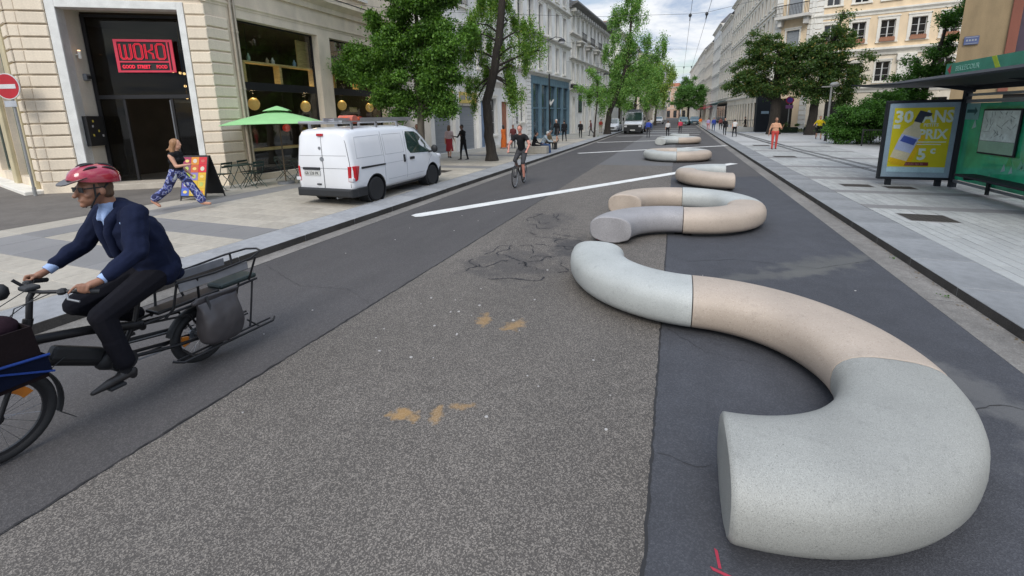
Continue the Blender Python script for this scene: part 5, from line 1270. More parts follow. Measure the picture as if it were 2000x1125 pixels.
def line_on(b, pts, st, side, w=.008, off=.002, mi=0):
    q = []
    for (x, z), (x2, z2) in zip(pts, pts[1:]):
        n = max(1, int(math.hypot(x2 - x, z2 - z) / .1)); q += [(x + (x2 - x) * k / n, z + (z2 - z) * k / n) for k in range(n)]
    q.append(pts[-1])
    b.tube([(x, side * (side_y(x, z, st) + off - w * .5), z) for x, z in q], w, 5, mi)
van = thing('white_van', (-7.87, 8.12, H0), 'white panel van with a ladder rack on its roof, parked on the pavement edge', 'van', R(90))
VS = [(.0, .76, .36, 1.02, 1.70, .60), (.03, .82, .32, 1.02, 1.76, .66), (.12, .85, .30, 1.03, 1.82, .70), (.5, .855, .28, 1.04, 1.85, .72), (1.5, .86, .27, 1.05, 1.86, .73), (2.5, .86, .27, 1.05, 1.85, .73), (2.95, .86, .27, 1.04, 1.78, .70), (3.3, .855, .27, 1.02, 1.58, .66),
      (3.6, .85, .27, .98, 1.33, .64), (3.8, .84, .27, .93, 1.12, .64), (4.0, .82, .27, .86, 1.02, .66), (4.2, .76, .28, .76, .92, .60), (4.33, .66, .32, .66, .78, .52), (4.38, .56, .36, .6, .68, .46)]
vb = MB(); vb.loft(loftbody(VS, sec_car)); body = vb.build('body', M_wpaint, van, smooth=True)
cs = []
for x in (.84, 3.565):
    for s_ in (1, -1):
        c = MB(); c.cyl((x, s_ * .55, .31), (x, s_ * 1.1, .31), .39, 28); c = c.build('cutter', M_plast); c.parent = van; cs.append(c)
bpy.context.view_layer.update(); cut(body, cs)
body.data.set_sharp_from_angle(angle=R(50))
for x in (.84, 3.565):
    for s_ in (1, -1):
        b = MB(); b.lathe([(.385, -.2), (.385, .12), (.36, .12), (.36, -.18), (.01, -.18), (.01, -.2)], 28); o = b.build('wheel_arch', M_plast, van, smooth=True, loc=(x, s_ * .72, .31)); o.rotation_euler = (R(-90) * s_, 0, 0)
        wheel(van, (x, s_ * .755, .305), .305, .19, s_)
# rear doors, bumper, lamps
b = MB()
b.tube([(-.008, .0, .42), (-.008, 0, 1.05), (.004, 0, 1.72)], .007, 5)
b.tube([(-.004, -.76, .42), (-.004, .76, .42)], .006, 5); b.tube([(-.002, -.74, 1.70), (-.002, .74, 1.70)], .0, 4)
for s_ in (1, -1): b.tube([(.012, s_ * .765, .45), (.008, s_ * .775, 1.02), (.022, s_ * .69, 1.5), (.03, s_ * .62, 1.7)], .007, 5)
b.tube([(-.004, -.76, .90), (-.004, .76, .90)], .004, 4); b.tube([(-.002, -.7, 1.2), (-.002, .7, 1.2)], .0035, 4)
b.build('door_gap', M_seam, van)
b = MB(); b.loft([[(.12, s * 1.0, z) for s, z in ((-.88, .22), (-.88, .42), (.88, .42), (.88, .22))], [(-.04, s, z) for s, z in ((-.83, .22), (-.83, .42), (.83, .42), (.83, .22))], [(-.09, s, z) for s, z in ((-.76, .24), (-.76, .4), (.76, .4), (.76, .24))]])
b.box(.1, .46, -.885, -.80, .22, .43); b.box(.1, .46, .80, .885, .22, .43)
b.build('rear_bumper', M_plast, van, bev=.02)
for s_ in (1, -1):
    b = MB(); b.loft([[(.0, s_ * .775, .58), (.0, s_ * .70, .58), (.16, s_ * .865, .62), (.1, s_ * .868, .6)], [(-.012, s_ * .775, .95), (-.012, s_ * .72, .95), (.24, s_ * .872, .95), (.1, s_ * .87, .96)]])
    b.T = None; o = b.build('tail_lamp', M_redlens, van, bev=.01)
    c = MB(); c.box(-.016, .06, min(s_ * .72, s_ * .86), max(s_ * .72, s_ * .86), .60, .68); c.build('reverse_lamp', M_clear, o, bev=.01)
b = MB(); b.box(-.035, .03, -.09, .09, 1.66, 1.72); b.build('brake_lamp', M_redlens, van, bev=.008)
b = MB(); b.box(-.03, .01, .10, .62, .86, .92); b.build('plate_lamp_bar', M_plast, van, bev=.01)
b = MB(); b.box(-.02, -.01, .1, .60, .72, .84); o = b.build('number_plate', M_plate_w, van)
text(o, 'GB 528 PK', .58, .742, .105, M_black, y=0, sx=.9, ext=.002, name='registration', rot=(R(90), 0, R(-90))); 
for k in o.children: k.location = (-.0215, .575, .742)
b = MB(); b.cyl((-.015, .02, 1.12), (-.005, .02, 1.12), .055, 16); b.cyl((-.015, .06, 1.38), (-.002, .06, 1.38), .035, 12); b.build('emblem', M_zinc, van)
b = MB(); b.box(-.03, 0, .1, .22, .5, .53); b.build('handle', M_plast, van)
for s_ in (1, -1):
    # side windows, handles and slide rail
    o = side_panel(van, 'door_window', [(2.42, 1.07), (3.62, 1.02), (3.50, 1.12), (3.28, 1.36), (3.0, 1.58), (2.8, 1.66), (2.34, 1.68), (2.30, 1.6), (2.30, 1.2)], VS, M_carglass, s_, .008)
    b = MB(); line_on(b, [(2.20, .33), (2.20, 1.0), (2.24, 1.7)], VS, s_); line_on(b, [(3.22, .48), (3.40, .8), (3.64, 1.0)], VS, s_); line_on(b, [(2.2, .33), (3.1, .33)], VS, s_); line_on(b, [(1.22, .36), (1.22, 1.72)], VS, s_)
    line_on(b, [(1.22, .9), (2.2, .9)], VS, s_, .004); line_on(b, [(.2, 1.13), (1.18, 1.13)], VS, s_, .005); line_on(b, [(1.3, 1.13), (2.12, 1.13)], VS, s_, .005); line_on(b, [(.22, 1.13), (.26, 1.62), (1.16, 1.64), (1.16, 1.13)], VS, s_, .004); line_on(b, [(1.3, 1.13), (1.3, 1.64), (2.1, 1.64), (2.12, 1.13)], VS, s_, .004)
    line_on(b, [(1.35, .48), (3.1, .48)], VS, s_, .005)
    b.build('panel_line', mat('soft_panel_line', (.32, .33, .35), .6), van)
    side_panel(van, 'slide_rail', [(.32, .865), (1.24, .875), (1.24, .91), (.32, .915)], VS, M_plast, s_, .014, .02)
    side_panel(van, 'door_handle', [(2.06, .86), (2.12, .86), (2.12, 1.06), (2.06, 1.06)], VS, M_plast, s_, .03, .03)
    side_panel(van, 'door_handle', [(2.36, .90), (2.56, .90), (2.56, .97), (2.36, .97)], VS, M_plast, s_, .03, .03)
    side_panel(van, 'sill', [(1.26, .26), (3.14, .26), (3.14, .34), (1.26, .34)], VS, M_wpaint, s_, .008, .02)
    b = MB(); b.bar((3.4, s_ * .84, 1.03), (3.42, s_ * .98, 1.06), .05, .05); b.build('mirror_arm', M_plast, van)
    b = MB(); b.ell((3.42, s_ * 1.03, 1.12), (.07, .11, .12), 12); b.build('mirror', M_plast, van, smooth=True)
    b = MB(); b.ell((4.13, s_ * .70, .83), (.2, .1, .1), 10); b.build('headlight', M_clear, van, smooth=True)
b = MB(); b.add([(3.02, -.6, 1.72), (3.62, -.6, 1.28), (3.62, .6, 1.28), (3.02, .6, 1.72)], [(0, 1, 2, 3)]); b.v = [(x + .03, y, z + .045) for x, y, z in b.v]; b.build('windscreen', M_carglass, van)
b = MB(); b.loft([[(4.0, s, z) for s, z in ((-.84, .2), (-.84, .5), (.84, .5), (.84, .2))], [(4.3, s, z) for s, z in ((-.72, .2), (-.72, .55), (.72, .55), (.72, .2))], [(4.42, s, z) for s, z in ((-.5, .22), (-.5, .52), (.5, .52), (.5, .22))]]); b.build('front_bumper', M_plast, van, bev=.03)
b = MB(); b.box(2.95, 3.98, -.87, -.84, .24, .4); b.T = None
b = MB(); b.box(.1, 4.1, -.7, .7, .2, .3); b.build('underbody', M_plast, van)
b = MB(); b.cyl((1.05, -.35, .14), (-.02, -.35, .2), .03, 8); b.build('exhaust', M_zinc, van)
# roof rack with the ladder and the orange bundle
rk = thing('roof_rack', (-7.87, 8.12, H0 + 1.85), 'aluminium roof rack on the white van', 'roof rack', R(90))
for x in (.35, 1.25, 2.15):
    b = MB(); b.box(x - .02, x + .02, -.66, .66, .08, .12); b.box(x - .03, x + .03, -.66, -.62, -.08, .1); b.box(x - .03, x + .03, .62, .66, -.08, .1); b.build('crossbar', M_alu, rk)
b = MB(); b.box(.1, 2.7, -.66, -.63, .12, .15); b.box(.1, 2.7, .63, .66, .12, .15); b.cyl((.05, -.66, .13), (.05, .66, .13), .035, 10); b.build('side_rail', M_alu, rk)
ld = thing('ladder', (-7.87 + .3, 8.12, H0 + 1.99), 'long aluminium ladder lying flat on the roof rack of the white van', 'ladder', R(90))
for y in (-.25, .05): b = MB(); b.box(-.1, 3.0, y, y + .03, 0, .08); b.build('rail', M_alu, ld)
for k in range(11): b = MB(); b.cyl((.05 + k * .27, -.22, .04), (.05 + k * .27, .05, .04), .014, 6); b.build('rung', M_alu, ld)
t = thing('orange_bundle', (-7.87 - .05 + .45, 8.12 + .62, H0 + 1.97), 'orange strapped bundle tied on the rear of the van roof rack', 'bundle', R(90))
b = MB(); b.ell((0, 0, .06), (.26, .2, .1), 14); b.build('cover', mat('orange_fabric', (.55, .08, .02), .7, n=[(9, .25, 4)], bump=1.5), t, smooth=True)
b = MB(); b.cyl((-.1, -.22, .06), (-.1, .22, .06), .105, 10); b.build('strap', mat('faded_strap', (.45, .12, .08)), t)

# ---- distant vehicles, facing the viewer: local x forward is turned to -Y
def far_car(name, loc, rz, label, paint, Lc=4.3, Wc=1.75, Hc=1.5, van_=False, cat='car'):
    t = thing(name, loc, label, cat, rz)
    w = Wc / 2
    st = [(0, w * .8, .3, .7, .95, w * .6), (.1, w * .95, .25, .85, 1.05, w * .65), (.5, w, .22, .9, Hc * .86, w * .66), (1.0, w, .22, .92, Hc * .98, w * .7), (2.0, w, .22, .92, Hc, w * .72), (2.6, w, .22, .92, Hc * .95, w * .7), (3.3, w, .22, .9, 1.02, w * .78), (4.0, w * .95, .24, .75, .85, w * .75), (Lc, w * .75, .3, .6, .68, w * .6)]
    b = MB(); b.loft(loftbody(st, sec_car)); b.build('body', paint, t, smooth=True)
    b = MB(); b.add([(2.62, -w * .66, Hc * .94), (3.28, -w * .74, 1.03), (3.28, w * .74, 1.03), (2.62, w * .66, Hc * .94)], [(0, 1, 2, 3)]); b.v = [(x + .02, y, z + .03) for x, y, z in b.v]; b.build('windscreen', M_carglass, t)
    for s_ in (1, -1):
        side_panel(t, 'side_window', [(.7, .96), (3.0, .96), (2.6, Hc * .9), (1.0, Hc * .92)], st, M_carglass, s_, .01)
        b = MB(); b.ell((Lc - .2, s_ * w * .72, .72), (.14, .16, .08), 8); b.build('headlight', M_clear, t, smooth=True)
        for x in (.8, 3.4): wheel(t, (x, s_ * (w - .1), .32), .32, .2, s_)
    b = MB(); b.box(Lc - .1, Lc + .02, -w * .5, w * .5, .45, .62); b.build('grille', M_plast, t)
    b = MB(); b.box(Lc + .01, Lc + .03, -.26, .26, .36, .46); b.build('number_plate', M_plate_w, t)
    return t
far_car('parked_car', (-7.3, 56.5, .02), R(-90), 'white car parked at the left kerb beside the lorry', M_wpaint, Hc=1.6)
far_car('parked_car', (.85, 84, 0), R(-90), 'dull green car far up the road, left of two', mat('green_car_paint', (.06, .12, .11), .3, coat=.5), Hc=1.45)
far_car('parked_car', (2.7, 86, 0), R(-90), 'dark teal car at the right kerb far up the road, right of two', mat('teal_car_paint', (.03, .07, .09), .3, coat=.5), Hc=1.45)
far_car('parked_car', (-3.6, 96, 0), R(-90), 'small pale car far up the road beyond the lorry', mat('silver_car_paint', (.4, .41, .43), .3, coat=.5), Hc=1.45)
lo_ = thing('lorry', (-4.5, 55.5, 0), 'small flatbed lorry with a pale bonnet and dark grille facing the viewer', 'lorry', R(-90))
st = [(0, .9, .55, .9, 1.0, .85), (3.6, .9, .55, .9, 1.0, .85)]
b = MB(); b.box(0, 3.7, -.95, .95, .72, .85); b.box(.0, 3.7, -.97, -.93, .85, 1.15); b.box(0, 3.7, .93, .97, .85, 1.15); b.box(3.66, 3.72, -.97, .97, .85, 2.0); b.build('flatbed', M_zinc, lo_)
st = [(3.8, .98, .5, 1.25, 2.25, .82), (4.0, 1.0, .42, 1.3, 2.38, .86), (5.0, 1.0, .42, 1.3, 2.38, .86), (5.25, 1.0, .42, 1.3, 2.3, .84), (5.9, 1.0, .42, 1.22, 1.36, .9), (6.5, .97, .42, 1.12, 1.2, .88), (6.75, .9, .45, 1.0, 1.08, .8)]
b = MB(); b.loft(loftbody(st, sec_car)); b.build('cab', M_wpaint, lo_, smooth=True)
b = MB(); b.add([(5.27, -.8, 2.25), (5.92, -.88, 1.4), (5.92, .88, 1.4), (5.27, .8, 2.25)], [(0, 1, 2, 3)]); b.v = [(x + .04, y, z + .03) for x, y, z in b.v]; b.build('windscreen', M_carglass, lo_)
b = MB(); b.box(6.6, 6.84, -.95, .95, .3, .98); b.build('grille', M_plast, lo_, bev=.04)
b = MB(); b.box(3.9, 5.2, -.85, .85, 2.38, 2.46); b.box(4.2, 4.9, -.6, .6, 2.46, 2.6, 0); b.build('beacon_bar', M_zinc, lo_)
for s_ in (1, -1):
    side_panel(lo_, 'side_window', [(4.2, 1.4), (5.7, 1.4), (5.2, 2.2), (4.3, 2.2)], st, M_carglass, s_, .01)
    b = MB(); b.box(6.82, 6.86, s_ * .74 - .14, s_ * .74 + .14, .74, .92); b.build('headlight', M_clear, lo_)
    b = MB(); b.box(5.5, 5.56, s_ * 1.12 - .08, s_ * 1.12 + .08, 1.4, 1.75); b.build('mirror', M_plast, lo_)
    for x in (.9, 5.6): wheel(lo_, (x, s_ * .88, .4), .4, .24, s_)
b = MB(); b.box(6.845, 6.86, -.26, .26, .36, .47); b.build('number_plate', M_plate_w, lo_)

# ------------------------------------------------------------------ bus shelter
M_shel = mat('shelter_dark_metal', (0.010, 0.013, 0.018), .6, .0, spec=.3)
M_steel = mat('brushed_frame', (0.26, 0.28, 0.31), .4, .6)
bsx = thing('bus_shelter', (6.7, 14.4, H0), 'bus shelter with a dark curved roof and green printed glass on the right pavement', 'bus shelter')
for y, z1 in ((-.02, 2.5), (-3.0, 2.5), (-5.5, 2.5)):
    b = MB(); b.box(-.07, .07, y - .06, y + .06, 0, z1); b.build('post', M_shel, bsx, bev=.01)
b = MB(); b.box(-.03, .03, -5.5, -.08, .14, .2); b.box(-.03, .03, -5.5, -.08, 2.12, 2.2); b.box(-.02, .02, -5.5, -.08, 2.28, 2.34); b.build('rail', M_steel, bsx)
def printed_glass():
    M = mat('green_printed_glass', (0.03, 0.34, 0.18), .12, n=[(1.3, .35, 4), (6, .12, 4)], spec=.6)
    return M
for y0, y1 in ((-2.94, -.1), (-5.44, -3.06)):
    b = MB(); b.box(-.008, .008, y0, y1, .22, 2.11); o = b.build('glass_panel', printed_glass(), bsx)
rg = random.Random(6)
for k in range(16):
    y = -.2 - rg.random() * 2.6; z = .3 + rg.random() * 1.5; s_ = .03 + rg.random() * .16
    b = MB(); b.prism([(y, z), (y - s_, z + s_ * .3), (y - s_ * .5, z + s_ * 1.4)], -.012, -.0085, axis=0)
    b.build('printed_shape', mat('print_tint%d' % (k % 3), ((.10, .36, .26), (.03, .30, .10), (.25, .42, .42))[k % 3], .3), bsx)
b = MB(); b.box(-.0125, -.0085, -.62, -.1, 1.72, 2.11); b.build('printed_shape', mat('print_tint3', (.14, .30, .32), .3), bsx)
b = MB(); b.prism([(-.15, 1.96), (-.45, 1.96), (-.45, 2.02), (-.56, 1.92), (-.45, 1.82), (-.45, 1.88), (-.15, 1.88)], -.015, -.0126, axis=0); b.build('arrow', mat('dark_teal_print', (.01, .06, .07)), bsx)
# roof: thin wing overhanging towards the road, sagging curve along the street
rf = MB(); rings = []
for y in np.linspace(3.6, -6.2, 24):
    th = .05 + .17 * min(1, max(0, (3.6 - y) / 3.2)); zb = 2.52 + .16 * (max(0, y) / 3.6) ** 1.3
    rings.append([(x, y, zb + e) for x, e in ((-1.35, .10), (-.9, .03), (.0, 0), (.5, .03), (.55, .10), (.0, th + .02), (-.9, th + .03), (-1.35, .14))])
rf.loft(rings); rf.build('roof', M_shel, bsx, smooth=True)
b = MB()
for y in (-.3, -3.0, -5.3): b.bar((0, y, 2.42), (-.8, y, 2.58), .06, .1)
b.build('bracket', M_shel, bsx)
b = MB(); b.box(-.05, .05, -5.6, .02, 2.42, 2.52); b.build('beam', M_shel, bsx)
b = MB(); b.box(-.55, -.15, -4.9, -1.2, .44, .49); b.build('bench_seat', M_shel, bsx, bev=.01)
for y in (-1.5, -4.5): b = MB(); b.box(-.5, -.04, y - .03, y + .03, .38, .44); b.box(-.07, -.03, y - .04, y + .04, .05, .44); b.build('bench_bracket', M_shel, bsx)
# map board on the glass
mp_ = thing('map_board', (6.67, 12.9, H0 + .95), 'framed pale route map fixed to the green glass of the shelter', 'map')
b = MB(); b.box(-.03, .0, -.62, .62, 0, 1.02); b.build('frame', M_shel, mp_, bev=.01)
b = MB(); b.box(-.034, -.03, -.58, .58, .04, .98); o = b.build('map_sheet', mat('map_paper', (.46, .54, .54), .35, n=[(5, .18, 5), (18, .12, 4)]), mp_)
b = MB(); b.box(-.036, -.034, -.58, .58, .30, .31)
for k in range(26):
    y, z = rg.uniform(-.5, .5), rg.uniform(.36, .94); a = rg.uniform(0, 3.1); l_ = rg.uniform(.05, .22)
    b.bar((-.036, y, z), (-.036, max(-.56, min(.56, y + math.cos(a) * l_)), max(.34, min(.96, z + math.sin(a) * l_))), .008, .003, 0, (1, 0, 0))
for k in range(4): b.box(-.036, -.034, -.5, -.15, .09 + k * .05, .11 + k * .05)
b.build('map_lines', mat('map_line', (.12, .16, .17)), mp_)
b = MB(); b.box(-.037, -.035, -.58, .58, .04, .298); b.build('map_legend', mat('map_green', (.20, .34, .26), .4), mp_)
# stop name on the roof
sn = thing('stop_name_sign', (6.2, 14.35, H0 + 2.80), 'green stop name sign with a red arrow standing on the shelter roof', 'sign')
b = MB(); b.box(-.02, .02, -3.2, 0, 0, .27); b.build('board', mat('stop_sign_green', (.05, .26, .17), .4), sn)
b = MB(); b.prism([(-.08, .13), (-.22, .24), (-.22, .02)], -.026, -.021, axis=0); b.build('arrow', mat('arrow_red', (.42, .04, .05)), sn)
M_ltgreen = mat('pale_lettering', (.35, .62, .5), .5)
o = text(sn, 'BELLECOUR', 0, .07, .17, M_ltgreen, sx=1.0, ext=.002, name='stop_name', rot=(R(90), 0, R(-90))); o.location = (-.024, -.42, .07)
b = MB(); b.prism([(-1.9, .0), (-2.05, .0), (-1.85, .27), (-1.7, .27)], -.025, -.021, axis=0); b.build('stripe', mat('lime_stripe', (.4, .5, .03)), sn)

# ---- advert panel
M_ad = mat('poster_yellow', (0.50, 0.44, 0.015), .25, n=[(2, .06, 3)])
M_ad2 = mat('poster_amber', (0.55, 0.36, 0.01), .25)
M_adg = mat('poster_greyblue', (0.23, 0.31, 0.38), .3)
M_adw = mat('poster_white', (0.52, 0.60, 0.55), .3)
ad = thing('advert_panel', (5.13, 14.4, H0), 'backlit advert panel with a yellow poster reading 30 ANS, PETITS PRIX and 5c', 'advert', 0)
AW = 1.55
b = MB(); b.box(0, AW, -.0, .14, .16, .23); b.box(0, AW, 0, .14, 2.15, 2.22); b.box(0, .06, 0, .14, .23, 2.15); b.box(AW - .06, AW, 0, .14, .23, 2.15); b.box(.06, AW - .06, .04, .14, .23, 2.15); b.build('case', M_shel, ad, bev=.012)
b = MB(); b.box(.2, .32, .03, .11, 0, .16); b.box(1.25, 1.37, .03, .11, 0, .16); b.build('foot', M_shel, ad)
b = MB(); b.box(.06, AW - .06, .02, .04, .23, 2.15); b.build('poster_border', M_adg, ad)
PX0, PX1, PZ0, PZ1 = .17, AW - .17, .50, 2.03
b = MB(); b.box(PX0, PX1, .012, .02, PZ0, PZ1); b.build('poster', M_ad, ad)
b = MB(); b.box(PX0, PX1, .012, .02, .36, .498); b.build('poster_strip', mat('poster_paleblue', (.33, .48, .55), .3), ad)
def put(s_, x, z, size, m, sx, bold=.0, ext=.0015): return text(ad, s_, x, z, size, m, y=.0105, sx=sx, bold=bold, ext=ext)
put('30', PX0 + .02, 1.66, .42, M_adw, .92, .012); put('ANS', PX0 + .60, 1.66, .42, M_adw, .78, .012)
put('PETITS', PX0 + .64, 1.55, .11, M_adw, .95, .002); put('PRIX', PX0 + .56, 1.24, .34, M_adw, .83, .01)
put('5', PX0 + .60, .70, .40, M_adw, .95, .014); put('c', PX0 + .86, .86, .26, M_adw, .95, .01)
b = MB(); b.box(PX0 + .56, PX1 - .06, .009, .012, 1.14, 1.165); b.box(PX0 + .56, PX1 - .16, .009, .012, 1.08, 1.10); b.box(PX0 + .02, PX0 + .16, .009, .012, 1.5, 1.6); b.build('small_print', M_adw, ad)
b = MB(); b.box(PX0 + .36, PX0 + .86, .006, .012, .535, .625); o = b.build('red_label', mat('poster_darkred', (.12, .015, .02), .4), ad)
text(o, 'JUSQU AU 30', PX0 + .385, .557, .062, mat('poster_pink', (.4, .2, .2)), y=.004, sx=1.0, ext=.001)
# the bottle on the poster: flat print in stacked layers
def flat(name, poly, m, y=.008): b = MB(); b.prism(poly, y, y + .0025, axis=1); return b.build(name, m, ad)
def rot2(pts, a, c): ca, sa = math.cos(a) * 1.22, math.sin(a) * 1.22; return [(c[0] + x * ca - z * sa, c[1] + x * sa + z * ca) for x, z in pts]
BC, BA = (PX0 + .36, 1.17), -.30
flat('bottle_shade', rot2([(-.1, -.55), (.24, -.5), (.26, .2), (.1, .2)], BA, BC), M_ad2, .0102)
flat('bottle_body', rot2([(-.15, -.5), (.15, -.5), (.165, .0), (.15, .22), (.06, .36), (.055, .44), (-.055, .44), (-.06, .36), (-.15, .22), (-.165, .0)], BA, BC), mat('bottle_pale', (.52, .47, .33), .3), .0075)
flat('bottle_label', rot2([(-.155, -.22), (.155, -.22), (.16, .12), (-.16, .12)], BA, BC), mat('bottle_lilac', (.38, .43, .62), .3), .0045)
flat('bottle_logo', rot2([(-.13, -.03), (.13, -.05), (.14, .08), (-.11, .1)], BA, BC), mat('bottle_blue', (.05, .08, .33), .3), .0015)
flat('bottle_cap', rot2([(-.07, .42), (.07, .42), (.07, .56), (.16, .60), (.16, .66), (-.06, .66)], BA, BC), mat('bottle_navy', (.02, .025, .05), .3), .0045)
flat('bottle_foot', rot2([(-.15, -.5), (.15, -.5), (.155, -.4), (-.155, -.4)], BA, BC), M_ad2, .0045)
# bins and little posts behind
# ------------------------------------------------------------------ street furniture
M_pole = mat('pole_grey', (0.10, 0.105, 0.11), .5, .4)
M_polel = mat('pole_pale', (0.30, 0.30, 0.29), .5, .3)
sp_ = thing('no_entry_sign', (-17.75, 6.95, H0), 'round red and white no entry sign on a leaning pale pole at the left edge', 'road sign', R(20))
GE = None
# cafe furniture
M_green = mat('parasol_green', (0.25, 0.50, 0.22), .8, n=[(2, .08, 3), (60, .05, 2)])
pa = thing('parasol', (-12.0, 10.7, H0), 'open light green parasol in front of the restaurant', 'parasol', R(38))
b = MB(); hs = 1.30
def canopy(z0, z1, h, n=6):
    vs, fs = [], []
    for i in range(n + 1):
        q = i / n; s_ = h * (1 - q) + .02; z = z0 + (z1 - z0) * (q ** .85)
        for k in range(4):
            c0 = ((-1, -1), (1, -1), (1, 1), (-1, 1))[k]; c1 = ((-1, -1), (1, -1), (1, 1), (-1, 1))[(k + 1) % 4]
            for j in range(4): f = j / 4; sag = -.05 * math.sin(math.pi * f) * (1 - q); vs.append(((c0[0] + (c1[0] - c0[0]) * f) * s_, (c0[1] + (c1[1] - c0[1]) * f) * s_, z - sag * .6))
    for i in range(n):
        for k in range(16): fs.append((i * 16 + k, i * 16 + (k + 1) % 16, (i + 1) * 16 + (k + 1) % 16, (i + 1) * 16 + k))
    return vs, fs
vs, fs = canopy(1.93, 2.36, hs); b.add(vs, fs)
o = b.build('canopy', M_green, pa); so = o.modifiers.new('s', 'SOLIDIFY'); so.thickness = .012
b = MB(); vs, fs = canopy(2.34, 2.50, .34, 3); b.add(vs, fs); o = b.build('vent', M_green, pa); so = o.modifiers.new('s', 'SOLIDIFY'); so.thickness = .01
b = MB()
for k in range(4):
    a = R(45 + 90 * k); b.tube([(0, 0, 2.3), (math.cos(a) * hs * 1.35, math.sin(a) * hs * 1.35, 1.92)], .012, 6)
b.build('rib', M_wood, pa)
b = MB(); b.cyl((0, 0, 0), (0, 0, 2.5), .021, 10); b.build('pole', mat('dark_pole_wood', (.10, .07, .04), .6), pa); b = MB(); b.cyl((0, 0, 0), (0, 0, .08), .26, 16); b.build('base', M_zinc, pa)
M_chairg = mat('dark_green_metal', (0.02, 0.045, 0.04), .45, .3)
def chair0():
    t = thing('folding_chair', (0, 0, 0), 'dark green folding metal cafe chair', 'chair', group='folding cafe chairs outside the restaurant')
    for s_ in (-1, 1):
        b = MB(); b.tube([(s_ * .2, .22, 0), (s_ * .2, -.14, .46), (s_ * .2, -.24, .82)], .011, 6); b.build('leg', M_chairg, t)
        b = MB(); b.tube([(s_ * .18, -.26, 0), (s_ * .18, .18, .46)], .011, 6); b.build('leg', M_chairg, t)
    for k in range(5): b = MB(); b.box(-.2, .2, -.16 + k * .08, -.10 + k * .08, .455, .468); b.build('slat', M_chairg, t)
    for k in range(2): b = MB(); b.box(-.2, .2, -.24 + .0, -.225, .66 + k * .1, .72 + k * .1); b.build('back_slat', M_chairg, t)
    b = MB(); b.tube([(-.2, .18, .04), (.2, .18, .04)], .008, 5); b.build('stretcher', M_chairg, t)
    return t
c0 = chair0()
spots = [(-13.1, 9.35, 100, 'dark green folding chair nearest the advertising board'), (-12.9, 10.15, -80, 'dark green folding chair at the left of the first cafe table'), (-12.35, 9.85, 95, 'dark green folding chair on the road side of the first cafe table'), (-12.9, 11.5, -60, 'dark green folding chair behind the parasol pole'), (-12.1, 11.9, 120, 'dark green folding chair between the parasol pole and the van'), (-11.4, 11.0, 170, 'dark green folding chair nearest the rear of the van')]
for i, (x, y, a, lab) in enumerate(spots):
    o = c0 if i == 0 else copy_tree(c0)
    o.location = (x, y, H0); o.rotation_euler = (0, 0, R(a)); o['label'] = lab
def table(x, y, lab):
    t = thing('cafe_table', (x, y, H0), lab, 'table', group='cafe tables outside the restaurant')
    b = MB(); b.box(-.3, .3, -.3, .3, .70, .725); b.build('top', M_chairg, t, bev=.01)
    for s_ in (-1, 1):
        b = MB(); b.tube([(-.25, s_ * .22, 0), (.25, s_ * .22, .7)], .011, 6); b.build('leg', M_chairg, t)
        b = MB(); b.tube([(.25, s_ * .24, 0), (-.25, s_ * .24, .7)], .011, 6); b.build('leg', M_chairg, t)
table(-12.75, 9.72, 'small dark square cafe table between the first folding chairs'); table(-11.9, 11.35, 'small dark square cafe table beside the parasol pole')
# advertising board on the pavement
ab = thing('advertising_board', (-12.05, 8.0, H0), 'black folding advertising board with colourful food pictures', 'board', R(14))
def tilt_panel(name, s_, m, extra=0):
    b = MB(); b.add([(-.37, s_ * .34, .09), (.37, s_ * .34, .09), (.37, s_ * .03, 1.17), (-.37, s_ * .03, 1.17), (-.37, s_ * .31, .08), (.37, s_ * .31, .08), (.37, s_ * .0, 1.16), (-.37, s_ * .0, 1.16)], [(0, 1, 2, 3), (7, 6, 5, 4), (0, 4, 5, 1), (1, 5, 6, 2), (2, 6, 7, 3), (3, 7, 4, 0)]); return b.build(name, m, ab)
tilt_panel('front_panel', -1, M_black); tilt_panel('back_panel', 1, M_black)
for sx_ in (-.34, .34):
    for s_ in (-1, 1): b = MB(); b.bar((sx_, s_ * .365, 0), (sx_, s_ * .33, .12), .03, .02); b.build('leg', M_black, ab)
cols = [(.30, .03, .08), (.60, .22, .02), (.52, .02, .03), (.18, .07, .14), (.50, .10, .03), (.55, .02, .03), (.30, .36, .03), (.22, .18, .42), (.62, .36, .02), (.12, .10, .35), (.60, .40, .03), (.62, .42, .04), (.07, .12, .42), (.55, .38, .05), (.6, .35, .02)]
def onp(u, v, off): q = v; return (u, -(.34 - .31 * q) - off, .09 + 1.08 * q)
for k, c in enumerate(cols):
    cx_, rz_ = k % 3, k // 3
    u0, v0 = -.345 + cx_ * .23, .965 - (rz_ + 1) * .186
    b = MB(); P4 = [onp(u0, v0, .004), onp(u0 + .225, v0, .004), onp(u0 + .225, v0 + .182, .004), onp(u0, v0 + .182, .004)]
    b.add(P4 + [(p_[0], p_[1] + .003, p_[2]) for p_ in P4], [(0, 1, 2, 3), (4, 7, 6, 5), (0, 4, 5, 1), (1, 5, 6, 2), (2, 6, 7, 3), (3, 7, 4, 0)])
    o = b.build('picture_tile', mat('tile%d' % k, c, .4), ab)
    b = MB(); cc = Vector(onp(u0 + .112, v0 + .09, .007)); ru_ = Vector((1, 0, 0)); rv_ = Vector(onp(0, 1, 0)) - Vector(onp(0, 0, 0)); rv_.normalize()
    pts = [cc + ru_ * math.cos(a) * .06 + rv_ * math.sin(a) * (.06 if k % 2 else .04) for a in np.linspace(0, 5.7, 10)]
    b.add(pts, [tuple(range(10))]); b.build('dish_picture', mat('dish%d' % (k % 4), ((.65, .5, .15), (.55, .5, .4), (.5, .1, .08), (.4, .45, .1))[k % 4], .5), o)
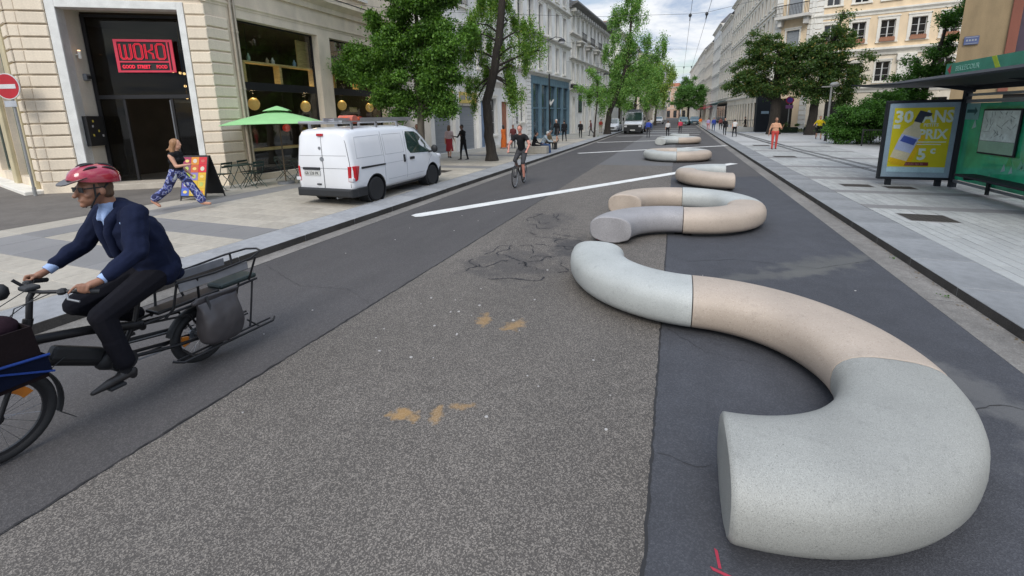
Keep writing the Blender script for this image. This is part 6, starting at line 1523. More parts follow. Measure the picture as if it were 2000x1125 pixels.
# lamps
def lantern(par, x, y, z, s_=1.0):
    b = MB(); b.lathe([(.02 * s_, 0), (.12 * s_, -.06), (.2 * s_, -.22), (.21 * s_, -.26), (.03, -.27)], 12, c=(x, y, z)); b.build('shade', M_iron, par, smooth=True)
    b = MB(); b.lathe([(.03, -.27), (.17 * s_, -.27), (.15 * s_, -.42), (.03, -.46)], 12, c=(x, y, z)); b.build('glass', M_clear, par, smooth=True)
def wall_lantern(s0, z, reach, lab):
    p = F0 + fu * s0
    t = thing('wall_lantern', (p.x, p.y, z), lab, 'street lamp', math.atan2(fu.y, fu.x), 'lanterns on arched brackets along the left facades')
    b = MB(); b.tube([(0, 0, -.9), (0, -reach * .35, -.35), (0, -reach * .75, .0), (0, -reach, -.12)], .03, 6); b.tube([(0, 0, -.2), (0, -reach * .6, -.1)], .02, 5); b.build('bracket', M_iron, t)
    lantern(t, 0, -reach, -.15, 1.6)
wall_lantern(15.6, 8.6, 2.2, 'black lantern on an arched bracket above the blue shopfront')
wall_lantern(33, 7.2, 2.2, 'black lantern on an arched bracket on the long white facade')
sl = thing('lamp_post', (-7.45, 26.5, H0), 'thin dark post with a small white arrow sign in front of the blue shopfront', 'lamp post')
b = MB(); b.cyl((0, 0, 0), (0, 0, .7), .07, 10); b.cyl((0, 0, .7), (0, 0, 4.5), .045, 10); b.build('pole', M_iron, sl)
b = MB(); b.prism([(.02, 2.75), (.10, 2.6), (.32, 2.95), (.26, 3.0), (.1, 2.8), (.06, 2.98)], -.05, -.04, axis=1); b.build('arrow', M_sash, sl)
sq = thing('lamp_post', (9.2, 34.5, H0), 'grey post with a small lamp head standing beside the shrub', 'lamp post')
b = MB(); b.cyl((0, 0, 0), (0, 0, 3.6), .06, 10); b.build('pole', M_polel, sq)
b = MB(); b.box(-.55, .1, -.08, .08, 3.45, 3.52); b.build('arm', M_polel, sq); b = MB(); b.ell((.15, 0, 3.6), (.28, .2, .16), 10); b.build('head', M_polel, sq, smooth=True)
b = MB(); b.cyl((0, 0, 0), (0, 0, .9), .09, 10); b.build('base', M_iron, sq)
sgp = thing('parking_sign', (9.55, 47.5, H0), 'small round purple and red sign on a post between the two dark trees', 'road sign')
b = MB(); b.cyl((0, 0, 0), (0, 0, 3.3), .04, 8); b.build('pole', M_polel, sgp)
b = MB(); b.cyl((0, -.05, 2.95), (0, -.08, 2.95), .33, 18); b.cyl((0, -.08, 2.95), (0, -.085, 2.95), .24, 18, 1); b.box(-.3, .3, -.08, -.05, 2.2, 2.5, 2); b.build('disc', [mat('sign_red', (.42, .02, .05), .4), mat('sign_violet', (.10, .06, .3), .4), mat('sign_mauve', (.25, .1, .25))], sgp)
# left no-entry sign: face slightly turned
b = MB(); b.cyl((0, 0, 0), (0, 0, 3.45), .032, 10); b.cyl((0, 0, 0), (0, 0, .25), .045, 10); b.build('pole', M_polel, sp_)
b = MB(); b.cyl((0, -.05, 3.14), (0, -.075, 3.14), .36, 30, 1); b.cyl((0, -.075, 3.14), (0, -.078, 3.14), .335, 30, 0); b.box(-.25, .25, -.083, -.078, 3.08, 3.20, 1); b.build('disc', [mat('noentry_red', (.42, .01, .02), .35), mat('noentry_white', (.6, .6, .6), .4)], sp_)
b = MB(); b.box(-.2, .14, -.06, -.05, 2.58, 2.75); b.build('sub_plate', mat('sub_plate', (.4, .42, .45), .5), sp_)
for i, (x, y, h, r) in enumerate(((.0, 0, 0, 0),)): pass
# bollard line, railings and stone seat
t = thing('stone_seat', (-7.35, 25.9, H0), 'brown wooden topped seat beside the thin dark post on the left pavement', 'bench')
b = MB(); b.box(-.35, .55, -.25, .25, .40, .46); b.build('seat', mat('brown_wood', (.12, .09, .06), .7), t, bev=.01)
for x in (-.25, .45): b = MB(); b.box(x - .05, x + .05, -.2, .2, 0, .40); b.build('leg', M_iron, t)
rl = thing('railing', (9.6, 29.6, H0), 'low dark metal railing in front of the shrubs', 'railing', R(-14))
b = MB(); b.box(0, 3.4, -.02, .02, .86, .91); b.box(0, 3.4, -.02, .02, .1, .14); b.build('rail', M_iron, rl)
for k in range(5): b = MB(); b.box(k * .84 - .03, k * .84 + .03, -.03, .03, 0, .95); b.build('post', M_iron, rl)
for k in range(30): b = MB(); b.cyl((.06 + k * .113, 0, .14), (.06 + k * .113, 0, .86), .008, 5); b.build('baluster', M_iron, rl)
rl = thing('railing', (4.7, 50.2, H0), 'long low stone and iron railing along the right pavement by the beige house', 'railing', R(-2))
b = MB(); b.box(0, 3.9, .0, .25, 0, .45); b.build('kerb_wall', M_trim, rl)
for k in range(26): b = MB(); b.cyl((.06 + k * .15, .12, .45), (.06 + k * .15, .12, 1.15), .014, 5); b.build('baluster', M_iron, rl)
b = MB(); b.box(0, 3.9, .1, .14, 1.13, 1.17); b.build('rail', M_iron, rl)
bn = thing('litter_bin', (10.55, 28.6, H0), 'pale topped litter bin in front of the shrubs by the advert panel', 'bin')
b = MB(); b.cyl((0, 0, 0), (0, 0, .95), .2, 14); b.build('body', M_shel, bn, smooth=True); b = MB(); b.cyl((0, 0, 1.0), (0, 0, 1.06), .26, 14); b.build('lid', M_sash, bn); b = MB(); b.cyl((0, .15, .9), (0, .15, 1.0), .02, 6); b.cyl((0, -.15, .9), (0, -.15, 1.0), .02, 6); b.build('bracket', M_shel, bn)
kk = thing('kiosk', (7.9, 49.6, H0), 'dark advertising column beside the trunk of the left dark tree', 'kiosk')
b = MB(); b.box(-.75, .75, -.5, .5, 0, 4.0); b.box(-.8, .8, -.55, .55, 4.0, 4.15); b.build('cabinet', M_shel, kk, bev=.02); b = MB(); b.box(-.35, .3, -.52, -.505, 1.75, 2.0); b.build('notice', M_adg, kk)
def awning(s_far, w, z, m, lab, n=1):
    p = right_b(s_far)
    t = thing('shop_awning', (p.x, p.y, 0), lab, 'awning', rzr)
    b = MB(); b.prism([(0, z + .5), (-1.5, z), (-1.5, z - .25), (-1.46, z - .25), (-1.46, z - .02), (0, z + .44)], 0, w, axis=0); b.build('cover', m, t)
    b = MB()
    for x in (.1, w - .1): b.bar((x, 0, z - .3), (x, -1.4, z - .05), .03, .03)
    b.build('arm', M_iron, t)
awning(44.5, 13, 3.6, mat('dark_green_awning', (.015, .05, .045), .8), 'dark green shop awning on the greyish house')
awning(60, 6, 3.0, mat('red_awning', (.42, .04, .05), .8), 'red shop awning further up the right side'); awning(76, 7, 3.0, mat('red_awning', (.42, .04, .05), .8), 'furthest red shop awning on the right side')
t = thing('shopfront_panel', (right_b(44.4).x, right_b(44.4).y, 0), 'black deep shop entrance box under the dark awning', 'shopfront', rzr)
b = MB(); b.box(0, 12.8, -.12, 0, .12, 3.5); b.build('panel', M_shel, t)
for k in range(4): b = MB(); b.box(.5 + k * 3.1, 3.0 + k * 3.1, -.14, -.12, .5, 3.1); b.build('pane', mat('teal_glass', (.01, .05, .05), .1), t)
# overhead wires with their hangers
M_wire = mat('overhead_wire', (0.035, 0.036, 0.04), .6)
for x, lab in ((.28, 'left overhead trolleybus wire running along the street'), (.95, 'right overhead trolleybus wire running along the street')):
    b = MB(); b.tube([(x, y, 6.2 + .02 * math.sin(y)) for y in (-8, 10, 22, 34, 46, 70, 110, 180)], .008, 5); tag(b.build('overhead_wire', M_wire), lab, 'wire', 'overhead wires')
for y, lab in ((22, 'nearest cross wire spanning the street'), (46, 'second cross wire spanning the street'), (72, 'third cross wire spanning the street')):
    t = thing('span_wire', (0, y, 6.3), lab, 'wire', group='cross wires')
    b = MB(); b.tube([(-12.2, 0, 1.4), (-4, 0, .4), (.28, 0, .12), (.95, 0, .12), (4, 0, .6), (9.5, 0, 2.2)], .007, 5); b.build('cable', M_wire, t)
    for x in (.28, .95): b = MB(); b.ell((x, 0, .06), (.07, .05, .09), 8); b.tube([(x, -.6, -.05), (x, -.2, .04), (x, .2, .04), (x, .6, -.05)], .022, 5); b.build('hanger', M_wire, t)
for x, y, z, x2, y2, z2, lab in ((-13.4, 10.9, 6.3, -12.0, 28, 9, 'thin stay cable crossing the restaurant facade'), (-12, 40, 8.8, 9, 64, 9.6, 'thin cable crossing high over the road'), (-11, 58, 11, 7, 80, 12, 'thin cable strung higher up the street')):
    b = MB(); b.tube([(x, y, z), ((x + x2) / 2, (y + y2) / 2, (z + z2) / 2 - .35), (x2, y2, z2)], .006, 4); tag(b.build('stay_cable', M_wire), lab, 'wire')
# ------------------------------------------------------------------ people
def capsule(b, p, q, r0, r1, n=10, mi=0):
    p, q = Vector(p), Vector(q); d = q - p; l_ = d.length
    if l_ < 1e-5: return b.ell(p, r0, n, mi)
    d /= l_; x = d.cross(Vector((0, 0, 1)));
    if x.length < .05: x = d.cross(Vector((0, 1, 0)))
    x.normalize(); y = d.cross(x); rings = []
    for a in (-80, -50, -20): rings.append((p + d * (r0 * math.sin(R(a))), r0 * math.cos(R(a))))
    rings.append((p, r0)); rings.append((q, r1))
    for a in (20, 50, 80): rings.append((q + d * (r1 * math.sin(R(a))), r1 * math.cos(R(a))))
    return b.loft([[c + (x * math.cos(k * 2 * math.pi / n) + y * math.sin(k * 2 * math.pi / n)) * r for k in range(n)] for c, r in rings], mi)
class Fig:
    """tapered limbs fused into one continuous skin, each face coloured by the limb it lies on"""
    def __init__(s): s.b = MB(); s.pr = []
    def cap(s, p, q, r0, r1, m=0, flat=None):
        capsule(s.b, p, q, r0, r1); s.pr.append((np.array(p, float), np.array(q, float), r0, r1, m)); return s
    def ell(s, c, r, m=0, R3=None):
        s.b.ell(c, r, 14, 0, R3); rr = r if isinstance(r, (int, float)) else sum(r) / 3; s.pr.append((np.array(c, float), np.array(c, float), rr, rr, m)); return s
    def build(s, name, mats, parent, vox=.018, smooth=4):
        o = s.b.build(name, mats[0], parent)
        rm = o.modifiers.new('r', 'REMESH'); rm.mode = 'VOXEL'; rm.voxel_size = vox
        sm = o.modifiers.new('s', 'SMOOTH'); sm.factor = .6; sm.iterations = smooth
        dg = bpy.context.evaluated_depsgraph_get(); me = D.meshes.new_from_object(o.evaluated_get(dg))
        o.modifiers.clear(); o.data = me; me.materials.clear()
        for m_ in mats: me.materials.append(m_)
        n = len(me.polygons); c = np.empty(n * 3); me.polygons.foreach_get('center', c); c = c.reshape(-1, 3)
        best = np.full(n, 1e9); idx = np.zeros(n, int)
        for p, q, r0, r1, m_ in s.pr:
            d = q - p; l2 = d @ d
            t_ = np.clip(((c - p) @ d) / l2, 0, 1) if l2 > 0 else np.zeros(n)
            ds = np.linalg.norm(c - (p + t_[:, None] * d), axis=1) - (r0 + (r1 - r0) * t_)
            w = ds < best; best[w] = ds[w]; idx[w] = m_
        me.polygons.foreach_set('material_index', idx.astype(np.int32)); me.polygons.foreach_set('use_smooth', [True] * n); me.update()
        return o
def cloth(name, c, **k): return mat('cloth_' + name, c, .92, spec=.15, n=k.get('n', [(7, .10, 4), (45, .08, 3)]), bump=.25)
SKIN = mat('skin_light', (0.50, 0.27, 0.18), .5, n=[(5, .06, 3)]); SKIN2 = mat('skin_tan', (0.29, 0.14, 0.085), .5, n=[(5, .06, 3)]); SKIN3 = mat('skin_deep', (0.12, 0.06, 0.04), .5, n=[(5, .06, 3)])
HAIR = {'brown': mat('hair_brown', (.10, .055, .03), .6, n=[(40, .25, 3, (1, 1, .2))]), 'blonde': mat('hair_reddish_blonde', (.27, .135, .06), .6, n=[(40, .3, 3, (1, 1, .2))]), 'black': mat('hair_black', (.018, .015, .014), .5), 'white': mat('hair_white', (.6, .6, .58), .6), 'grey': mat('hair_grey', (.25, .25, .25), .6)}
BLK = cloth('black', (.015, .015, .017)); SHOE = mat('dark_shoe', (.02, .018, .018), .5)
def V(*a): return np.array(a, float)
def person(label, loc, rz, top, bottom, hair='brown', skin=None, h=1.7, legs=((18, 12), (-16, 22)), arms=((-14, 18, 8), (16, 24, 8)), lean=3, sit=None, sleeve='short', skirt=None, shorts=False, hairlen=0, shoes=None, group=None, vox=.024, bald=False, male=True, cat='person'):
    """faces local +y; legs = (thigh forward, knee bend) left, right; arms = (shoulder forward, elbow bend, outward)"""
    k = h / 1.72; skin = skin or SKIN; shoes = shoes or SHOE
    t = thing('person', loc, label, cat, rz, group)
    f = Fig(); mats = [skin, top, bottom, shoes]
    pz = (sit if sit else .93) * 1.0
    ca, sa = math.cos(R(lean)), math.sin(R(lean))
    pel = V(0, 0, pz)
    def U(x, y, z): return pel + V(x, y * ca + z * sa, z * ca - y * sa)   # upper body frame
    W = .175 if male else .155
    f.cap(U(-.075, 0, .0), U(.075, 0, .0), .115, .115, 2); f.cap(U(-.06, 0, .12), U(.06, 0, .12), .105, .105, 1)
    f.cap(U(-.07, .005, .28), U(.07, .005, .28), .118, .118, 1); f.cap(U(-W + .03, 0, .40), U(W - .03, 0, .40), .09, .09, 1); f.cap(U(0, 0, .1), U(0, 0, .42), .115, .11, 1)
    if not male: f.ell(U(-.07, .1, .30), .06, 1); f.ell(U(.07, .1, .30), .06, 1)
    f.cap(U(0, .0, .44), U(0, .02, .56), .055, .052, 0)
    hc = U(0, .035, .66)
    f.ell(hc + V(0, 0, .02), (.076, .092, .105)); f.ell(hc + V(0, .03, -.055), (.055, .06, .06)); f.cap(hc + V(0, .09, .02), hc + V(0, .107, -.015), .012, .017, 0)
    for s_ in (-1, 1): f.ell(hc + V(s_ * .078, -.005, 0), (.014, .024, .032))
    out = {}
    for i, s_ in enumerate((-1, 1)):
        th, kn = legs[i]; hp = V(s_ * .095, 0, pz - .03)
        d = V(s_ * .03, math.sin(R(th)), -math.cos(R(th))); ke = hp + d * .43
        a2 = R(th - kn); an = ke + V(s_ * .01, math.sin(a2), -math.cos(a2)) * .42
        f.cap(hp, ke, .092, .062, 2 if (not shorts) else 2); f.cap(ke, an, .060, .043, 0 if (shorts or skirt) else 2)
        tl = R(min(0, (th - kn)) * .8); fd = V(0, math.cos(tl), math.sin(tl))
        f.cap(an + V(0, -.03, -.035), an + fd * .16 + V(0, 0, -.05), .042, .034, 3)
        sh = U(s_ * (W + .015), 0, .40); fa, eb, ou = arms[i]
        aa = R(fa); o_ = math.sin(R(ou)); d = V(s_ * o_, math.sin(aa) * math.cos(R(ou)), -math.cos(aa) * math.cos(R(ou))); el = sh + d * .28
        ab_ = R(fa + eb); d2 = V(s_ * o_ * .4, math.sin(ab_), -math.cos(ab_)); wr = el + d2 * .25
        f.cap(sh, el, .052, .041, 1); f.cap(el, wr, .039, .028, 1 if sleeve == 'long' else 0)
        if sleeve == 'none': f.pr[-2] = f.pr[-2][:4] + (0,)
        f.cap(wr, wr + d2 * .09, .028, .024, 0)
        for j in range(4): f.cap(wr + d2 * .08 + V(0, (j - 1.5) * .016, 0), wr + d2 * .15 + V(-s_ * .015, (j - 1.5) * .02, 0), .010, .008, 0)
        f.cap(wr + d2 * .03, wr + d2 * .08 + V(-s_ * .01, .035, 0), .012, .009, 0)
        out['wr%d' % i] = wr
    o = f.build('body', mats, t, vox=vox); o.scale = (k, k, k)
    if not bald:
        g = Fig(); g.ell(hc + V(0, -.02, .045), (.086, .095, .088)); g.ell(hc + V(0, -.045, -.005), (.08, .06, .07))
        if hairlen > .2: g.ell(hc + V(0, -.035, .035), (.112, .11, .112)); g.ell(hc + V(0, -.09, -.10), (.11, .08, .13)); g.cap(hc + V(-.06, -.05, .0), hc + V(-.09, -.06, -.20), .05, .035); g.cap(hc + V(.06, -.05, .0), hc + V(.09, -.06, -.20), .05, .035); g.cap(hc + V(0, -.12, -.08), hc + V(.02, -.24, -.13), .05, .02)
        if hairlen: g.cap(hc + V(0, -.06, 0), hc + V(0, -.10, -.12 - hairlen), .075, .05); g.cap(hc + V(-.05, -.04, 0), hc + V(-.07, -.06, -hairlen), .04, .03); g.cap(hc + V(.05, -.04, 0), hc + V(.07, -.06, -hairlen), .04, .03)
        q = g.build('hair', [HAIR[hair]], t, vox=.02, smooth=2); q.scale = (k, k, k)
    if skirt:
        zt, zb, r1, ms = skirt; b = MB(); n = 20
        b.lathe([(.12, zt), (.14, zt - .1), ((r1 + .14) / 2, (zt + zb) / 2), (r1, zb), (r1 - .02, zb)], n)
        q = b.build('skirt', ms, t, smooth=True); q.scale = (k, k, k)
    out['t'] = t; out['k'] = k; out['hc'] = hc
    return out
def bag(lab, loc, m, s_=(.13, .07, .16), strap=.4):
    t = thing('bag', loc, lab, 'bag'); f = MB(); f.ell((0, 0, -s_[2]), s_, 10); f.build('pouch', m, t, smooth=True)
    b = MB(); b.tube([(-s_[0] * .6, 0, -s_[2]), (-.02, 0, strap), (s_[0] * .6, 0, -s_[2])], .008, 5); b.build('strap', m, t)

# woman striding past the restaurant, in patterned trousers
M_pat = D.materials.new('patterned_trousers'); M_pat.use_nodes = True
_t = M_pat.node_tree; _n = _t.nodes.new('ShaderNodeTexNoise'); _n.inputs['Scale'].default_value = 11; _n.inputs['Detail'].default_value = 1; _c = _t.nodes.new('ShaderNodeTexCoord'); _t.links.new(_c.outputs['Object'], _n.inputs[0])
_r = _t.nodes.new('ShaderNodeValToRGB'); _r.color_ramp.interpolation = 'CONSTANT'; e = _r.color_ramp.elements; e[0].color = (.015, .018, .07, 1); e[1].position = .54; e[1].color = (.38, .40, .48, 1); k_ = e.new(.60); k_.color = (.05, .06, .22, 1); k_ = e.new(.46); k_.color = (.07, .09, .3, 1)
_t.links.new(_n.outputs['Fac'], _r.inputs[0]); _t.links.new(_r.outputs[0], _t.nodes['Principled BSDF'].inputs['Base Color']); _t.nodes['Principled BSDF'].inputs['Roughness'].default_value = .85
ww = person('woman with long reddish blonde hair striding in patterned blue trousers past the restaurant', (-10.95, 6.75, H0), R(-68), BLK, M_pat, hair='blonde', h=1.68, legs=((34, 6), (-30, 26)), arms=((-20, 62, 10), (26, 72, 6)), lean=6, hairlen=.24, sleeve='none', shoes=mat('tan_sandal', (.45, .22, .14), .6), vox=.014, male=False)
# wide trouser legs, as clothing over the body
g = Fig()
for s_, (th, kn) in zip((-1, 1), ((34, 6), (-30, 26))):
    hp = V(s_ * .095, 0, .90); d = V(s_ * .03, math.sin(R(th)), -math.cos(R(th))); ke = hp + d * .43; a2 = R(th - kn); an = ke + V(s_ * .01, math.sin(a2), -math.cos(a2)) * .36
    g.cap(hp, ke, .11, .095); g.cap(ke, an, .092, .10)
g.cap((-.07, 0, .93), (.07, 0, .93), .122, .122)
q = g.build('trousers', [M_pat], ww['t'], vox=.016); q.scale = (ww['k'],) * 3
t = thing('shoulder_bag', (-10.93, 6.77, .98), 'pale grey shoulder bag at the hip of the woman in patterned trousers', 'bag', R(-68)); f = Fig(); f.ell((.15, -.03, -.02), (.035, .11, .13)); f.build('pouch', [cloth('pale_bag', (.32, .34, .36))], t, vox=.016); b = MB(); b.tube([(.17, .04, .05), (.05, .02, .42), (-.10, -.02, .5), (.17, -.12, .05)], .01, 5); b.build('strap', BLK, t)
BLUE = cloth('light_blue', (.22, .28, .45)); RED = cloth('red', (.32, .04, .05)); ORG_ = cloth('orange', (.62, .15, .035)); WHT = cloth('white', (.55, .54, .53)); NAVY = cloth('navy', (.02, .03, .10)); JEAN = cloth('jeans', (.06, .10, .2)); CORAL = cloth('coral', (.48, .07, .06)); PEACH = cloth('peach', (.55, .30, .19)); YEL = cloth('yellow', (.65, .48, .02)); ROYAL = cloth('royal_blue', (.04, .07, .34)); PINK = cloth('pink', (.5, .2, .22)); DKG = cloth('dark_grey', (.05, .05, .055)); LILAC = cloth('lilac', (.36, .30, .50)); BEI = cloth('beige', (.4, .33, .25)); BROWNC = cloth('brown_red', (.16, .05, .05))
person('man in a light blue shirt seen over the bonnet of the white van', (-12.6, 19.7, H0), R(170), BLUE, DKG, h=1.74, skin=SKIN2, sleeve='long')
rp = person('woman in a white top and long red skirt walking near the yellow shop', (-10.9, 19.9, H0), R(10), cloth('white_red', (.5, .38, .38)), RED, hair='brown', h=1.66, skirt=(.98, .35, .2, RED), hairlen=.15, male=False, legs=((12, 8), (-10, 16)))
person('person all in black with arms raised to the chest, left of the leaning tree', (-9.7, 19.1, H0), R(150), BLK, BLK, hair='black', h=1.70, skin=SKIN3, legs=((-9, 4), (10, 6)), arms=((20, 95, 25), (25, 80, 20)), sleeve='long')
person('person in a long orange robe with a dark bag, right of the leaning tree trunk', (-10.4, 26.2, H0), R(60), ORG_, ORG_, hair='black', h=1.5, skin=SKIN2, sleeve='long', skirt=(1.0, .08, .22, ORG_), hairlen=.12, male=False)
person('person in dark clothes beside the one in orange', (-9.9, 26.6, H0), R(200), BROWNC, DKG, hair='black', h=1.5, sleeve='long', skin=SKIN2)
person('seated person in black behind the oncoming cyclist', (-7.35, 22.9, H0), R(-60), BLK, BLK, hair='black', sit=.50, legs=((85, 80), (80, 85)), arms=((20, 50, 5), (25, 50, 5)), lean=14, h=1.6, sleeve='long')
person('seated person in a pale grey top and blue jeans, bending forward', (-6.95, 23.2, H0), R(-70), cloth('pale_grey_top', (.36, .42, .46)), JEAN, hair='white', sit=.50, legs=((84, 78), (80, 84)), arms=((45, 40, 5), (40, 45, 5)), lean=28, h=1.7, sleeve='long')
t = thing('stone_seat', (-7.15, 22.95, H0), 'low stone block seat under the two seated people', 'bench'); b = MB(); b.box(-.5, .6, -.3, .35, 0, .40); b.build('block', M_slab, t, bev=.03)
person('person in a brown jacket seated beside the thin post', (-7.3, 25.7, H0), R(-40), cloth('tan_brown', (.17, .13, .08)), DKG, hair='grey', sit=.52, legs=((84, 80), (84, 80)), lean=10, h=1.55, sleeve='long')
person('white haired person in a black coat before the blue shopfront', (-8.7, 33, H0), R(160), BLK, DKG, hair='white', h=1.74, sleeve='long', skirt=(1.0, .55, .2, BLK))
person('person in black just right of the white haired one', (-8.3, 33.8, H0), R(20), BLK, BLK, hair='black', h=1.66, sleeve='long')
person('thin person in black walking along the pale facade', (-8.0, 38.5, H0), R(190), BLK, BLK, hair='black', h=1.5, sleeve='long', legs=((22, 8), (-20, 24)))
person('person in dark red standing by the young tree', (-7.9, 43.0, H0), R(100), BROWNC, DKG, hair='black', h=1.5, sleeve='long')
person('person in a salmon top further along the left pavement', (-8.0, 49.5, H0), R(10), CORAL, BEI, h=1.5)
person('person in blue cycling or walking in front of the lorry', (-2.45, 41.5, 0), R(0), ROYAL, DKG, hair='black', h=1.62, sleeve='long', legs=((22, 40), (-10, 14)))
person('person in a white top and black trousers walking on the road itself', (-.85, 43.5, 0), R(0), WHT, BLK, h=1.45)
person('person in a red top walking on the road beyond the bench loops', (.25, 47, 0), R(0), cloth('pinkish_red', (.5, .06, .1)), DKG, h=1.5, hair='black')
person('person in coral red trousers and a peach top on the right pavement', (4.9, 27.0, H0), R(185), PEACH, CORAL, hair='brown', h=1.68, legs=((-6, 2), (6, 4)), arms=((30, 105, 12), (-4, 12, 18)), skin=SKIN2, vox=.018)
person('person in royal blue on the right pavement by the red awnings', (3.6, 52, H0), R(180), ROYAL, JEAN, h=1.45, sleeve='long')
person('person in lilac left of the one in royal blue', (3.2, 54, H0), R(0), LILAC, PINK, h=1.4)
person('person in dark red far up the right pavement', (4.6, 56, H0), R(0), BROWNC, BLK, h=1.4)
person('tall person in black on the right pavement, left of the one in white and black', (3.9, 43, H0), R(170), BLK, BLK, hair='black', h=1.5, sleeve='long', legs=((16, 8), (-14, 18)))
person('person in a white sleeveless top and black trousers on the right pavement', (4.35, 40, H0), R(5), WHT, BLK, hair='black', h=1.42, sleeve='none')
person('person in black beside the railing of the beige house', (6.5, 51, H0), R(90), BLK, BLK, hair='black', h=1.5, sleeve='long')
person('person in a bright yellow top and dark shorts walking between the dark trees', (9.3, 36.5, H0), R(175), YEL, BLK, hair='brown', h=1.62, shorts=True, legs=((16, 8), (-14, 20)), arms=((10, 60, 35), (12, 60, 35)))
person('person in pale clothes far up the road on the left', (-3.2, 60, 0), R(0), WHT, JEAN, h=1.5)
person('person in an orange red top beside the distant kerb', (2.9, 66, 0), R(0), ORG_, BEI, h=1.5)

# ------------------------------------------------------------------ bicycles
M_frame = mat('matt_black_frame', (0.014, 0.014, 0.016), .42, .3)
M_chrome = mat('spoke_steel', (0.35, 0.35, 0.36), .3, .9)
M_refl = mat('orange_reflector', (0.62, 0.20, 0.02), .3)
def bike_wheel(par, loc, r, tw_=.028, spokes=24, rim_m=None, reflector=True, name='wheel'):
    o = D.objects.new(name, None)
    b = MB(); n = 48; m_ = 10
    rings = [[((r - tw_ + tw_ * math.cos(j * 2 * math.pi / m_)) * math.cos(k * 2 * math.pi / n), tw_ * math.sin(j * 2 * math.pi / m_), (r - tw_ + tw_ * math.cos(j * 2 * math.pi / m_)) * math.sin(k * 2 * math.pi / n)) for j in range(m_)] for k in range(n + 1)]
    b.loft(rings, caps=False); w = b.build(name, M_tyre, par, smooth=True, loc=loc)
    b = MB(); ri = r - tw_ * 2
    rings = [[((ri + dx) * math.cos(k * 2 * math.pi / n), dy, (ri + dx) * math.sin(k * 2 * math.pi / n)) for dx, dy in ((.006, .014), (-.016, .010), (-.016, -.010), (.006, -.014))] for k in range(n + 1)]
    b.loft(rings, caps=False); b.build('rim', rim_m or M_frame, w, smooth=False)
    b = MB()
    for k in range(spokes):
        a = k * 2 * math.pi / spokes; s_ = .025 * (1 if k % 2 else -1); a2 = a + (.5 if (k // 2) % 2 else -.5)
        b.tube([(.025 * math.cos(a2), s_, .025 * math.sin(a2)), ((ri - .01) * math.cos(a), 0, (ri - .01) * math.sin(a))], .0016, 4)
    b.build('spokes', M_chrome, w)
    b = MB(); b.cyl((0, -.05, 0), (0, .05, 0), .025, 12); b.cyl((0, -.03, 0), (0, .03, 0), .04, 14); b.build('hub', M_frame, w)
    if reflector:
        for a0 in (.2, 3.3):
            b = MB(); rr0, rr1 = ri - .085, ri - .03
            b.loft([[((rr0 if e else rr1) * math.cos(a0 - .2 + q * .1), dy, (rr0 if e else rr1) * math.sin(a0 - .2 + q * .1)) for e, dy in ((0, .012), (1, .012), (1, -.012), (0, -.012))] for q in range(-3, 4)]); b.build('reflector', M_refl, w)
    return w
# ---- cargo bicycle: local x forwards, y to the rider's left
CB = thing('cargo_bicycle', (-3.98, 2.42, .008), 'black longtail cargo bicycle with a rear bench, pannier rack and front basket', 'bicycle', R(-91))
WBL, RR_, RF_ = 1.29, .25, .305
bike_wheel(CB, (0, 0, RR_), RR_, .030, 24)
FW = (WBL, 0, RF_)
w_ = bike_wheel(CB, FW, RF_, .030, 24); w_.rotation_euler = (0, R(38), 0)
def tub(name, pts, r, m=None, par=None, n=10): b = MB(); b.tube(pts, r, n); return b.build(name, m or M_frame, par or CB, smooth=True)
HT0, HT1 = (1.13, 0, .56), (1.04, 0, .84)     # head tube
BBP = (.60, 0, .34)
tub('top_tube', [(1.09, 0, .74), (.75, 0, .66), (.42, 0, .55)], .034)
tub('down_tube', [(1.11, 0, .62), (.9, 0, .50), (.66, 0, .36)], .036)
tub('seat_tube', [(.62, 0, .34), (.46, 0, .60), (.38, 0, .86)], .019)
for s_ in (1, -1):
    tub('chain_stay', [(.58, s_ * .05, .35), (.25, s_ * .07, .28), (0, s_ * .075, RR_)], .014)
    tub('seat_stay', [(.44, s_ * .03, .56), (.1, s_ * .075, .50), (0, s_ * .075, RR_)], .010)
    tub('rack_tube', [(.44, s_ * .07, .57), (.1, s_ * .09, .58), (-.55, s_ * .09, .60)], .011)
    tub('rack_stay', [(-.1, s_ * .09, .59), (-.08, s_ * .10, .36), (-.02, s_ * .10, .22)], .009)
    tub('rack_stay', [(-.5, s_ * .09, .60), (-.42, s_ * .12, .30), (-.36, s_ * .16, .17)], .009)
    tub('footboard', [(.36, s_ * .20, .22), (.30, s_ * .24, .19), (-.55, s_ * .24, .17), (-.60, s_ * .20, .18)], .011)
    tub('footboard', [(.30, s_ * .16, .19), (-.58, s_ * .16, .17)], .009)
    for x in (.2, -.1, -.4): tub('crossbar', [(x, s_ * .08, .22), (x, s_ * .24, .18)], .008)
    # child rail round the deck
    tub('safety_rail', [(.22, s_ * .16, .84), (-.1, s_ * .18, .83), (-.45, s_ * .18, .85), (-.62, s_ * .10, .87)], .010)
    tub('rail_upright', [(.20, s_ * .15, .84), (.24, s_ * .12, .62), (.30, s_ * .09, .55)], .010)
    tub('rail_upright', [(.05, s_ * .17, .83), (.02, s_ * .10, .60)], .010)
    tub('rail_upright', [(-.5, s_ * .18, .85), (-.46, s_ * .10, .62)], .010)
    b = MB(); b.box(-.42, .20, s_ * .165 - .006, s_ * .165 + .006, .755, .83); b.build('side_pad', mat('grey_pad', (.20, .20, .21), .8, n=[(14, .1, 3)]), CB, bev=.005)
tub('safety_rail', [(-.62, .10, .87), (-.66, 0, .87), (-.62, -.10, .87)], .010)
b = MB(); b.box(-.55, -.18, -.10, .10, .615, .665); b.build('passenger_seat', mat('dark_green_seat', (.015, .028, .028), .5), CB, bev=.02)
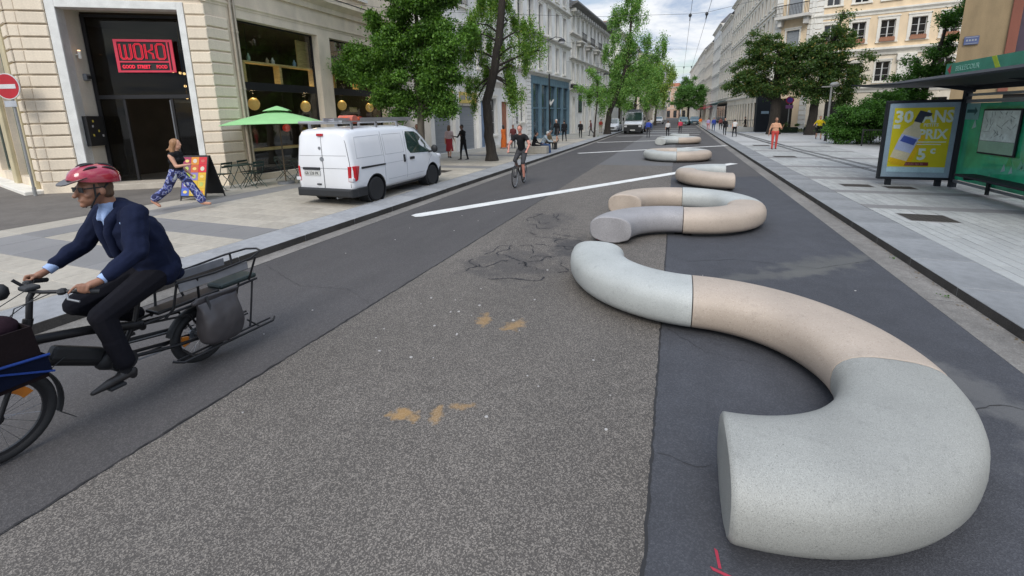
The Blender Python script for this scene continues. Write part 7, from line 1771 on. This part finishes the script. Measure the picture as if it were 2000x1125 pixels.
b = MB(); b.box(-.18, .34, -.085, .085, .60, .63); b.build('deck', M_frame, CB, bev=.01)
# saddle
f = Fig(); f.ell((.30, 0, .885), (.13, .075, .035)); f.cap((.34, 0, .885), (.52, 0, .88), .035, .02); f.build('saddle', [M_plast], CB, vox=.01)
# battery, motor, cranks
b = MB(); b.bar((.97, 0, .60), (.70, 0, .44), .09, .10); b.build('battery', M_plast, CB, bev=.02)
b = MB(); b.cyl((.60, -.07, .34), (.60, .07, .34), .085, 20); b.ell((.66, 0, .38), (.10, .065, .08), 14); b.build('motor', M_plast, CB, smooth=True)
b = MB(); b.cyl((.60, -.085, .34), (.60, -.078, .34), .095, 26); b.build('chainring', M_zinc, CB)
ca_ = (.17 * math.cos(R(-42)), .17 * math.sin(R(-42)))
for s_, k in ((1, 1), (-1, -1)):
    p = (.60 + ca_[0] * k, s_ * .10, .34 + ca_[1] * k)
    b = MB(); b.bar((.60, s_ * .10, .34), p, .018, .028); b.build('crank', M_frame, CB)
    b = MB(); b.box(p[0] - .05, p[0] + .05, min(p[1], p[1] + s_ * .1), max(p[1], p[1] + s_ * .1), p[2] - .012, p[2] + .012); b.build('pedal', M_plast, CB, bev=.005)
b = MB(); b.tube([(.60, -.082, .43), (0, -.065, .33)], .006, 4); b.tube([(.60, -.082, .25), (0, -.065, .20)], .006, 4); b.cyl((0, -.08, RR_), (0, -.06, RR_), .055, 16); b.build('chain', M_zinc, CB)
b = MB(); b.bar((.62, -.1, .44), (.05, -.085, .34), .02, .05); b.build('chain_guard', M_plast, CB, bev=.01)
# fork, mudguards, bars
for s_ in (1, -1): tub('fork_leg', [(1.13, s_ * .05, .60), (1.20, s_ * .06, .50), (WBL, s_ * .062, RF_)], .015)
tub('fork_crown', [(1.13, -.06, .60), (1.13, .06, .60)], .022)
tub('head_tube', [(1.135, 0, .55), (1.03, 0, .88)], .027)
tub('stem', [(1.03, 0, .86), (1.0, 0, 1.02), (.98, 0, 1.05)], .018)
def guard(c, r, a0, a1, w_=.04, name='mudguard'):
    b = MB(); n = 20
    b.loft([[(c[0] + (r + dr) * math.cos(a), dy, c[2] + (r + dr) * math.sin(a)) for dr, dy in ((0, -w_), (.012, -w_ * .6), (.012, w_ * .6), (0, w_), (-.003, w_ * .6), (.008, 0), (-.003, -w_ * .6))] for a in np.linspace(R(a0), R(a1), n)]); return b.build(name, M_plast, CB, smooth=True)
guard(FW, RF_ + .018, 65, 205); guard((0, 0, RR_), RR_ + .018, 20, 200)
f = MB(); a_ = R(205); f.add([(FW[0] + (RF_ + .02) * math.cos(a_), -.04, FW[2] + (RF_ + .02) * math.sin(a_)), (FW[0] + (RF_ + .02) * math.cos(a_), .04, FW[2] + (RF_ + .02) * math.sin(a_)), (FW[0] - RF_ - .055, .05, .085), (FW[0] - RF_ - .055, -.05, .085)], [(0, 1, 2, 3)]); o = f.build('mud_flap', M_plast, CB); so = o.modifiers.new('s', 'SOLIDIFY'); so.thickness = .004
tub('handlebar', [(.80, .33, 1.03), (.88, .28, 1.055), (.97, .10, 1.06), (.99, 0, 1.06), (.97, -.10, 1.06), (.90, -.28, 1.055), (.82, -.33, 1.03)], .0125)
GR = [(.84, .305, 1.043), (.86, -.305, 1.045)]
for s_ in (1, -1):
    tub('grip', [(.78, s_ * .335, 1.022), (.875, s_ * .283, 1.054)], .018, M_plast)
    tub('brake_lever', [(.91, s_ * .25, 1.045), (.93, s_ * .30, 1.02), (.90, s_ * .36, 1.0)], .007, M_zinc)
    b = MB(); b.ell((.92, s_ * .22, 1.06), (.03, .03, .025), 8); b.build('shifter', M_plast, CB)
b = MB(); b.box(.95, 1.03, -.05, .05, 1.07, 1.10); b.build('display', M_plast, CB, bev=.01)
tub('bell_mount', [(.96, -.16, 1.06), (1.0, -.18, 1.12)], .01); b = MB(); b.ell((1.06, -.22, 1.05), (.05, .06, .06), 10); b.build('headlight', M_plast, CB, smooth=True)
for k, (y, z) in enumerate(((.05, .03), (-.04, .0), (.02, -.03))): tub('cable', [(.95, y * 3, 1.05), (1.12, y * 2.5, .98 + z), (1.17, y, .80), (1.12, y, .62)], .0035, M_plast, n=5)
tub('cable', [(1.10, .03, .60), (1.02, .06, .50), (.92, .05, .55)], .004, M_plast, n=5)
# front basket frame and its load
bk = thing('front_crate', (-3.86, 1.30, .585), 'dark front carrier box with blue and dark red load, cut off by the left edge', 'carrier box', R(-91))
b = MB(); b.loft([[(x, y, 0) for x, y in ((-.02, -.16), (.34, -.16), (.34, .16), (-.02, .16))], [(x, y, .36) for x, y in ((.02, -.20), (.42, -.20), (.42, .20), (.02, .20))]], caps=False); b.add([(-.02, -.16, 0), (.34, -.16, 0), (.34, .16, 0), (-.02, .16, 0)], [(0, 1, 2, 3)]); o = b.build('box', cloth('dark_canvas', (.014, .009, .010)), bk); so = o.modifiers.new('s', 'SOLIDIFY'); so.thickness = .012
f = Fig(); f.ell((.16, .0, .34), (.16, .15, .10)); f.ell((.28, .05, .36), (.12, .12, .09)); f.cap((.05, -.1, .30), (.3, .1, .36), .07, .08); f.build('load', [cloth('dark_plum', (.022, .010, .015))], bk, vox=.014)
b = MB(); b.loft([[(x, y, .02) for x, y in ((-.035, -.178), (.36, -.178), (.36, .178), (-.035, .178))], [(x, y, .15) for x, y in ((-.02, -.192), (.385, -.192), (.385, .192), (-.02, .192))]], caps=False); b.build('blue_panel', cloth('blue_tarp', (.004, .007, .022)), bk)
b = MB(); b.tube([(-.03, .197, .145), (.2, .202, .17), (.39, .197, .15)], .009, 6); b.tube([(-.04, .185, .02), (.2, .2, .13), (.3, .2, .155)], .007, 5); b.build('blue_strap', cloth('bright_blue_strap', (.02, .05, .22)), bk)
# grey roll top pannier hanging on the near side
pn = thing('pannier_bag', (-3.80, 2.50, .20), 'crumpled grey waterproof pannier bag hanging on the side of the cargo bicycle', 'bag', R(-91))
M_pan = mat('grey_tarpaulin', (0.05, 0.046, 0.049), .38, n=[(6, .12, 4)], bump=.8)
b = MB(); b.loft([[(math.copysign(abs(math.cos(a)) ** .6, math.cos(a)) * w, math.copysign(abs(math.sin(a)) ** .6, math.sin(a)) * d, z) for a in np.linspace(0, 2 * math.pi, 29)[:-1]] for z, w, d in ((0, .10, .05), (.015, .15, .08), (.06, .175, .10), (.14, .185, .11), (.22, .18, .105), (.30, .17, .085), (.36, .175, .055), (.40, .18, .03), (.415, .18, .02))])
o = b.build('sack', M_pan, pn, smooth=True); sb_ = o.modifiers.new('u', 'SUBSURF'); sb_.levels = sb_.render_levels = 2
tx = D.textures.new('crumple', 'CLOUDS'); tx.noise_scale = .2; dm = o.modifiers.new('d', 'DISPLACE'); dm.texture = tx; dm.strength = .03; dm.mid_level = .5
f = Fig(); f.cap((-.18, -.01, .42), (.19, -.01, .425), .024, .026); f.cap((-.18, .015, .44), (.17, .0, .45), .016, .016); f.build('roll_top', [M_pan], pn, vox=.01)
b = MB(); b.bar((.1, .02, .46), (.1, .085, .25), .02, .004); b.build('buckle_strap', M_plast, pn)

# ---- the rider: local x forwards, y left; same frame as the bicycle
RD = thing('person', (-3.98, 2.42, .008), 'man in a dark navy suit and red helmet riding the cargo bicycle', 'person', R(-91))
SUIT = cloth('navy_suit', (.009, .013, .034)); TROU = cloth('charcoal_trousers', (.009, .009, .013)); SHIRT = cloth('pale_blue_shirt', (.30, .40, .62))
f = Fig()
HIPZ = .97; hip = V(.30, 0, HIPZ)
chest = V(.40, 0, 1.30); shl = V(.42, .19, 1.47); shr = V(.42, -.19, 1.47); neck = V(.46, 0, 1.53); head = V(.545, -.0, 1.675)
f.cap(hip + V(0, -.08, 0), hip + V(0, .08, 0), .12, .12, 1); f.cap(hip + V(-.02, 0, .05), chest + V(-.04, 0, 0), .10, .105, 2); f.cap(shr + V(.0, .05, -.05), shl + V(0, -.05, -.05), .08, .08, 2)
f.cap(neck + V(-.01, 0, -.05), neck + V(.035, 0, .09), .056, .053, 0)
f.ell(head + V(0, 0, .01), (.095, .075, .105)); f.ell(head + V(.035, 0, -.06), (.062, .055, .055)); f.cap(head + V(.06, 0, -.09), head + V(.075, 0, -.10), .03, .022, 0)
f.cap(head + V(.092, 0, .012), head + V(.115, 0, -.03), .011, .016, 0)
f.cap(head + V(.085, -.018, -.065), head + V(.085, .018, -.065), .012, .012, 0)
for s_ in (-1, 1): f.ell(head + V(-.015, s_ * .078, -.01), (.022, .012, .032)); f.ell(head + V(.07, s_ * .03, .03), (.02, .025, .014)); f.ell(head + V(.06, s_ * .042, -.03), (.022, .02, .022))
# legs down to the pedals: near (left) foot low, far foot high behind
ped = {1: V(.60 + ca_[0], .15, .34 + ca_[1]), -1: V(.60 - ca_[0], -.15, .34 - ca_[1])}
def two_bone(a, c, l1, l2, bend):
    d = c - a; L_ = min(np.linalg.norm(d), (l1 + l2) * .999); u = d / np.linalg.norm(d); x = (l1 * l1 - l2 * l2 + L_ * L_) / (2 * L_); hgt = math.sqrt(max(0, l1 * l1 - x * x)); b_ = bend - u * (bend @ u); b_ /= np.linalg.norm(b_); return a + u * x + b_ * hgt
for s_ in (1, -1):
    hj = hip + V(.01, s_ * .10, -.02); ank = ped[s_] + V(-.09, -s_ * .01, .12); kn = two_bone(hj, ank, .43, .43, V(1, 0, .3))
    f.cap(hj, kn, .115, .084, 1); f.cap(kn, ank + V(0, 0, .02), .082, .055, 1); f.cap(ank, ank + V(.01, 0, -.06), .040, .036, 4)
    f.cap(ank + V(-.03, 0, -.075), ped[s_] + V(.04, 0, .035), .036, .034, 3); f.cap(ped[s_] + V(.03, 0, .035), ped[s_] + V(.13, 0, .02), .036, .018, 3); f.cap(ank + V(-.035, 0, -.09), ank + V(-.035, 0, -.11), .028, .026, 3)
    # trouser hem flare
    f.cap(kn + (ank - kn) * .5, ank + V(0, 0, .03), .072, .066, 1)
HG = {}
for s_ in (1, -1):
    sh = shl if s_ > 0 else shr; g_ = V(*GR[0 if s_ > 0 else 1]); wr = g_ + V(-.085, s_ * .015, .045); el = two_bone(sh, wr, .30, .27, V(-.3, s_ * .55, -.6))
    f.cap(sh, el, .062, .05, 2); f.cap(el, wr + (el - wr) * .2, .046, .034, 2); f.cap(wr + (el - wr) * .2, wr, .026, .024, 0)
    HG[s_] = (sh, el, wr, g_)
    # hand: palm over the grip, four fingers curling round it, thumb under
    pc = g_ + V(-.035, s_ * .0, .032)
    f.cap(wr, pc, .026, .028, 0); gd = V(.095, -s_ * .052, .032); gd /= np.linalg.norm(gd)
    for j in range(4):
        o_ = gd * ((j - 1.5) * .021) * 1.0; ln = (1, 1.08, 1.02, .85)[j]
        k0 = pc + o_ + V(.012, 0, .006); k1 = k0 + V(.034 * ln, s_ * .006, .004); k2 = k1 + V(.014, 0, -.028 * ln); k3 = k2 + V(-.014, 0, -.018 * ln)
        if s_ > 0 and j == 3: k2 = k1 + V(.03, 0, -.018); k3 = k2 + V(.018, 0, -.02)
        f.cap(k0, k1, .0105, .0098, 0); f.cap(k1, k2, .0098, .0088, 0); f.cap(k2, k3, .0088, .0078, 0)
    f.cap(pc + gd * .03 + V(-.02, 0, 0), pc + gd * .055 + V(-.004, 0, -.022), .012, .010, 0); f.cap(pc + gd * .055 + V(-.004, 0, -.022), pc + gd * .058 + V(.02, 0, -.036), .010, .008, 0)
f.build('body', [SKIN2, TROU, SHIRT, SHOE, BLK], RD, vox=.0068, smooth=3)
# jacket
j_ = Fig()
j_.cap(hip + V(-.04, -.09, .0), hip + V(-.04, .09, .0), .135, .135); j_.cap(hip + V(-.04, -.06, .05), chest + V(-.04, -.07, .0), .15, .165); j_.cap(hip + V(-.04, .06, .05), chest + V(-.04, .07, .0), .15, .165)
j_.cap(hip + V(-.05, .07, -.02), hip + V(-.14, .09, -.06), .10, .06); j_.cap(hip + V(-.05, -.07, -.02), hip + V(-.14, -.09, -.06), .10, .06); j_.cap(hip + V(-.14, -.08, -.06), hip + V(-.14, .08, -.06), .06, .06)
j_.cap(hip + V(.06, .10, .02), hip + V(.10, .11, -.05), .07, .045)
j_.cap(chest + V(0, -.09, .05), chest + V(0, .09, .05), .135, .135); j_.cap(shr + V(-.01, .04, -.03), shl + V(-.01, -.04, -.03), .095, .095); j_.cap(shr + V(-.02, .06, .01), neck + V(-.05, 0, .0), .075, .07); j_.cap(shl + V(-.02, -.06, .01), neck + V(-.05, 0, .0), .075, .07); j_.cap(neck + V(-.03, -.05, -.0), neck + V(-.03, .05, -.0), .05, .05)
for s_ in (1, -1):
    sh, el, wr, g_ = HG[s_]
    j_.cap(sh, el, .088, .072); cf = wr + (el - wr) * (.24 if s_ > 0 else .30)
    j_.cap(el, cf, .070, .052); j_.ell(el + (sh - el) * .25 + V(0, 0, -.02), (.06, .06, .06))
o = j_.build('jacket', [SUIT], RD, vox=.0085, smooth=4)
tx = D.textures.new('folds', 'CLOUDS'); tx.noise_scale = .13; tx.noise_depth = 1; dm = o.modifiers.new('d', 'DISPLACE'); dm.texture = tx; dm.strength = .035; dm.mid_level = .5
# cuffs, collar, shirt front and lapels
for s_ in (1, -1):
    sh, el, wr, g_ = HG[s_]; u1 = (el - wr) / np.linalg.norm(el - wr)
    b = MB(); b.cyl(tuple(wr + u1 * .005), tuple(wr + (el - wr) * (.27 if s_ > 0 else .33)), .034 if s_ > 0 else .037, 16, 0, .040); b.build('shirt_cuff', SHIRT, RD, smooth=True)
f = Fig(); f.cap(neck + V(.0, 0, -.03), neck + V(.02, 0, .025), .060, .058); f.cap(neck + V(.05, .02, -.02), neck + V(.075, .035, -.08), .03, .018); f.cap(neck + V(.05, -.02, -.02), neck + V(.075, -.035, -.08), .03, .018); f.cap(neck + V(.035, 0, -.05), chest + V(.10, 0, .02), .04, .028); f.build('shirt_collar', [SHIRT], RD, vox=.008)
f = Fig()
for s_ in (1, -1): f.cap(neck + V(-.02, s_ * .075, -.01), neck + V(.055, s_ * .075, -.09), .036, .042); f.cap(neck + V(.055, s_ * .075, -.09), chest + V(.13, s_ * .045, .04), .042, .036); f.cap(chest + V(.13, s_ * .045, .04), chest + V(.10, s_ * .03, -.14), .036, .03)
f.build('lapel', [SUIT], RD, vox=.009)
# hair and glasses
f = Fig(); f.ell(head + V(-.03, 0, .02), (.09, .08, .09)); f.cap(head + V(-.06, -.03, -.03), head + V(-.06, .03, -.03), .045, .045); f.build('hair', [HAIR['brown']], RD, vox=.01)
b = MB(); b.box(head[0] + .088, head[0] + .094, -.065, -.008, head[2] - .005, head[2] + .03); b.box(head[0] + .088, head[0] + .094, .008, .065, head[2] - .005, head[2] + .03); b.box(head[0] - .02, head[0] + .09, .078, .083, head[2] + .018, head[2] + .026); b.box(head[0] - .02, head[0] + .09, -.083, -.078, head[2] + .018, head[2] + .026); b.build('glasses', M_plast, RD)
for s_ in (1, -1): b = MB(); b.ell(tuple(head + V(.082, s_ * .032, .012)), (.008, .014, .008), 8); b.build('eye', M_black, RD, smooth=True)
# helmet: long shell with vents, visor and strap
M_helm = mat('red_helmet', (.34, .012, .035), .18, coat=.9, n=[(3, .05, 2)])
hl = head + V(-.015, 0, .075); RH = Matrix.Rotation(R(-6), 3, 'Y')
b = MB(); rings = []
for i in range(15):
    q = -1 + 2 * i / 14; x = q * .155; w = .108 * math.sqrt(max(.02, 1 - abs(q) ** 2.6)); hgt = .115 * math.sqrt(max(.02, 1 - abs(q) ** 2.4)) * (1 + .08 * -q)
    rings.append([tuple(RH @ Vector((x, w * math.cos(a), hgt * max(-.16, math.sin(a)) + (.0)))) for a in np.linspace(-.35, math.pi + .35, 22)])
b.loft([[tuple(Vector(p) + Vector(hl)) for p in r] for r in rings]); o = b.build('helmet', M_helm, RD, smooth=True)
b = MB()
for y in (-.066, -.024, .024, .066):
    for x0, x1 in ((-.10, -.02), (.01, .09)):
        pts = []
        for x in np.linspace(x0, x1, 6):
            q = x / .155; w = .108 * math.sqrt(1 - abs(q) ** 2.6); h_ = .115 * math.sqrt(1 - abs(q) ** 2.4) * (1 - .08 * q); z = h_ * math.sqrt(max(0, 1 - (y / w) ** 2)); pts.append(tuple((RH @ Vector((x, y * 1.01, z * 1.0 + .001))) + Vector(hl)))
        b.tube(pts, [.004, .009, .010, .010, .008, .003], 8)
b.build('vent', M_black, o)
b = MB(); b.loft([[tuple((RH @ Vector((x, w * .105 * math.sin(a), z - .03 * (1 - math.cos(a)) * 0))) + Vector(hl)) for a in np.linspace(-1.35, 1.35, 9)] + [tuple((RH @ Vector((x, w * .095 * math.sin(a), z - .008))) + Vector(hl)) for a in np.linspace(1.35, -1.35, 9)] for x, w, z in ((.085, 1.0, .02), (.13, .95, .0), (.185, .65, -.028), (.20, .35, -.035))]); b.build('visor', mat('smoky_visor', (.07, .06, .055), .3), o)
b = MB()
for s_ in (1, -1): b.tube([tuple(head + V(.03, s_ * .083, .05)), tuple(head + V(.03, s_ * .075, -.05)), tuple(head + V(.05, s_ * .03, -.125))], .006, 5); b.tube([tuple(head + V(-.06, s_ * .08, .05)), tuple(head + V(.03, s_ * .075, -.05))], .006, 5)
b.build('chin_strap', M_black, RD)

# ---- the oncoming cyclist
CY = thing('bicycle', (-4.62, 13.35, .006), 'dark city bicycle ridden towards the viewer by the left kerb', 'bicycle', R(-86))
def tb(name, pts, r, m=None): b = MB(); b.tube(pts, r, 8); return b.build(name, m or M_frame, CY, smooth=True)
bike_wheel(CY, (0, 0, .34), .34, .017, 16, M_zinc, False); bike_wheel(CY, (1.05, 0, .34), .34, .017, 16, M_zinc, False)
tb('top_tube', [(.84, 0, .88), (.28, 0, .84)], .016); tb('down_tube', [(.87, 0, .76), (.44, 0, .30)], .018); tb('seat_tube', [(.44, 0, .30), (.24, 0, .95)], .015); tb('fork_leg', [(.84, 0, .92), (.92, .045, .62), (1.05, .05, .34)], .012); tb('fork_leg', [(.84, 0, .92), (.92, -.045, .62), (1.05, -.05, .34)], .012)
for s_ in (1, -1): tb('stay', [(.44, s_ * .03, .30), (0, s_ * .06, .34)], .009); tb('stay', [(.27, s_ * .02, .82), (0, s_ * .06, .34)], .008)
tb('handlebar', [(.74, .30, 1.03), (.84, .2, 1.05), (.83, 0, 1.04), (.84, -.2, 1.05), (.74, -.30, 1.03)], .012)
b = MB(); b.ell((.22, 0, .97), (.13, .07, .03), 10); b.build('saddle', M_plast, CY, smooth=True)
for s_ in (1, -1): p = (.44 + s_ * .12, s_ * .11, .30 - s_ * .12); b = MB(); b.bar((.44, s_ * .09, .30), p, .016, .02); b.box(p[0] - .04, p[0] + .04, p[1] - .04, p[1] + .04, p[2] - .01, p[2] + .01); b.build('crank', M_frame, CY)
RD2 = thing('person', (-4.62, 13.35, .006), 'man in a black t-shirt and shorts riding a bicycle towards the viewer', 'person', R(-86))
f = Fig(); hip = V(.22, 0, 1.04)
f.cap(hip + V(0, -.08, 0), hip + V(0, .08, 0), .115, .115, 2); f.cap(hip + V(0, 0, .05), V(.34, 0, 1.42), .12, .13, 1); f.cap(V(.36, -.13, 1.50), V(.36, .13, 1.50), .095, .095, 1)
f.cap(V(.37, 0, 1.55), V(.41, 0, 1.66), .055, .052, 0); hd = V(.43, 0, 1.76); f.ell(hd, (.092, .076, .108)); f.ell(hd + V(.03, 0, -.06), (.06, .055, .055)); f.cap(hd + V(.09, 0, .01), hd + V(.11, 0, -.025), .011, .016, 0)
for s_ in (-1, 1):
    f.ell(hd + V(-.01, s_ * .078, 0), (.02, .012, .03))
    hj = hip + V(.01, s_ * .1, -.02); pd = V(.44 + s_ * .12, s_ * .13, .30 - s_ * .12); an = pd + V(-.07, 0, .11); kn = two_bone(hj, an, .43, .43, V(1, 0, .3))
    f.cap(hj, kn, .095, .07, 2); f.cap(kn, an, .056, .04, 0); f.cap(an + V(-.03, 0, -.06), pd + V(.08, 0, .03), .036, .032, 3)
    sh = V(.36, s_ * .19, 1.49); gr = V(.76, s_ * .29, 1.05); wr = gr + V(-.05, 0, .05); el = two_bone(sh, wr, .30, .27, V(-.2, s_ * 1.0, -.3))
    f.cap(sh, el, .062, .05, 1); f.cap(el, wr, .042, .028, 0); f.cap(wr, gr + V(0, 0, .02), .03, .03, 0)
    f.pr.append((el + (sh - el) * .45, el, .056, .05, 0))
    for j in range(4): f.cap(gr + V(.0, (j - 1.5) * .02, .02), gr + V(.04, (j - 1.5) * .022, -.005), .012, .010, 0)
f.build('body', [mat('skin_sunburnt', (.46, .20, .15), .5), BLK, DKG, SHOE], RD2, vox=.014)
f = Fig(); f.ell(hd + V(-.02, 0, .035), (.095, .082, .088)); f.build('hair', [HAIR['brown']], RD2, vox=.014)
t = thing('backpack', (-4.62, 13.35, .006), 'black backpack on the shoulders of the oncoming cyclist', 'bag', R(-86)); f = Fig(); f.cap((.17, -.06, 1.30), (.22, .06, 1.48), .12, .12); f.build('pack', [BLK], t, vox=.02)
